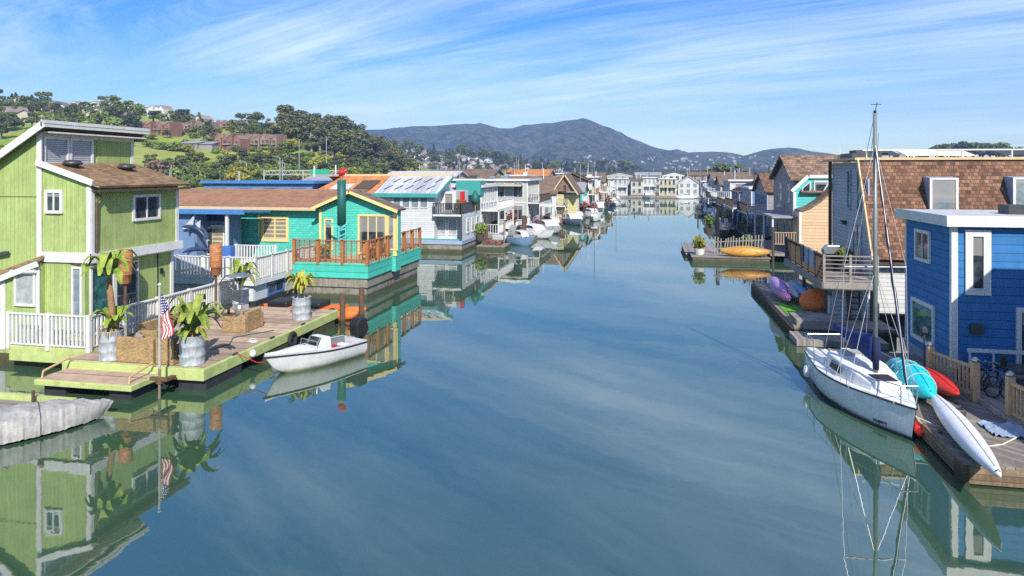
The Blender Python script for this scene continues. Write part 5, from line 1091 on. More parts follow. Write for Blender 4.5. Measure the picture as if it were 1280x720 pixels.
for t_ in (.25, .42, .58, .75):
    e = math.sin(PI*t_)**.62; q = Vector((8.75, 27.3-3.7*t_, .93)); b.tube([q+Vector((.6*e*math.cos(a), 0, .62*.95*e*1.02*math.sin(a))) for a in frange(-.2, PI+.2, 12)], .012, 5)
part(b, 'tie_rope', 'rope', o)
b = MB(); b.tube([(8.0,22.3,.25),(8.05,23.0,.3)], .17, 10); b.tube([(8.0,22.3,.25),(7.98,22.15,.25)], [.17,.06], 10); single(b, 'boat_fender', 'kayak_red', 'red cylindrical fender hanging between the sailboat bow and the dock', 'fender', smooth=True)
b = MB(); rgx = random.Random(5); b.tube([(8.25,24.4,.55),(8.0,22.5,.5),(8.3,20.6,.42),(9.5,20.9,.56),(10.2,21.6,.56)], .022, 6); single(b, 'mooring_rope', 'rope', 'pale mooring rope looping from the dock edge under the white kayak', 'rope')
b = MB(); cr = random.Random(9); n_ = 12
b.add([(9.6+i*.09+cr.uniform(-.02,.02), 21.5+j*.1, .56+.09*abs(mnoise.noise(Vector((i*.5, j*.5, 3))))*2) for j in range(n_) for i in range(n_)], [(j*n_+i, j*n_+i+1, (j+1)*n_+i+1, (j+1)*n_+i) for j in range(n_-1) for i in range(n_-1)]); single(b, 'crumpled_tarp', 'sky_trim', 'crumpled pale blue tarp lying on the plank dock', 'tarp', smooth=True)
# bicycle leaning behind the rail
def bicycle(o_, rz, label, frame):
    t = thing('bicycle', label, 'bicycle', o_); mt = Matrix.Rotation(rz, 3, 'Z') @ Matrix.Rotation(.22, 3, 'X')
    def P_(b, nm, m, par=t): b.v = [tuple(mt @ Vector(v)+Vector(o_)) for v in b.v]; return part(b, nm, m, par, True)
    for cx in (-.52, .52):
        w_ = P_(MB().tube([(cx+.33*math.cos(k*PI/12), 0, .34+.33*math.sin(k*PI/12)) for k in range(25)], .025, 6, False), 'wheel', 'rubber'); b = MB()
        for k in range(10): b.tube([(cx, 0, .34), (cx+.31*math.cos(k*PI/5), 0, .34+.31*math.sin(k*PI/5))], .006, 4)
        P_(b, 'spokes', 'steel', w_)
    b = MB()
    for p, q in (((-.52,0,.34),(-.15,0,.78)),((-.52,0,.34),(-.05,0,.32)),((-.05,0,.32),(-.2,0,.92)),((-.05,0,.32),(.36,0,.74)),((-.17,0,.8),(.33,0,.82)),((.3,0,.95),(.52,0,.34))): b.tube([p, q], .022, 6)
    P_(b, 'frame', frame); b = MB(); b.box(-.34,-.06,.92,-.08,.06,.97); P_(b, 'saddle', 'black'); b = MB(); b.tube([(.2,-.28,.98),(.32,-.2,1.02),(.3,0,.97),(.32,.2,1.02),(.2,.28,.98)], .018, 6); P_(b, 'handlebar', 'steel')
bicycle((11.15, 25.2, .66), 1.95, 'silver blue bicycle leaning behind the gap in the wooden railing', 'blue_trim'); bicycle((10.75, 25.35, .66), 1.95, 'darker bicycle parked left of the silver blue one', 'dark_metal')
t = thing('patio_table', 'dark slatted table standing in front of the blue house door', 'table', (12.4, 25.8, .66))
b = MB(); b.box(11.7, 25.2, 1.36, 13.4, 26.4, 1.42); part(b, 'table_top', 'dark_metal', t)
for a in (11.8, 13.3):
    for c in (25.3, 26.3): b = MB(); b.bar((a, c, .66), (a, c, 1.36), .06); part(b, 'leg', 'dark_metal', t)
def pot(x, y, z, label): b = MB(); b.lathe([(.08,0),(.12,.18),(.1,.2)], (x,y,z), 8); b.lathe([(.02,0),(.09,.08),(.02,.2)], (x,y,z+.2), 6); single(b, 'small_pot', 'pile_wood', label, 'pot')
pot(11.85, 26.0, 1.42, 'small pot with a round top on the table by the blue house'); 
t = thing('dark_chair', 'black chair with a blue seat under the table at the right edge', 'chair', (12.1, 24.2, .66)); b = MB(); b.box(11.8,23.95,1.08,12.35,24.5,1.14); part(b, 'seat', 'canvas_blue', t, bevel=.02)
b = MB(); b.slab([(11.8,24.5,1.14),(12.35,24.5,1.14),(12.35,24.62,1.75),(11.8,24.62,1.75)], .04); part(b, 'backrest', 'black', t)
for a in (11.82, 12.33):
    for c in (23.98, 24.48): b = MB(); b.bar((a,c,.66),(a,c,1.08),.04); part(b, 'leg', 'black', t)
p = at(1187, 440, Y=26.9); b = MB(); b.tube([(9.75,27.0,.55),(9.75,27.0,2.15)], .03); b.lathe([(.04,0),(.12,.08),(.12,.22),(.02,.3)], (9.75,27,2.15), 8); single(b, 'post_lamp', 'dark_metal', 'small dark lamp on a post at the blue house corner', 'lamp')
# ================================================================== sailboat
p0 = Vector((7.70, 22.3, 0)); dv = Vector((6.9, 28.6, 0))-p0; rz = math.atan2(-dv.x, dv.y)
t = thing('sailboat', 'white sailboat with a tall mast and furled blue sails moored at the right dock', 'boat', p0)
L_ = 6.35; sh = lambda t: .92+.10*(2*abs(t-.45))**2; ke = lambda t: -.32+.2*max(0,(t-.7)/.3)**2+.25*max(0,(.12-t)/.12)
rg = hull_rings(L_, 2.45, sh, ke, 22, 13, .5, .72, .3, .35)
def PB(b, nm, m, par=None, **k): return part(place(b, p0, rz), nm, m, par or t, **k)
b = MB(); b.loft(rg, False, False); b.add(rg[0], [tuple(range(13))]); hl = PB(b, 'hull', 'gel', smooth=True)
b = MB()
for sg in (0, -1): b.tube([r_[sg]+Vector((0,0,-.02)) for r_ in rg], .03, 6)
PB(b, 'toe_rail', 'gel_line', hl)
b = MB()
for sg in (1, -1):
    for lo, hi in (((3 if sg > 0 else 9),0),): pass
bt = hull_rings(L_, 2.47, lambda t: .10, ke, 22, 13, .5, .72, .1, .35); b.loft(bt, False, False); PB(b, 'boot_stripe', 'gel_line', hl, smooth=True)
b = MB(); n = len(rg)
b.add([r_[0]+Vector((0,0,.0)) for r_ in rg]+[Vector((0, r_[0].y, r_[0].z+.07)) for r_ in rg]+[r_[-1] for r_ in rg], [(i, i+1, n+i+1, n+i) for i in range(n-1)]+[(n+i, n+i+1, 2*n+i+1, 2*n+i) for i in range(n-1)])
PB(b, 'deck', 'gel', smooth=True)
# cabin trunk
def cab(y, hw, z): return [Vector((-hw, y, .93)), Vector((-hw*.86, y, z-.05)), Vector((-hw*.55, y, z)), Vector((hw*.55, y, z)), Vector((hw*.86, y, z-.05)), Vector((hw, y, .93))]
b = MB(); b.loft([cab(4.55,.82,1.46), cab(4.5,.84,1.48), cab(3.2,.86,1.45), cab(2.3,.74,1.36), cab(1.55,.52,1.22), cab(1.25,.34,1.02)], False); cb = PB(b, 'cabin', 'gel', smooth=False, bevel=.03)
for sg in (-1, 1):
    b = MB(); b.slab([(sg*.87, 3.9, 1.08), (sg*.87, 3.0, 1.08), (sg*.82, 3.05, 1.30), (sg*.80, 3.85, 1.33)], sg*-.02); PB(b, 'cabin_window', 'gel_line', cb)
b = MB(); b.box(-.32, 1.45, 1.15, .32, 2.15, 1.335); PB(b, 'hatch', 'gel_line', cb); b = MB(); b.box(-.4, 1.38, 1.1, .4, 2.22, 1.315); PB(b, 'hatch_frame', 'gel', cb)
b = MB(); b.box(-.34, 3.9, 1.44, .34, 4.6, 1.53); PB(b, 'companionway', 'nonskid', cb); 
# cockpit
b = MB(); b.box(-.45, 4.7, .9, .45, 6.3, .985); PB(b, 'cockpit_floor', 'dark_metal')
for sg in (-1, 1): b = MB(); b.box(sg*.46, 4.65, .88, sg*.82, 6.35, 1.14); PB(b, 'cockpit_seat', 'gel', bevel=.04)
b = MB(); b.bar((0,6.3,1.1),(0,5.3,1.25),.05); PB(b, 'tiller', 'pine'); b = MB(); b.prism([(6.65,1.0),(6.9,.9),(6.85,.1),(6.6,-.3),(6.55,.2)], 'x', -.04, .04); PB(b, 'rudder', 'gel')
b = MB(); b.prism([(6.6,.95),(6.95,.95),(7.0,.5),(6.8,.1),(6.65,.5)], 'x', .35, .62); PB(b, 'outboard', 'black', bevel=.05)
# rig
mz = 9.95; my = 2.3
b = MB(); b.tube([(0,my,1.35),(0,my+.05,mz)], [.075,.06], 10); ms = PB(b, 'mast', 'alu', smooth=True)
b = MB(); b.bar((-1.0,my+.05,4.85),(1.0,my+.05,4.85),.05,.03); PB(b, 'spreader', 'white', ms)
b = MB(); b.tube([(0,my+.05,mz),(0,my-.1,mz+.35)], .012); b.bar((-.12,my+.05,mz+.3),(.2,my+.05,mz+.3),.02); b.lathe([(.05,0),(.05,.1)], (0,my+.05,mz), 6); PB(b, 'masthead_vane', 'black', ms)
b = MB(); b.tube([(0,my+.1,2.0),(0,my+3.4,2.05)], .05, 8); PB(b, 'boom', 'alu', ms)
b = MB(); pts = frange(0, 1, 12); rings = []
for u in pts:
    y = my+.02+3.3*u; hgt = .62*(1-u)**1.4+.2; wd_ = .14*(1-u)+.1; zc_ = 2.02+hgt*.5; wob = .02*math.sin(u*23)
    rings.append([Vector((wd_*math.cos(a)*(1 if math.sin(a) < 0 else .75)+wob, y, zc_+hgt*.62*math.sin(a)-.30*(1-u))) for a in [2*PI*k/10 for k in range(10)]])
b.loft(rings); PB(b, 'sail_cover', 'canvas_blue', smooth=True)
b = MB(); b.tube([(0,my-.02,1.45),(0,my,2.0),(0,my,2.5)], [.10,.12,.09], 8); PB(b, 'mast_boot', 'canvas_jib', smooth=True)
b = MB(); N = 20; fs0, fs1 = Vector((0,.12,1.05)), Vector((0,my+.02,8.9))
b.tube([fs0.lerp(fs1, i/N)+Vector((.02*math.sin(i*1.9),0,0)) for i in range(1, N+1)], [.022+.034*math.sin(PI*min(1,(i/N)*.85+.12))**.8*(1-.55*i/N) for i in range(1, N+1)], 8); PB(b, 'furled_jib', 'canvas_jib', smooth=True)
def wire(*pts, r=.011): b = MB(); b.tube(pts, r, 5); PB(b, 'stay', 'wire', ms)
wire((0,.05,1.0),(0,my+.03,9.0)); wire((0,6.65,1.05),(0,my+.05,mz))
for sg in (-1, 1): wire((sg*1.1,my+.1,.98),(sg*1.0,my+.05,4.85),(0,my+.05,8.9)); wire((sg*1.08,my-.5,.98),(0,my+.05,4.8)); wire((sg*1.08,my+.6,.98),(0,my+.05,4.8))
wire((.9,5.2,1.1),(.12,my+.05,9.3), r=.009); wire((-.25,my+1.8,2.0),(0,my+.05,9.6), r=.009)
# pulpit, stanchions, lifelines
b = MB(); b.tube([(-.55,1.0,.95),(-.5,.95,1.5),(-.25,.1,1.58),(.25,.1,1.58),(.5,.95,1.5),(.55,1.0,.95)], .018, 6); b.tube([(-.22,.15,1.0),(-.25,.1,1.58)], .016); b.tube([(.22,.15,1.0),(.25,.1,1.58)], .016); PB(b, 'pulpit', 'steel')
b = MB(); b.tube([(-.8,5.6,.98),(-.82,5.6,1.6),(-.7,6.6,1.6),(.7,6.6,1.6),(.82,5.6,1.6),(.8,5.6,.98)], .018, 6)
for sg in (-1, 1): b.tube([(sg*.7,6.6,.98),(sg*.7,6.6,1.6)], .016)
PB(b, 'pushpit', 'steel')
for sg in (-1, 1):
    for y in (2.2, 3.4, 4.6): b = MB(); hb = 1.16 if y > 2.5 else .98; b.tube([(sg*hb,y,.95),(sg*hb,y,1.5)], .014); PB(b, 'stanchion', 'steel')
    b = MB(); b.tube([(sg*.5,.95,1.48),(sg*.98,2.2,1.48),(sg*1.16,3.4,1.48),(sg*1.16,4.6,1.48),(sg*.82,5.6,1.58)], .008, 4); PB(b, 'lifeline', 'wire')
def text_obj(txt, size, loc, rot, m, parent, name='lettering'):
    cu = bpy.data.curves.new(name, 'FONT'); cu.body = txt; cu.size = size; cu.align_x = 'CENTER'; cu.extrude = .002; o = bpy.data.objects.new(name, cu); C.objects.link(o); cu.materials.append(M[m]); o.parent = parent
    o.location = Vector(loc)-W.get(parent.name, Vector((0,0,0))); o.rotation_euler = rot; return o
b = MB(); b.box(-.9,5.0,.55,-1.0,5.25,.85); 
b = MB(); b.lathe([(.03,0),(.12,.05),(.14,.25),(.1,.42),(.03,.46)], (-1.27,5.0,.35), 10); PB(b, 'fender', 'gel', smooth=True)
# bow name: a row of small unreadable dark strokes on the port side
lb = random.Random(4); b = MB(); i0 = rg[18]; 
for k in range(8):
    u = 18.0+k*.2; i = int(u); f_ = u-i; q = rg[i][2].lerp(rg[i+1][2], f_); q2 = rg[i][3].lerp(rg[i+1][3], f_); dn = (q2-q).normalized(); out_ = Vector((-1,-.35,0)).normalized()*.02
    w2 = Vector((.006,-.02,0))*(.6+lb.random()); h2 = .07+.04*lb.random(); q = q-dn*.02; q = q+dn*.05+out_
    b.slab([q-w2, q+w2, q+w2+dn*h2, q-w2+dn*h2], .004)
place(b, p0, rz); part(b, 'lettering', 'gel_line', hl)
# ================================================================== RIGHT: kayak dock
t = thing('kayak_dock', 'long grey plank dock carrying a rack of kayaks below the rust roofed house', 'dock', (8.5, 41, 0))
b = MB(); b.add([(6.95,35.2,.3),(11.5,35.2,.3),(11.5,48.5,.3),(6.95,48.5,.3),(6.95,35.2,.52),(11.5,35.2,.52),(11.5,48.5,.52),(6.95,48.5,.52)], [(0,3,2,1),(4,5,6,7),(0,1,5,4),(1,2,6,5),(2,3,7,6),(3,0,4,7)]); part(b, 'deck', 'grey_wood', t)
b = MB(); b.box(6.85, 35.1, -.35, 6.95, 48.6, .42); b.box(6.85, 35.1, -.1, 11.5, 35.19, .4); part(b, 'fascia', 'pile_wood', t)
b = MB(); b.box(7.1, 35.3, .52, 9.4, 37.2, .8); part(b, 'step', 'grey_wood', t)
b = MB(); b.box(6.7, 33.3, .02, 10.6, 35.05, .3); part(b, 'low_step', 'grey_wood_x', t); b = MB(); b.box(6.9, 33.5, -.5, 10.4, 34.9, .01); part(b, 'pontoon', 'dark_hull', t)
b = MB(); b.box(7.15, 37.7, .525, 8.1, 41.2, .56); tag(part(b, 'turf_mat', 'turf', None, org=(7.8,41,.52)), 'strip of bright green turf lying on the kayak dock', 'mat')
KG = 'kayaks lying in a row on the kayak dock'
kayak('pink and violet kayak, first of the row nearest the water', (7.5, 44.6, 1.25), (7.65, 40.7, .98), .85, .95, 'kayak_violet', 'kayak', group=KG, m2='kayak_pink')
b = MB(); b.tube([(7.62,41.5,1.0),(7.68,40.6,.92),(7.7,40.2,.84)], [.36,.22,.03], 10); single(b, 'float_bag', 'kayak_pink', 'pink bow bag at the front end of the violet kayak', 'bag', smooth=True)
kayak('pale grey kayak between the violet and the light blue ones', (8.05, 44.4, 1.15), (8.25, 40.6, .9), .7, .6, 'kayak_grey', 'kayak', group=KG)
kayak('light blue kayak in the middle of the row', (8.5, 44.2, 1.25), (8.8, 39.9, .95), .7, .55, 'kayak_blue', 'kayak', group=KG)
kayak('dark blue and white kayak, farthest from the water in the row', (8.95, 44.0, 1.35), (9.2, 40.8, 1.05), .6, .5, 'kayak_blue', 'kayak', group=KG)
c = on_plane(1013, 374, 1.0); b = MB(); b.lathe([(.03,-.16),(.45,-.13),(.62,-.04),(.64,.04),(.5,.14),(.2,.2),(.02,.21)], (0,0,0), 18)
rt = Matrix.Rotation(-.35, 3, 'Y') @ Matrix.Rotation(1.0, 3, 'X'); b.v = [tuple(rt @ Vector((v[0]*1.25, v[1]*.95, v[2]))+Vector((8.8, 39.3, 1.12))) for v in b.v]; single(b, 'dinghy_bow', 'kayak_orange', 'round orange dinghy propped up on the kayak dock', 'dinghy', smooth=True)
b = MB(); b.box(9.25, 38.0, .53, 10.2, 38.8, 1.5); b.box(9.2, 37.95, 1.5, 10.25, 38.85, 1.57); single(b, 'dock_box', 'white', 'white dock locker beside the orange dinghy', 'locker', bevel=.02)
b = MB(); b.tube([(9.4,39.0,.9),(9.9,39.1,1.1),(10.25,39.1,1.7),(10.4,39.1,2.3)], .035, 6); single(b, 'boat_hook', 'black', 'curved black pipe leaning in front of the white locker', 'pipe')
# ================================================================== house with the steep rust roof
xb = 11.7
t = thing('rust_roofed_house', 'big houseboat with a steep rust brown shingle roof face and white gable wall', 'house', (xb, 43, 0))
yn, yt_, yf, zlo, zhi = 38.4, 40.95, 47.4, 3.42, 8.66
b = MB(); b.box(xb-.2, 38.7, -.5, 34, yf, .6); part(b, 'hull', 'dark_hull', t)
b = MB(); b.prism([(yn+.25,zlo),(yf,zlo),(yf,zhi-.1),(yt_+.05,zhi-.1)], 'x', xb, 34); part(b, 'gable_wall', 'grey_lap', t)
b = MB(); b.box(xb+.02, 39.0, .6, 34, yf-.05, zlo); part(b, 'lower_wall', 'white_lap', t)
b = MB(); b.slab([(xb-.3, yn, zlo), (34, yn, zlo), (34, yt_, zhi), (xb-.3, yt_, zhi)], .14); r = part(b, 'steep_roof', 'shingle_rust', t)
b = MB(); b.slab([(xb-.38, yn-.06, zlo-.05), (xb-.3, yn-.06, zlo-.05), (xb-.3, yt_-.06, zhi), (xb-.38, yt_-.06, zhi)], .25); part(b, 'barge_board', 'tan_trim', r)
b = MB(); b.box(xb-.5, yt_-.3, zhi, 34, yf+.4, zhi+.14); fr_ = part(b, 'flat_roof', 'tan_trim', t); b = MB(); b.box(xb-.3, yn+.05, zlo-.25, 34, yn+.2, zlo-.03); part(b, 'eave_beam', 'dark_wood', t)
b = MB(); b.box(xb-.2, yf, .5, xb-.02, yf+.15, zhi); part(b, 'corner_trim', 'dark_wood', t)
def slope_pt(px, py):
    best = None
    for i in range(400):
        s = i/399; y = yn+(yt_-yn)*s; z = zlo+(zhi-zlo)*s; q = at(px, py, Y=y); e = abs(q.z-z)
        if best is None or e < best[0]: best = (e, q.x, y, z)
    return Vector(best[1:])
sd = Vector((0, yt_-yn, zhi-zlo)).normalized(); nd = Vector((0, -sd.z, sd.y))
for px in (1174, 1277):
    q = slope_pt(px, 247); b = MB(); u = Vector((.62,0,0)); v = sd*1.05; o_ = nd*.2
    lo, hi = q-v, q+v; yf_ = lo.y-.12; h0, h1 = lo.z, lo.z+2.0
    b.prism([(yf_, h0-.08), (yf_, h1), (lo.y+.95, h1+.06), (lo.y+.2, h0-.08)], 'x', q.x-.66, q.x+.66); sk = part(b, 'dormer_window', 'sky_trim', r)
    b = MB(); b.box(q.x-.68, yf_-.05, h0+.05, q.x-.56, yf_, h1); b.box(q.x+.56, yf_-.05, h0+.05, q.x+.68, yf_, h1); b.box(q.x-.56, yf_-.05, h1-.1, q.x+.56, yf_, h1); part(b, 'frame', 'white', sk)
    b = MB(); b.box(q.x-.55, yf_-.02, h0+.05, q.x+.55, yf_-.003, h1-.11); part(b, 'pane', 'glass_pale', sk); b = MB(); b.box(q.x-.75, yf_-.12, h0-.1, q.x+.75, yf_-.003, h0+.04); part(b, 'sill', 'white', sk)
for k in range(9):
    x = xb+.6+k*2.3; b = MB(); zr = zhi+.15; yy = 42.2+(k % 3)*.9; ln = 2.1 if k % 2 else 1.7; b.slab([(x, yy, zr+.12), (x+ln, yy, zr+.12), (x+ln, yy+1.5, zr+.42), (x, yy+1.5, zr+.42)], .05)
    b.bar((x+.1,yy,zr),(x+.1,yy,zr+.14),.05); b.bar((x+ln-.1,yy+1.4,zr),(x+ln-.1,yy+1.4,zr+.42),.05); part(b, 'solar_panel', 'white' if k % 3 else 'dark_metal', fr_)
b = MB(); b.box(xb-.3, 42, zhi+.15, xb+1.3, 44.4, zhi+.42); b.box(xb, 42.3, zhi+.42, xb+1.8, 43.6, zhi+.6); part(b, 'roof_clutter', 'dark_metal', fr_)
b = MB(); b.bar((xb, yt_+.1, zhi+.55),(34, yt_+.1, zhi+.55),.07)
for k in range(9): b.bar((xb+.2+k*2.4, yt_+.1, zhi+.14),(xb+.2+k*2.4, yt_+.1, zhi+.55),.06)
part(b, 'roof_rail', 'white', fr_)
for px in (1062, 1074.5): p = at(px, 237, X=xb); window(t, (xb, p.y, p.z), 'W', .55, 2.15, 1, 1, 'sky_trim', 'glass_teal', .1)
p = at(1085, 237, X=xb); window(t, (xb, p.y, p.z-.3), 'W', .3, 1.6, 1, 1, 'sky_trim', 'glass', .08)
p = at(1072, 294, X=xb); window(t, (xb, p.y, 3.8), 'W', 1.4, 2.4, 2, 1, 'sky_trim', 'glass', .12, name='door')
p = at(1058, 278, X=xb); b = MB(); b.box(xb-.25, p.y-.1, p.z-.12, xb, p.y+.1, p.z+.12); b.lathe([(.05,0),(.14,-.1),(.14,-.13)], (xb-.25, p.y, p.z+.15), 8); part(b, 'wall_lamp', 'dark_metal', t)
# its deck on posts
zd = 2.45; x0, x1, y0, y1 = 9.1, xb, 37.0, 46.8
x0 = 8.7; x1n = at(1097, 330, Y=y0).x
dk = part(MB().box(x0, y0, zd-.16, x1n, y1, zd), 'deck', 'grey_wood', t)
b = MB(); b.box(x0-.03, y0-.05, zd-.42, x1n, y0, zd); b.box(x0-.06, y0-.05, zd-.42, x0-.003, y1, zd-.02); part(b, 'deck_fascia', 'grey_plain', dk)
railing(t, [(x1n, y0+.05, zd), (x0+.05, y0+.05, zd)], 1.3, 'grey_plain', .16, 1.6, .12, .06, cap=.16, mids=5); railing(t, [(x0+.05, y0+.1, zd), (x0+.05, y1, zd)], 1.3, 'dark_wood', .2, 1.6, .12, .05, cap=.14)
for xx in (x0+.15, (x0+x1n)/2, x1n-.2):
    for yy in (y0+.15, 42.0): b = MB(); b.bar((xx, yy, .2), (xx, yy, zd-.16), .16); part(b, 'deck_post', 'pile_wood', dk)
b = MB(); b.box(x0+.6, 37.6, .55, x0+2.6, 37.75, 1.95); b.box(x0+2.9, 37.9, .55, x1n, 38.05, zd-.2); part(b, 'skirt_wall', 'white_lap', t)
b = MB(); xx = at(1067, 380, Y=37.3).x
for s in (-.28, .28): b.bar((xx+s, 37.2, .45), (xx+s, 37.45, 2.4), .07)
for k in range(6): b.bar((xx-.28, 37.22+.04*k, .75+k*.3), (xx+.28, 37.22+.04*k, .75+k*.3), .05)
single(b, 'ladder', 'dark_wood', 'dark wooden ladder under the deck of the rust roofed house', 'ladder')
for k, (m_, yy) in enumerate((('sky_trim', 39.0), ('kayak_blue', 40.2), ('black', 41.4))):
    b = MB(); b.slab([(x0+.0, yy, zd+.45), (x0+.0, yy+.9, zd+.4), (x0-.03, yy+.9, zd+1.34), (x0-.03, yy, zd+1.34)], .05); single(b, 'towel', m_, ['pale blue towel hung over the deck railing of the rust roofed house', 'mid blue towel hung on the deck railing behind the pale one', 'black wetsuit cloth hung on the deck railing near the barbecue'][k], 'towel', group='cloths drying on the deck railing')
c = at(1041, 305, Y=41.2); t = thing('barbecue', 'black kettle barbecue with a shiny lid on the high deck', 'barbecue', (c.x, 41.2, zd))
b = MB(); b.prism([(c.x-.55,zd+.95),(c.x+.55,zd+.95),(c.x+.55,zd+1.2),(c.x+.35,zd+1.45),(c.x-.35,zd+1.45),(c.x-.55,zd+1.2)], 'y', 40.9, 41.5); part(b, 'lid', 'steel', t, bevel=.05)
b = MB(); b.box(c.x-.5, 40.95, zd+.1, c.x+.5, 41.45, zd+.94); part(b, 'body', 'black', t)
for s in (-1, 1): b = MB(); b.box(c.x+s*.55, 41.0, zd+.85, c.x+s*.95, 41.4, zd+.9); part(b, 'side_shelf', 'steel', t)
shrub(at(1055,310,Y=40.6).x, 40.6, zd, .6, 'leaf_oak', 'dark green potted bush beside the barbecue on the high deck')
# ================================================================== peach house
xp = 13.0; yp = 63.0
t = thing('peach_house', 'peach and grey houseboat with a rounded aqua gable window and shaggy brown roof', 'house', (xp, yp, 0))
xr_ = gx(1042, yp)+2.5
b = MB(); b.box(xp-.2, yp-.3, -.5, xr_+3, 77.5, .7); part(b, 'hull', 'dark_hull', t)
b = MB(); b.box(xp, yp+3.0, .7, xr_, 76, 7.3); b.prism([(yp+3.0,7.3),(76,7.3),(70.5,9.1)], 'x', xp+.05, xr_); part(b, 'wall', 'taupe_lap', t)
zl, zh = at(1000, 262, Y=yp).z, at(1042, 226, Y=yp).z; xl = at(1000, 300, Y=yp).x; xh = at(1040, 230, Y=yp).x
cur = [(xl, zl-.15)]
for i in range(1, 13): u = i/12; cur.append((xl+(xh+1.6-xl)*u, (zl-.15)+(zh+1.5-zl)*(u**1.7)*.93+.12*u))
b = MB(); b.prism([(xl, .7), (cur[-1][0], .7)]+cur[::-1], 'y', yp, yp+3.0); part(b, 'front_wall', 'peach_lap', t)
b = MB()
for (a, c), (d, e) in zip(cur[:-1], cur[1:]): b.slab([(a, yp-.12, c+.01), (d, yp-.12, e+.01), (d, yp+3.0, e+.01), (a, yp+3.0, c+.01)], .12)
part(b, 'curved_roof', 'tile_brown', t)
YA = yp+2.4; xg0, xg1 = at(992, 260, Y=YA).x, at(1041, 215, Y=YA).x; zg0, zg1, zg2 = at(994, 262, Y=YA).z, at(994, 240, Y=YA).z, at(1012, 222, Y=YA).z
b = MB(); b.prism([(xg0, zg0-.5), (xg1+1.5, zg0-.5), (xg1+1.5, zg2+.2), (at(1012,222,Y=YA).x, zg2), (xg0, zg1)], 'y', YA-.2, YA+.55); part(b, 'aqua_gable', 'aqua', t)
b = MB(); q = Vector((at(1012,222,Y=YA-.3).x, YA-0.350, zg2)); b.slab([(xg0-.1, YA-0.400, zg1-.05), (xg0-.1, YA-0.200, zg1-.05), (q.x, YA-0.200, zg2+.02), (q.x, YA-0.400, zg2+.02)], -.32); b.box(q.x, YA-0.400, zg2-.05, xg1+2, YA-0.200, zg2+.25); b.box(xg0-.1, YA-0.400, zg0-.5, xg0+.15, YA-0.210, zg1); part(b, 'gable_trim', 'white', t)
for (pa, pb_, tri) in ((1002, 1013, True), (1017, 1037, False)):
    a, c = at(pa, 240, Y=YA-.25), at(pb_, 228, Y=YA-.25); zb = at(pa, 240, Y=YA-.3).z; b = MB()
    pl = [(a.x, zb), (c.x, zb), (c.x, at(pb_, 226, Y=YA-.3).z), (a.x, zb+.3)] if tri else [(a.x, zb), (c.x-.5, zb), (c.x, at(pb_, 226, Y=YA-.3).z), (a.x, at(pa, 226, Y=YA-.3).z)]
    b.prism(pl, 'y', YA-0.380, YA-0.220); fw_ = part(b, 'window', 'white', t); cx, cz = sum(p_[0] for p_ in pl)/4, sum(p_[1] for p_ in pl)/4; b = MB(); b.prism([(cx+(p_[0]-cx)*.8, cz+(p_[1]-cz)*.75) for p_ in pl], 'y', YA-0.410, YA-0.385); part(b, 'pane', 'glass', fw_)
for s, ya_ in ((1, yp+2.4), (-1, 76.6)):
    b = MB(); b.slab([(xp-.4, ya_, 7.2), (xr_+.5, ya_, 7.2), (xr_+.5, 70.5, 9.5), (xp-.4, 70.5, 9.5)], .16*s); part(b, 'shaggy_roof', 'shingle_peach', t)
b = MB(); b.box(xp+.6, yp+2.9, 5.6, xp+3.0, yp+3.0, 7.6); part(b, 'dormer', 'peach_lap', t); b = MB(); b.slab([(xp+.4, yp+1.8, 6.1), (xp+4.6, yp+1.8, 6.1), (xp+4.6, yp+3.4, 7.0), (xp+.4, yp+3.4, 7.0)], .1); part(b, 'shed_roof', 'tile_brown', t)
b = MB(); b.box(xl-.08, yp-.04, .7, xl+.12, yp, zl-.2); part(b, 'corner_trim', 'white', t)
for yy, zz in ((68, 6.0), (72, 6.0), (67.5, 2.6), (70, 2.6), (73.5, 2.6)): window(t, (xp, yy, zz), 'W', .9, 1.5, 1, 1, 'white', 'glass', .12)
b = MB(); b.box(xp-2.2, yp+1, 3.9, xp, 75, 4.05); bl_ = part(b, 'porch_roof', 'grey_roof', t)
for yy in (yp+1.2, 69, 74.5): b = MB(); b.bar((xp-2.1, yy, .7), (xp-2.1, yy, 3.9), .14); part(b, 'porch_post', 'white', t)
b = MB(); b.box(xp-2.4, yp+.5, .6, xp, 76, .78); part(b, 'deck', 'grey_plain', t); railing(t, [(xl, yp+.3, 1.6), (xp-2.2, yp+.3, 1.6)], 1.1, 'pine', .2, 1.6, .1, .06)
c = at(980, 258, X=xp); b = MB(); b.lathe([(.03,.4),(.05,.3),(.3,.05),(.34,0)], (xp-.4, c.y, c.z), 10); single(b, 'barn_lamp', 'white', 'white barn lamp on the grey side wall of the peach house', 'lamp')
# ================================================================== farther right
houseboat('dark grey houseboat with a rusty hipped top just beyond the peach house', 13.2, 23, 81, 90, 5.8, 'taupe_lap', 'gx', 1.9, 'shingle_dark', side='R', ns=3, nc=4, deck=2.2, deckm='dark_wood', trimm='sky_trim', chim='dark_metal', hullm='dark_hull')
houseboat('slate blue houseboat with a pale flat roof and dark deck', 13.2, 23, 93, 102, 5.9, 'bluegrey', 'flat', 0, 'pale_roof', side='R', ns=3, nc=4, deck=2.4, deckm='dark_wood', hullm='dark_hull', rm=3)
houseboat('navy houseboat with a rust brown mansard top', 13.2, 23, 105, 114, 5.2, 'navy', 'gy', 2.2, 'shingle_rust', side='R', ns=3, nc=3, deck=2.4, deckm='dark_wood', trimm='sky_trim', hullm='dark_hull')
houseboat('white houseboat with grey upper storey right of the channel', 13.4, 23, 118, 128, 6.6, 'white_lap', 'flat', 0, 'grey_roof', side='R', ns=3, nc=4, deck=2.2, rm=2)
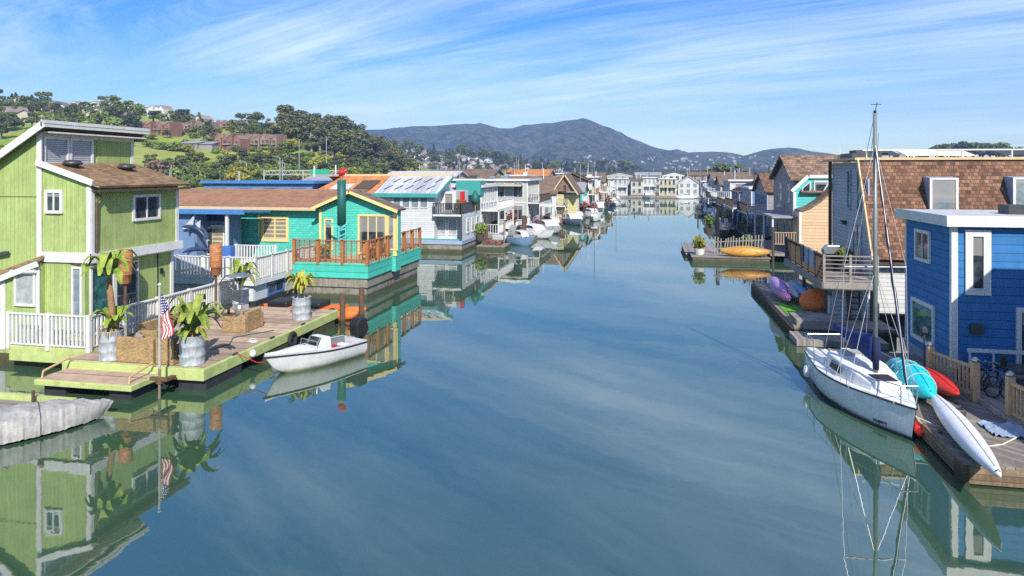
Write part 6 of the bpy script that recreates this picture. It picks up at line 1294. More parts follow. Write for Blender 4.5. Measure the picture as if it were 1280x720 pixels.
houseboat('brown shingled houseboat low beside the channel on the right', 13.2, 22, 131, 140, 5.6, 'taupe_lap', 'gx', 1.6, 'tile_brown', side='R', ns=3, nc=3, deck=2.0, deckm='dark_wood')
houseboat('cream houseboat with three big windows far down the right bank', 13.8, 22, 146, 156, 6.4, 'cream_lap', 'flat', 0, 'pale_roof', side='R', ns=3, nc=3, deck=1.6, rm=2)
houseboat('weathered grey houseboat at the far end of the right bank', 14.5, 23, 162, 172, 6.3, 'grey_lap', 'gx', 1.5, 'tile_brown', side='R', ns=3, nc=3, deck=1.6)
houseboat('tall tan houseboat, last on the right bank before the end row', 15.5, 24, 180, 190, 7.2, 'peach_lap', 'flat', 0, 'tile_brown', side='R', ns=3, nc=3, deck=1.6)
houseboat('pale grey gabled houseboat rising behind the dark one on the right', 24.5, 33, 92, 104, 7.6, 'grey_lap', 'gx', 1.6, 'pale_roof', side='R', ns=3, nc=3, deck=0, chim='dark_metal')
# ochre canoe dock
t = thing('canoe_dock', 'low grey floating dock with an ochre canoe and a leaning picket fence', 'dock', (7, 64, 0))
b = MB(); b.box(3.9, 62.7, -.3, 10.4, 66.5, .42); part(b, 'float', 'concrete', t); b = MB(); b.box(3.8, 62.6, .42, 10.5, 66.6, .5); part(b, 'deck', 'grey_wood', t)
b = MB(); b.box(3.5, 66.8, -.3, 6.4, 74.5, .4); b.box(3.4, 66.7, .4, 6.5, 74.6, .5); part(b, 'side_float', 'grey_wood_x', t)
kayak('ochre yellow canoe lying on the edge of the low floating dock', (6.25, 63.3, .85), (10.6, 63.1, .85), 1.05, .95, 'kayak_yellow', 'canoe', tip=.1, m2='pine')
t = thing('picket_fence', 'crooked pale picket fence behind the ochre canoe', 'fence', (8.5, 65.2, .5)); b = MB(); pr_ = random.Random(8)
for k in range(16): x = 6.0+k*.27; b.bar((x, 65.2, .5), (x+.12+pr_.uniform(-.1,.1), 65.2, 1.9+pr_.uniform(-.15,.2)+.02*k), .1, .04)
part(b, 'pickets', 'grey_plain', t); b = MB(); b.bar((5.9,65.26,.95),(10.4,65.26,1.15),.08); b.bar((5.9,65.26,1.55),(10.4,65.26,1.85),.08); part(b, 'rail', 'grey_plain', t)
c = at(880, 306, Y=66); shrub(4.6, 64.2, .5, .8, 'leaf_broom', 'yellow green bush in a white tub on the corner of the canoe dock', pot='white'); shrub(8.9, 65.9, .5, .75, 'leaf_bush', 'green shrub growing behind the crooked picket fence')
pile(at(897,300,Y=78).x, 78, 4.4, 'tall black pile beyond the canoe dock on the right', .2, 'black'); pile(at(903,280,Y=92).x, 92, 3.8, 'dark pile farther down the right bank', .2, 'black'); pile(10.7, 62.9, 3.2, 'thin dark pile at the right end of the canoe dock', .1, 'dark_wood')
t = thing('far_float', 'thin floating jetty reaching into the channel far on the right', 'dock', (10, 128, 0)); b = MB(); b.box(8.4, 126.5, -.2, 13.5, 130, .5); part(b, 'deck', 'grey_wood', t)
for xx in (8.8, 11): b = MB(); b.tube([(xx,126.7,-.5),(xx,126.7,2.2)], .14, 8); part(b, 'post', 'dark_wood', t)
# ================================================================== small craft and piles along the left row
pile(at(655,285,Y=77).x, 77.0, 3.0, 'thick brown pile with a pale band among the left boats', .26); pile(at(608,285,Y=72.5).x, 72.6, 2.6, 'brown pile next to the flower float', .16); pile(at(630,285,Y=76).x, 76.2, 2.3, 'grey pile behind the flower float', .13, 'grey_plain'); pile(at(724,262,Y=121).x, 121, 4.0, 'dark pile in front of the aqua houseboat', .22, 'black'); pile(at(676,282,Y=89).x, 89, 3.4, 'slim dark pile beside the canopied motorboat', .12, 'dark_wood')
t = thing('flower_float', 'small pale floating planter raft with pink flowers and a post', 'float', (-15.9, 69.6, 0))
b = MB(); b.box(-17.4, 68.4, -.2, -14.4, 71.4, .4); part(b, 'float', 'concrete', t, bevel=.05); b = MB(); frg = random.Random(2); leaf_cloud(b, [(-16.6+.5*k, 69.4+.3*(k % 2), .65, .4, .3) for k in range(4)], 220, .11, frg); part(b, 'flowers', 'flower', t)
b = MB(); b.box(-16.9, 69.0, .4, -15.0, 70.0, .62); part(b, 'planter_box', 'pile_wood', t)
def motorboat(label, x, y, L_, beam, rz, colour='gel', cab='gel', canopy=None, name='motorboat', hc=1.0):
    p0 = Vector((x, y, 0)); t = thing(name, label, 'boat', p0); sh = lambda u: .75+.35*u*u; ke = lambda u: -.2+.5*max(0,(u-.75)/.25)**2
    rg = hull_rings(L_, beam, sh, ke, 12, 9, .55, .9, .6); b = MB(); b.loft(rg, False, False); b.add(rg[0], [tuple(range(9))]); part(place(b, p0, rz), 'hull', colour, t, True); n = len(rg)
    b = MB(); b.add([r_[0] for r_ in rg]+[Vector((0, r_[0].y, r_[0].z+.05)) for r_ in rg]+[r_[-1] for r_ in rg], [(i, i+1, n+i+1, n+i) for i in range(n-1)]+[(n+i, n+i+1, 2*n+i+1, 2*n+i) for i in range(n-1)]); part(place(b, p0, rz), 'deck', 'nonskid', t, True)
    h = beam/2*.72; b = MB(); b.prism([(L_*.25,.9),(L_*.38,1.55*hc),(L_*.62,1.65*hc),(L_*.66,.8)], 'x', -h, h); c_ = part(place(b, p0, rz), 'cabin', cab, t, bevel=.06)
    b = MB(); b.prism([(L_*.33,1.22*hc),(L_*.38,1.5*hc),(L_*.6,1.55*hc),(L_*.6,1.22*hc)], 'x', -h-.02, h+.02); part(place(b, p0, rz), 'windows', 'glass', c_)
    if canopy:
        b = MB(); b.loft([[Vector((math.cos(a)*h*1.1, yy, 1.0+1.15*math.sin(a))) for a in frange(0, PI, 8)] for yy in frange(L_*.62, L_*.97, 5)], False, False); part(place(b, p0, rz), 'canopy', canopy, t, True)
    b = MB(); b.tube([(-h,L_*.1,1.05),(-h*.5,.05,1.45),(h*.5,.05,1.45),(h,L_*.1,1.05)], .025); part(place(b, p0, rz), 'bow_rail', 'steel', t); return t
motorboat('white motorboat with its bow toward us beside the thick brown pile', -11.3, 80.5, 6.5, 2.4, .9)
motorboat('motorboat with a grey canvas canopy moored behind the white one', -11.2, 87.0, 7.0, 2.6, .55, canopy='boat_cover')
motorboat('little white tender lying between the flower float and the big grey houseboat', -13.6, 76.0, 4.0, 1.6, 1.2, name='tender')
motorboat('grey blue cabin boat moored far along the left row', -9.9, 101, 7.5, 2.6, .35, 'sky_trim', 'gel'); motorboat('small white runabout in front of the pink flowered deck', -8.0, 118.5, 5, 2, .8, canopy='dolphin', name='runabout'); motorboat('white cruiser in front of the brown wooden houseboat', -8.8, 134, 8, 2.8, .3, hc=1.2, name='cruiser')
motorboat('dark open workboat moored at the slate houseboat on the right', 9.2, 86, 6, 2.2, -.1, 'dark_hull', 'dark_metal', name='workboat')
kayak('orange kayak lying on the little jetty by the large grey houseboat', (-14.3, 90.5, .8), (-13.4, 94.5, .8), .8, .6, 'kayak_orange')
kayak('red kayak on the jetty in front of the large grey houseboat', (-15.5, 88.6, .8), (-14.6, 91.6, .8), .8, .6, 'kayak_red')
for px, Y, rz_, ln in ((708,208,1.2,5),(741,209,-.9,6),(770,207,1.4,5.5),(812,210,.3,6),(846,209,-1.2,5),(872,212,1.1,6)):
    motorboat('small pale boat moored before the far end row of houseboats', gx(px, Y), Y, ln, 2.0, rz_, canopy='boat_cover' if px % 2 else None, name='moored_boat')['group'] = 'small boats before the far end row'
for k, (x_, y_, ln, bm, rz_, hm_, nm) in enumerate(((-12.3,72.5,3.4,1.4,.9,'kayak_blue','small blue dinghy just right of the flower float'),(-11.9,93.5,3.6,1.5,.6,'kayak_red','small red dinghy between the canopied motorboat and the grey blue cabin boat'),(-10.2,109,4.2,1.7,.5,'gel_grey','grey dinghy before the small attic gable'),(-9.4,125.5,4.4,1.7,1.0,'teal_trim','green skiff off the aqua houseboat deck'),(-8.4,146,5,2,.4,'gel','white launch beyond the brown wooden houseboat'),(-7.8,157,4.5,1.8,.8,'canvas_blue','dark blue launch off the white houseboat with red frames'),(-7.5,170,5,2,.5,'gel_grey','grey launch off the rust red houseboat'),(-7.2,184,5,2,.6,'gel','white launch at the last cream houseboat on the left'))):
    motorboat(nm, x_, y_, ln, bm, rz_, hm_, 'gel' if k % 2 else 'gel_grey', 'boat_cover' if k % 3 == 0 else None, name='dinghy' if ln < 4.3 else 'launch')
for k, (x_, y_, hm_, nm) in enumerate(((10.0,96.5,'gel_grey','grey launch at the slate blue houseboat on the right bank'),(10.2,109.5,'gel','white launch at the navy houseboat on the right bank'),(10.6,122,'kayak_blue','blue launch by the white grey topped houseboat on the right bank'),(11.2,137,'gel','white launch beyond the thin jetty on the right bank'))):
    motorboat(nm, x_, y_, 4.8, 1.9, -.15, hm_, 'gel_grey', 'boat_cover' if k % 2 else None, name='launch')
def mooring_mast(x, y, h, lb_):
    t = thing('moored_sloop', lb_, 'sailboat', (x, y, 0), 'masts of small sloops along the far banks'); sh = lambda u: .7+.2*u*u; ke = lambda u: -.2+.4*max(0,(u-.75)/.25)**2
    rg2 = hull_rings(6, 2, sh, ke, 10, 9, .55, .8, .4); b = MB(); b.loft(rg2, False, False); b.add(rg2[0], [tuple(range(9))]); part(place(b, Vector((x,y-2,0)), 0), 'hull', 'gel', t, True); n = len(rg2)
    b = MB(); b.add([r_[0] for r_ in rg2]+[r_[-1] for r_ in rg2], [(i, i+1, n+i+1, n+i) for i in range(n-1)]); part(place(b, Vector((x,y-2,0)), 0), 'deck', 'gel_grey', t)
    part(MB().box(x-.5, y-.6, .75, x+.5, y+1.4, 1.15), 'cabin', 'gel', t, bevel=.08); part(MB().tube([(x,y,.7),(x,y,h)], .06, 6), 'mast', 'alu', t); part(MB().tube([(x,y,1.6),(x,y+2.4,1.65)], .1, 6), 'sail_cover', 'canvas_blue', t)
mooring_mast(-8.6, 112, 9.6, 'small white sloop with a bare mast before the aqua houseboat'); mooring_mast(-7.4, 163, 10.5, 'small white sloop far along the left row'); mooring_mast(11.0, 152, 10.0, 'small white sloop far along the right bank')
t = thing('boat_jetty', 'low plank jetty where the small boats lie along the left row', 'dock', (-14, 88, 0)); b = MB(); b.box(-15.6, 75, -.2, -13.0, 106, .45); part(b, 'deck', 'grey_wood', t)
for y_ in (80, 88, 97): b = MB(); b.box(-15.5, y_, .45, -15.2, y_+.3, 2.0); part(b, 'power_post', 'white', t)
for k, (px, Y, m_, lb_) in enumerate([(600,71,'leaf_bush','green bush on the corner of the white houseboat deck'),(610,90,'leaf_broom','yellow green tree in a tub by the large grey houseboat'),(640,90.5,'flower','red flowering tub in front of the large grey houseboat'),(668,104,'leaf_rust','rusty bush on the jetty end before the brown shingled house'),(730,120.6,'flower','pink flower mass on the deck of the aqua houseboat'),(742,121,'flower','pink flower tub at the end of the aqua houseboat deck'),(760,146,'leaf_rust','rust coloured shrub by the white red windowed houseboat'),(718,134,'leaf_bush','small green tub shrub by the brown wooden houseboat'),(885,84,'leaf_bush','green tub plant on the deck of the dark grey right hand houseboat'),(912,99,'leaf_broom','yellowish tub plant by the slate blue houseboat')]):
    o = shrub(at(px,260,Y=Y).x, Y, .7, .95, m_, lb_)
umbrella(at(705,262,Y=119).x, 119.5, .6, 2.6, 'red', 'red closed parasol on the deck of the aqua houseboat')
c = at(619,270,Y=88); b = MB(); b.box(c.x-.35, 88, .6, c.x+.35, 88.4, 4.3); single(b, 'rust_post', 'redwood', 'rust red carved post in front of the large grey houseboat', 'post')
# ================================================================== shore behind: gantry, poles, cars
t = thing('sign_gantry', 'grey highway gantry with a wide blank green sign below the hill', 'gantry', at_depth(372, 215)); ga, gb = at_depth(330, 215, 0), at_depth(432, 215, 0); zg = CAMH+(HY-216)/F_*215
for q in (ga, ga.lerp(gb, .48), gb): b = MB(); b.tube([(q.x,q.y,0),(q.x,q.y,zg+.9)], .22, 8); part(b, 'post', 'galv', t)
b = MB(); b.bar(ga+Vector((0,0,zg+.7)), gb+Vector((0,0,zg+.7)), .25); b.bar(ga+Vector((0,0,zg-.6)), gb+Vector((0,0,zg-.6)), .25)
for k in range(24): a_, c_ = ga.lerp(gb, k/24), ga.lerp(gb, (k+1)/24); b.bar(a_+Vector((0,0,zg+(.7 if k % 2 else -.6))), c_+Vector((0,0,zg+(-.6 if k % 2 else .7))), .12)
part(b, 'truss', 'galv', t); sa, sb = at_depth(388, 214.4), at_depth(412, 214.4); nv = Vector((Fx, Fy, 0))*-.15
b = MB(); b.slab([sa+Vector((0,0,zg-1.0)), sb+Vector((0,0,zg-1.0)), sb+Vector((0,0,zg+1.1)), sa+Vector((0,0,zg+1.1))], .12); part(b, 'sign_panel', 'sign_green', t)
PG = 'street lamps and poles on the shore'
for k, (px, d, pt, arm) in enumerate([(214,225,206,0),(250,230,214,0),(275,228,213,0),(308,240,203,1),(350,210,197,1),(353,222,200,0),(330,235,211,0),(212,215,212,0),(374,250,175,0),(408,260,170,0),(356,238,204,1),(395,225,206,0),(474,300,207,0),(580,200,206,0)]):
    q = at_depth(px, d); zt_ = CAMH+(HY-pt)/F_*d; z0_ = max(0, hill_h(px, d))-.3; o = thing('lamp_pole' if arm else 'utility_pole', ['pole' ,'lamp pole with curved arm'][arm]+' standing at the foot of the green hill', 'pole', (q.x, q.y, z0_), PG); o['label'] = ('lamp pole with a side arm at the foot of the green hill' if arm else 'plain grey pole rising from the shore below the green hill')
    b = MB(); b.tube([(q.x,q.y,z0_),(q.x,q.y,zt_)], [.14,.1], 6); part(b, 'pole', 'galv', o)
    if arm: b = MB(); b.tube([(q.x,q.y,zt_-.1),(q.x-.8,q.y,zt_+.35),(q.x-2.0,q.y,zt_+.45)], .08, 6); b.box(q.x-2.6, q.y-.15, zt_+.38, q.x-1.9, q.y+.15, zt_+.55); part(b, 'lamp_arm', 'galv', o)
def car(px, d, m, label):
    q = at_depth(px, d); q.z = max(1.5, hill_h(px, d)); o = thing('parked_car', label, 'car', q, 'parked cars on the shore'); x, y, z = q
    b = MB(); b.prism([(x-2.1,z+.35),(x+2.1,z+.35),(x+2.15,z+.8),(x+1.2,z+.95),(x+.7,z+1.45),(x-1.0,z+1.45),(x-1.6,z+.95),(x-2.15,z+.85)], 'y', y-.85, y+.85); bd = part(b, 'body', m, o, bevel=.08); b = MB(); b.prism([(x+1.0,z+.95),(x+.6,z+1.38),(x-.9,z+1.38),(x-1.4,z+.95)], 'y', y-.87, y+.87); part(b, 'windows', 'glass', o)
    for sx in (-1.3, 1.3):
        for sy in (-.8, .8): b = MB(); b.tube([(x+sx,y+sy-.1,z+.33),(x+sx,y+sy+.1,z+.33)], .33, 12); part(b, 'wheel', 'rubber', o)
car(285, 212, 'gel', 'white parked car at the foot of the hill, left of the pair'); car(296, 214, 'sky_trim', 'pale blue parked car at the foot of the hill, right of the white one')
# ================================================================== houses on the left hill
HOUSES = []
def rowhouse(px0, px1, pyb, h, m, rm_, units, label, d=None, depth=9, group='townhouses on the green hill'):
    pm = (px0+px1)/2; q, dd = hit(hill_h, pm, pyb, 200, 428, 3)
    if d: dd = d; q = at_depth(pm, d); q.z = CAMH+(HY-pyb)/F_*d
    wd = (px1-px0)/F_*dd; t = thing('townhouse_row', label, 'house', q, group, 0); X0 = q.x-wd/2; rg_ = random.Random(int(px0)); u = wd/units; zb = q.z-4
    for i in range(units):
        x0 = X0+i*u; off = (i % 2)*1.1+rg_.uniform(0,.5); hh = h*rg_.uniform(.88, 1.06); y0 = q.y+off; b = MB()
        b.prism([(x0+.02,zb),(x0+u-.02,zb),(x0+u-.02,q.z+hh*.74),(x0+u/2,q.z+hh),(x0+.02,q.z+hh*.74)] if i % 3 != 2 else [(x0+.02,zb),(x0+u-.02,zb),(x0+u-.02,q.z+hh),(x0+.02,q.z+hh*.72)], 'y', y0, y0+depth)
        un = part(b, 'unit', m, t); 
        if i % 3 != 2:
            for s in (0, 1):
                b = MB(); xa_, xb_ = (x0-.05, x0+u/2) if s == 0 else (x0+u+.05, x0+u/2); b.slab([(xa_, y0-.3, q.z+hh*.74), (xb_, y0-.3, q.z+hh+.03), (xb_, y0+depth, q.z+hh+.03), (xa_, y0+depth, q.z+hh*.74)], -.25 if s == 0 else .25); part(b, 'roof', rm_, un)
        else: b = MB(); b.slab([(x0, y0-.3, q.z+hh*.73), (x0+u, y0-.3, q.z+hh+.02), (x0+u, y0+depth, q.z+hh+.02), (x0, y0+depth, q.z+hh*.73)], .25); part(b, 'roof', rm_, un)
        for zz in ((.18, .52) if h > 5 else (.3,)): window(un, (x0+u*.5, y0, q.z+hh*zz), 'S', u*.42, h*.17, 2, 1, 'white' if m.startswith('condo') else 'dark_wood', 'glass', .12)
        b = MB(); b.box(x0+u*.15, y0-.9, q.z+hh*.34, x0+u*.85, y0-.02, q.z+hh*.42); part(b, 'balcony', rm_, un)
    return t
rowhouse(266, 299, 190, 8.0, 'townhouse_red', 'town_roof', 4, 'red brown shingled townhouse block at the left end of the middle hill terrace')
rowhouse(302, 345, 188, 7.8, 'townhouse', 'town_roof', 6, 'dark brown zigzag roofed townhouse row in the middle of the green hill')
rowhouse(165, 212, 169, 6.5, 'townhouse_red', 'town_roof', 6, 'red townhouse row above the roof of the green house')
rowhouse(218, 262, 166, 6, 'townhouse', 'town_roof', 6, 'pale brown townhouse row right of the red one, upper hill')
rowhouse(266, 312, 163, 6.5, 'townhouse', 'town_roof', 6, 'brown townhouse row near the hill crest left of the tall round tree')
rowhouse(335, 384, 168, 5, 'townhouse', 'town_roof', 6, 'low brown townhouse row below the eucalyptus grove')
rowhouse(130, 166, 145, 8, 'condo_white', 'condo_roof', 4, 'white condominium block on the hill crest, middle one', d=427)
rowhouse(168, 206, 148, 8, 'condo_white', 'condo_roof', 5, 'white and brown condominium block on the hill crest, right one', d=427)
rowhouse(84, 120, 139, 6.5, 'condo_white', 'condo_roof', 3, 'white gabled house on the hill crest, leftmost', d=425)
for px, py, lb_ in ((236,186,'small grey shed on the grassy slope by the round shrubs'),(255,188,'dark low shed left of the red brown townhouse block')):
    q, dd = hit(hill_h, px, py, 200, 428, 3); b = MB(); b.box(q.x-4, q.y, q.z-1, q.x+4, q.y+6, q.z+2.4); o = thing('shed', lb_, 'shed', q); part(b, 'wall', 'taupe_lap', o); b = MB(); b.slab([(q.x-4.5,q.y-.5,q.z+2.3),(q.x+4.5,q.y-.5,q.z+2.3),(q.x+4.5,q.y+6.5,q.z+3.6),(q.x-4.5,q.y+6.5,q.z+3.6)], .2); part(b, 'roof', 'grey_roof', o)
for px, py, s_, m_ in ((24,134,1.1,'cream_lap'),(58,139,1,'far_white'),(72,141,1.1,'condo_white'),(30,156,1.2,'cream_lap'),(8,150,1.1,'far_white'),(214,151,1,'cream_lap'),(228,153,.9,'far_white'),(247,156,1,'condo_white'),(283,160,.9,'cream_lap'),(318,167,1,'townhouse'),(395,172,.9,'far_white'),(120,150,1.1,'cream_lap'),(146,154,1,'far_white')):
    q, dd = hit(hill_h, px, py, 200, 428, 3); HOUSES.append((q, s_, m_))
# ================================================================== trees of the left hill
def hill_tree(kind, px, py, hpx, label, group, wide=1.0, d=None):
    q, dd = hit(hill_h, px, py, 200, 428, 3)
    if d: dd = d; q = at_depth(px, d); q.z = hill_h(px, d)
    return plant_tree(kind, q, hpx/F_*dd, label, group, wide)
R_ = random.Random(33)
GT = 'trees covering the left hill'; GE = 'eucalyptus grove at the right end of the hill'; GS = 'shrubs on the hillside'
for i in range(100):                                       # the tall grove
    px = R_.uniform(352, 505); top = interp([(345,140),(352,133),(372,129),(400,137),(430,140),(445,148),(470,158),(490,172),(505,196)], px); base = interp([(345,178),(400,195),(440,212),(500,222)], px)
    k = R_.random(); hp = R_.uniform(26, 40)*(1 if px < 470 else .8); py = top+hp*.97+(base-top-hp)*k if base-top > hp else base
    hill_tree('euc', px, py, hp, 'grey green eucalyptus in the tall grove at the right end of the hill', GE, R_.uniform(1.5, 2.2))
for i in range(60):                                       # crest of the hill and the upper slope
    px = R_.uniform(-30, 345); py = interp([(-30,120),(0,128),(60,136),(120,141),(200,151),(345,168)], px)+R_.uniform(0, 10)
    if 80 < px < 212 and R_.random() < .75: continue
    hill_tree(R_.choice(['oak','oak','oak','euc','conifer']), px, py, R_.uniform(11, 19), 'dark tree along the crest of the left hill', GT, R_.uniform(.9, 1.4))
for i in range(55):                                       # left flank beside the green house roof
    px = R_.uniform(-60, 175); py = R_.uniform(138, 178); hill_tree(R_.choice(['oak','oak','euc','bush']), px, py, R_.uniform(13, 24), 'dense tree on the left flank of the hill above the green house', GT, R_.uniform(.9, 1.3))
for i in range(34):
    px = R_.uniform(-110, 190); hill_tree(R_.choice(['bush','oak','broom','bush']), px, R_.uniform(172, 226), R_.uniform(8, 18), 'bush or low tree on the open slope behind the green house', 'bushes on the slope behind the green house', 1.4)
for px, py, hp in ((15,124,15),(20,124,18),(35,127,16),(40,128,18),(47,130,12)): hill_tree('conifer', px, py, hp, 'dark pointed conifer on the hill top at the far left', 'conifers on the hill top', 1.3)
for px, py, hp, k in ((135,139,20,'oak'),(150,141,15,'oak'),(172,143,14,'oak'),(310,168,28,'oak'),(218,152,14,'oak'),(232,152,15,'oak'),(245,154,14,'oak'),(258,156,12,'oak'),(275,158,12,'conifer'),(290,160,14,'oak'),(326,166,14,'oak')): hill_tree(k, px, py, hp, 'round topped dark tree rising above the roofs on the crest', 'round trees among the crest houses', 1.25)
for i in range(22):                                       # between the rows of townhouses
    px = R_.uniform(205, 395); py = R_.uniform(168, 183); hill_tree(R_.choice(['oak','oak','bush','rust']), px, py, R_.uniform(8, 15), 'tree standing between the brown townhouse rows', 'trees between the townhouses', 1.2)
for i in range(135):                                       # bottom of the hill: dark oaks and yellow broom
    px = R_.uniform(185, 520); py = R_.uniform(207, 220); kd = R_.choice(['oak','broom','broom','bush','bush','oak']); hill_tree(kd, px, py, R_.uniform(9, 19) if kd == 'oak' else R_.uniform(7, 13), {'oak': 'dark spreading tree at the foot of the green hill', 'broom': 'yellow flowering broom at the foot of the green hill', 'bush': 'light green bush at the foot of the green hill'}[kd], {'oak': 'oaks at the foot of the hill', 'broom': 'broom bushes at the foot of the hill', 'bush': 'green bushes at the foot of the hill'}[kd], 1.3)
for i in range(26):
    px = R_.uniform(330, 440); py = R_.uniform(180, 206); kd = R_.choice(['broom','bush','bush','oak']); hill_tree(kd, px, py, R_.uniform(6, 13), 'bush on the slope below the eucalyptus grove', GS, 1.4)
for i in range(60):                                       # thick growth along the shore road
    px = R_.uniform(195, 480); d = R_.uniform(205, 245); kd = R_.choice(['bush','broom','bush','oak','rust']); hill_tree(kd, px, 0, R_.uniform(9, 17), 'scrubby growth along the shore below the green hill', 'scrub along the shore', 1.4, d)
for px, py, hp, k in ((270,193,7,'bush'),(284,194,6,'broom'),(297,192,9,'bush'),(303,191,8,'rust'),(316,191,7,'bush'),(331,190,9,'oak'),(343,190,8,'bush'),(178,171,6,'bush'),(200,170,7,'oak'),(226,168,7,'bush'),(240,168,6,'oak'),(256,168,7,'bush'),(290,166,6,'oak'),(350,170,6,'bush'),(366,170,7,'oak')): hill_tree(k, px, py, hp, 'bush growing close in front of the brown townhouse rows', 'bushes before the townhouses', 1.3)
for px, py, hp in ((190,186,9),(198,187,10),(206,187,9),(214,188,10),(222,189,11),(231,190,10),(234,181,7),(245,183,7),(175,178,12),(183,176,9),(262,180,10)): hill_tree('broom' if px % 2 else 'bush', px, py, hp, 'round shrub on the open grassy slope', 'round shrubs on the grassy slope', 1.5)
for px, py, hp in ((240,208,16),(228,209,14),(252,210,13),(360,196,18),(344,200,16),(330,214,20),(318,212,16)): hill_tree('oak', px, py, hp, 'wide dark oak low on the grassy slope', 'wide oaks low on the slope', 1.35)
# ================================================================== wooded hill with its houses
HW = 'small pale houses on the wooded hill'
def cottage(q, s, m, rm_, label, group, name='hill_house'):
    key = (name, m, rm_)
    if key not in PROTO:
        o = thing(name, label, 'house', (0,0,0), group); b = MB(); b.prism([(-4,-3),(4,-3),(4,3.2),(0,5.4),(-4,3.2)], 'y', 0, 7); part(b, 'wall', m, o)
        for sg in (-1, 1): b = MB(); b.slab([(sg*4.5,-.5,2.95),(0,-.5,5.6),(0,7.5,5.6),(sg*4.5,7.5,2.95)], sg*.25); part(b, 'roof', rm_, o)
        for xx in (-2, 2): window(o, (xx, 0, 1.3), 'S', 1.8, 1.6, 1, 1, 'white', 'glass', .15)
        PROTO[key] = o
    else: o = copy_tree(PROTO[key])
    o.location = q; o.scale = (s, s, s); o.rotation_euler = (0, 0, R_.uniform(-.7, .7)); tag(o, label, 'house', group); return o
for q, s_, m_ in HOUSES: cottage(q, s_, m_, 'far_roof', 'small pale house among the trees along the left hill crest', 'small houses on the left hill', 'crest_house')
for i in range(125):
    px = min(705, 500+R_.expovariate(1/70)); ct = interp(WOOD, px); py = ct+3+(217-ct-3)*R_.random(); q, dd = hit(wood_h, px, py, 470, 948, 4)
    cottage(q, R_.uniform(.6, 1.15), R_.choice(['far_white','far_white','cream_lap','condo_white']), 'far_roof', 'small pale house among the dark trees of the wooded hill', HW)
for i in range(170):
    px = R_.uniform(470, 800); ct = interp(WOOD, px); py = ct+(218-ct)*R_.random()**1.3; q, dd = hit(wood_h, px, py, 470, 948, 4)
    plant_tree(R_.choice(['conifer','oak','oak','conifer','euc']), q, R_.uniform(7, 15)*dd/900, 'dark tree on the wooded hill with the pale houses', 'trees of the wooded hill', R_.uniform(1, 1.4))
for i in range(130):
    px = R_.uniform(690, 1010); fn = mtn_h if px < 830 else rdg_h; py = R_.uniform(196, 214) if px > 730 else R_.uniform(204, 213)
    q, dd = hit(fn, px, py, 1210 if fn is rdg_h else 1360, 1990, 6); cottage(q, R_.uniform(.45, .95)*dd/1500, 'far_white', 'far_roof', 'tiny white house far off on the mountain foot', 'tiny houses at the foot of the mountain', 'mountain_house')
# ================================================================== trees on the right
for px, hp, k in ((893,15,'oak'),(902,18,'euc'),(910,19,'oak'),(918,17,'rust'),(926,14,'rust')):
    q = at_depth(px, 300); q.z = 0; plant_tree(k, q, (hp+14)/F_*300, 'dark round tree behind the right end of the far row' if k != 'rust' else 'reddish bare tree behind the right end of the far row', 'trees behind the far row', 1.2)
for i in range(26):
    px = R_.uniform(1148, 1285); q = at_depth(px, R_.uniform(480, 520)); q.z = low_h(px, 500)-1; plant_tree('oak' if R_.random() < .8 else 'conifer', q, interp([(1148,7),(1170,11),(1200,13),(1235,13),(1262,10),(1285,7)], px)*R_.uniform(.85,1.05), 'dark pine on the low ridge behind the rust roofed house', 'pines on the right ridge', 1.25)
for px in (1128, 1142, 1155): q = at_depth(px, 505); q.z = low_h(px, 505)+1; cottage(q, .8, 'far_white', 'far_roof', 'small house on the low ridge behind the solar panels', 'houses on the right ridge', 'ridge_house')

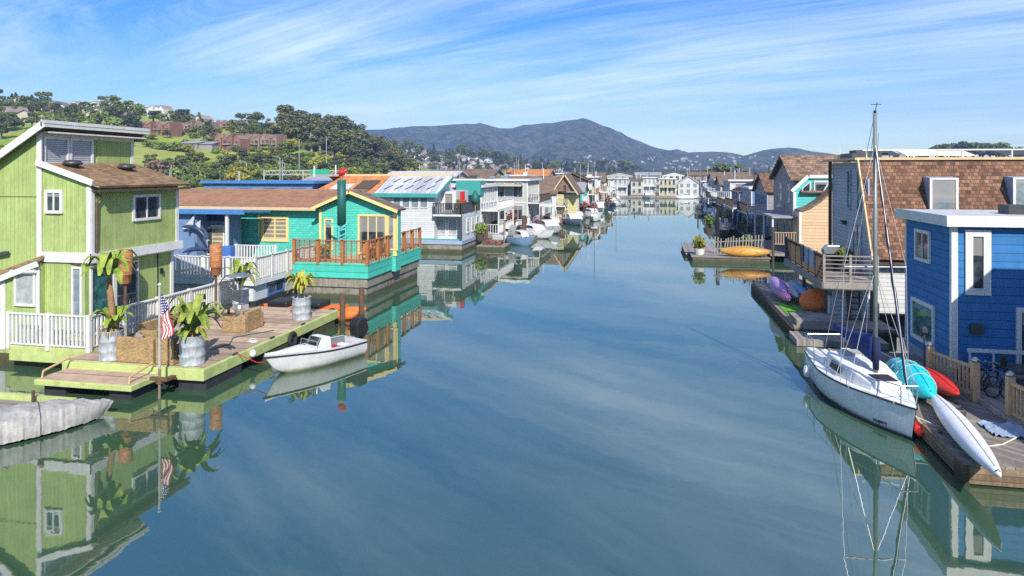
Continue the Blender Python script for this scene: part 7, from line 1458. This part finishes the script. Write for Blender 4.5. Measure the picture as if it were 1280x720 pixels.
# ================================================================== small dockside things close to us
def tyre(x, y, z, ax, label):
    b = MB(); N = 20; rings = []
    for i in range(N):
        a = 2*PI*i/N; c = Vector((0, math.cos(a)*.27, math.sin(a)*.27)) if ax == 'x' else Vector((math.cos(a)*.27, 0, math.sin(a)*.27)); o_ = Vector((1,0,0)) if ax == 'x' else Vector((0,1,0)); n_ = c.normalized()
        rings.append([Vector((x, y, z))+c+n_*.09*math.cos(t_)+o_*.09*math.sin(t_) for t_ in [2*PI*k/8 for k in range(8)]])
    b.loft(rings+[rings[0]], True, False); single(b, 'tyre_fender', 'rubber', label, 'tyre', smooth=True)
tyre(-15.74, 28.3, .45, 'x', 'black tyre hung on the lime dock edge between the skiff and the back barrel')
def coil(x, y, z, r, m, label):
    b = MB()
    for k in range(4): b.tube([(x+(r-.03*k)*math.cos(a), y+(r-.03*k)*math.sin(a), z+.025*k+.01*math.sin(3*a)) for a in frange(0, 2*PI, 20)], .018, 5, False)
    single(b, 'rope_coil', m, label, 'rope')
coil(-16.4, 26.2, .835, .22, 'rope', 'pale rope coil lying on the tan carpet near the skiff'); coil(8.75, 21.3, .545, .22, 'rope', 'pale rope coil on the plank dock left of the white kayak'); coil(9.4, 36.2, .825, .2, 'kayak_blue', 'blue rope coil on the step of the kayak dock')
b = MB(); b.tube([(-17.3,24.6,.84),(-17.1,25.6,.84),(-17.6,26.6,.84),(-17.2,27.3,.84),(-16.6,28.2,.84)], .02, 6); single(b, 'garden_hose', 'green_metal', 'green garden hose snaking across the tan carpet', 'hose')
t = thing('toolbox', 'small grey toolbox on the plank dock by the crumpled tarp', 'box', (9.3, 23.2, .53)); part(MB().box(9.1,23.05,.53,9.5,23.35,.74), 'body', 'dark_metal', t, bevel=.02); part(MB().tube([(9.18,23.2,.74),(9.2,23.2,.82),(9.4,23.2,.82),(9.42,23.2,.74)], .012), 'handle', 'black', t)
t = thing('bucket', 'white plastic bucket at the front edge of the plank dock', 'bucket', (8.6, 20.3, .53)); part(MB().lathe([(.12,0),(.15,.32),(.165,.32),(.165,.29),(.14,.3),(.11,.03)], (8.6,20.3,.53), 14), 'body', 'white', t, True); part(MB().tube([(8.45,20.3,.83),(8.5,20.2,.7),(8.7,20.2,.7),(8.75,20.3,.83)], .008), 'handle', 'steel', t)
b = MB(); b.bar((8.5,29.5,.56),(8.9,25.8,.62),.045); b.slab([(8.88,25.85,.6),(9.0,25.9,.6),(9.02,25.4,.6),(8.88,25.4,.6)], .03); single(b, 'paddle', 'pine', 'wooden paddle lying behind the turquoise tarp on the plank dock', 'paddle')
b = MB(); b.tube([(7.3,22.6,1.0),(7.8,22.4,.7),(8.2,22.1,.6)], .016, 5); single(b, 'mooring_rope', 'rope', 'short pale bow line from the sailboat to the plank dock cleat', 'rope')
b = MB(); b.tube([(6.9,28.3,1.0),(7.7,28.0,.6),(8.4,27.3,.56)], .016, 5); single(b, 'mooring_rope', 'rope', 'stern line running from the sailboat to the plank dock', 'rope')
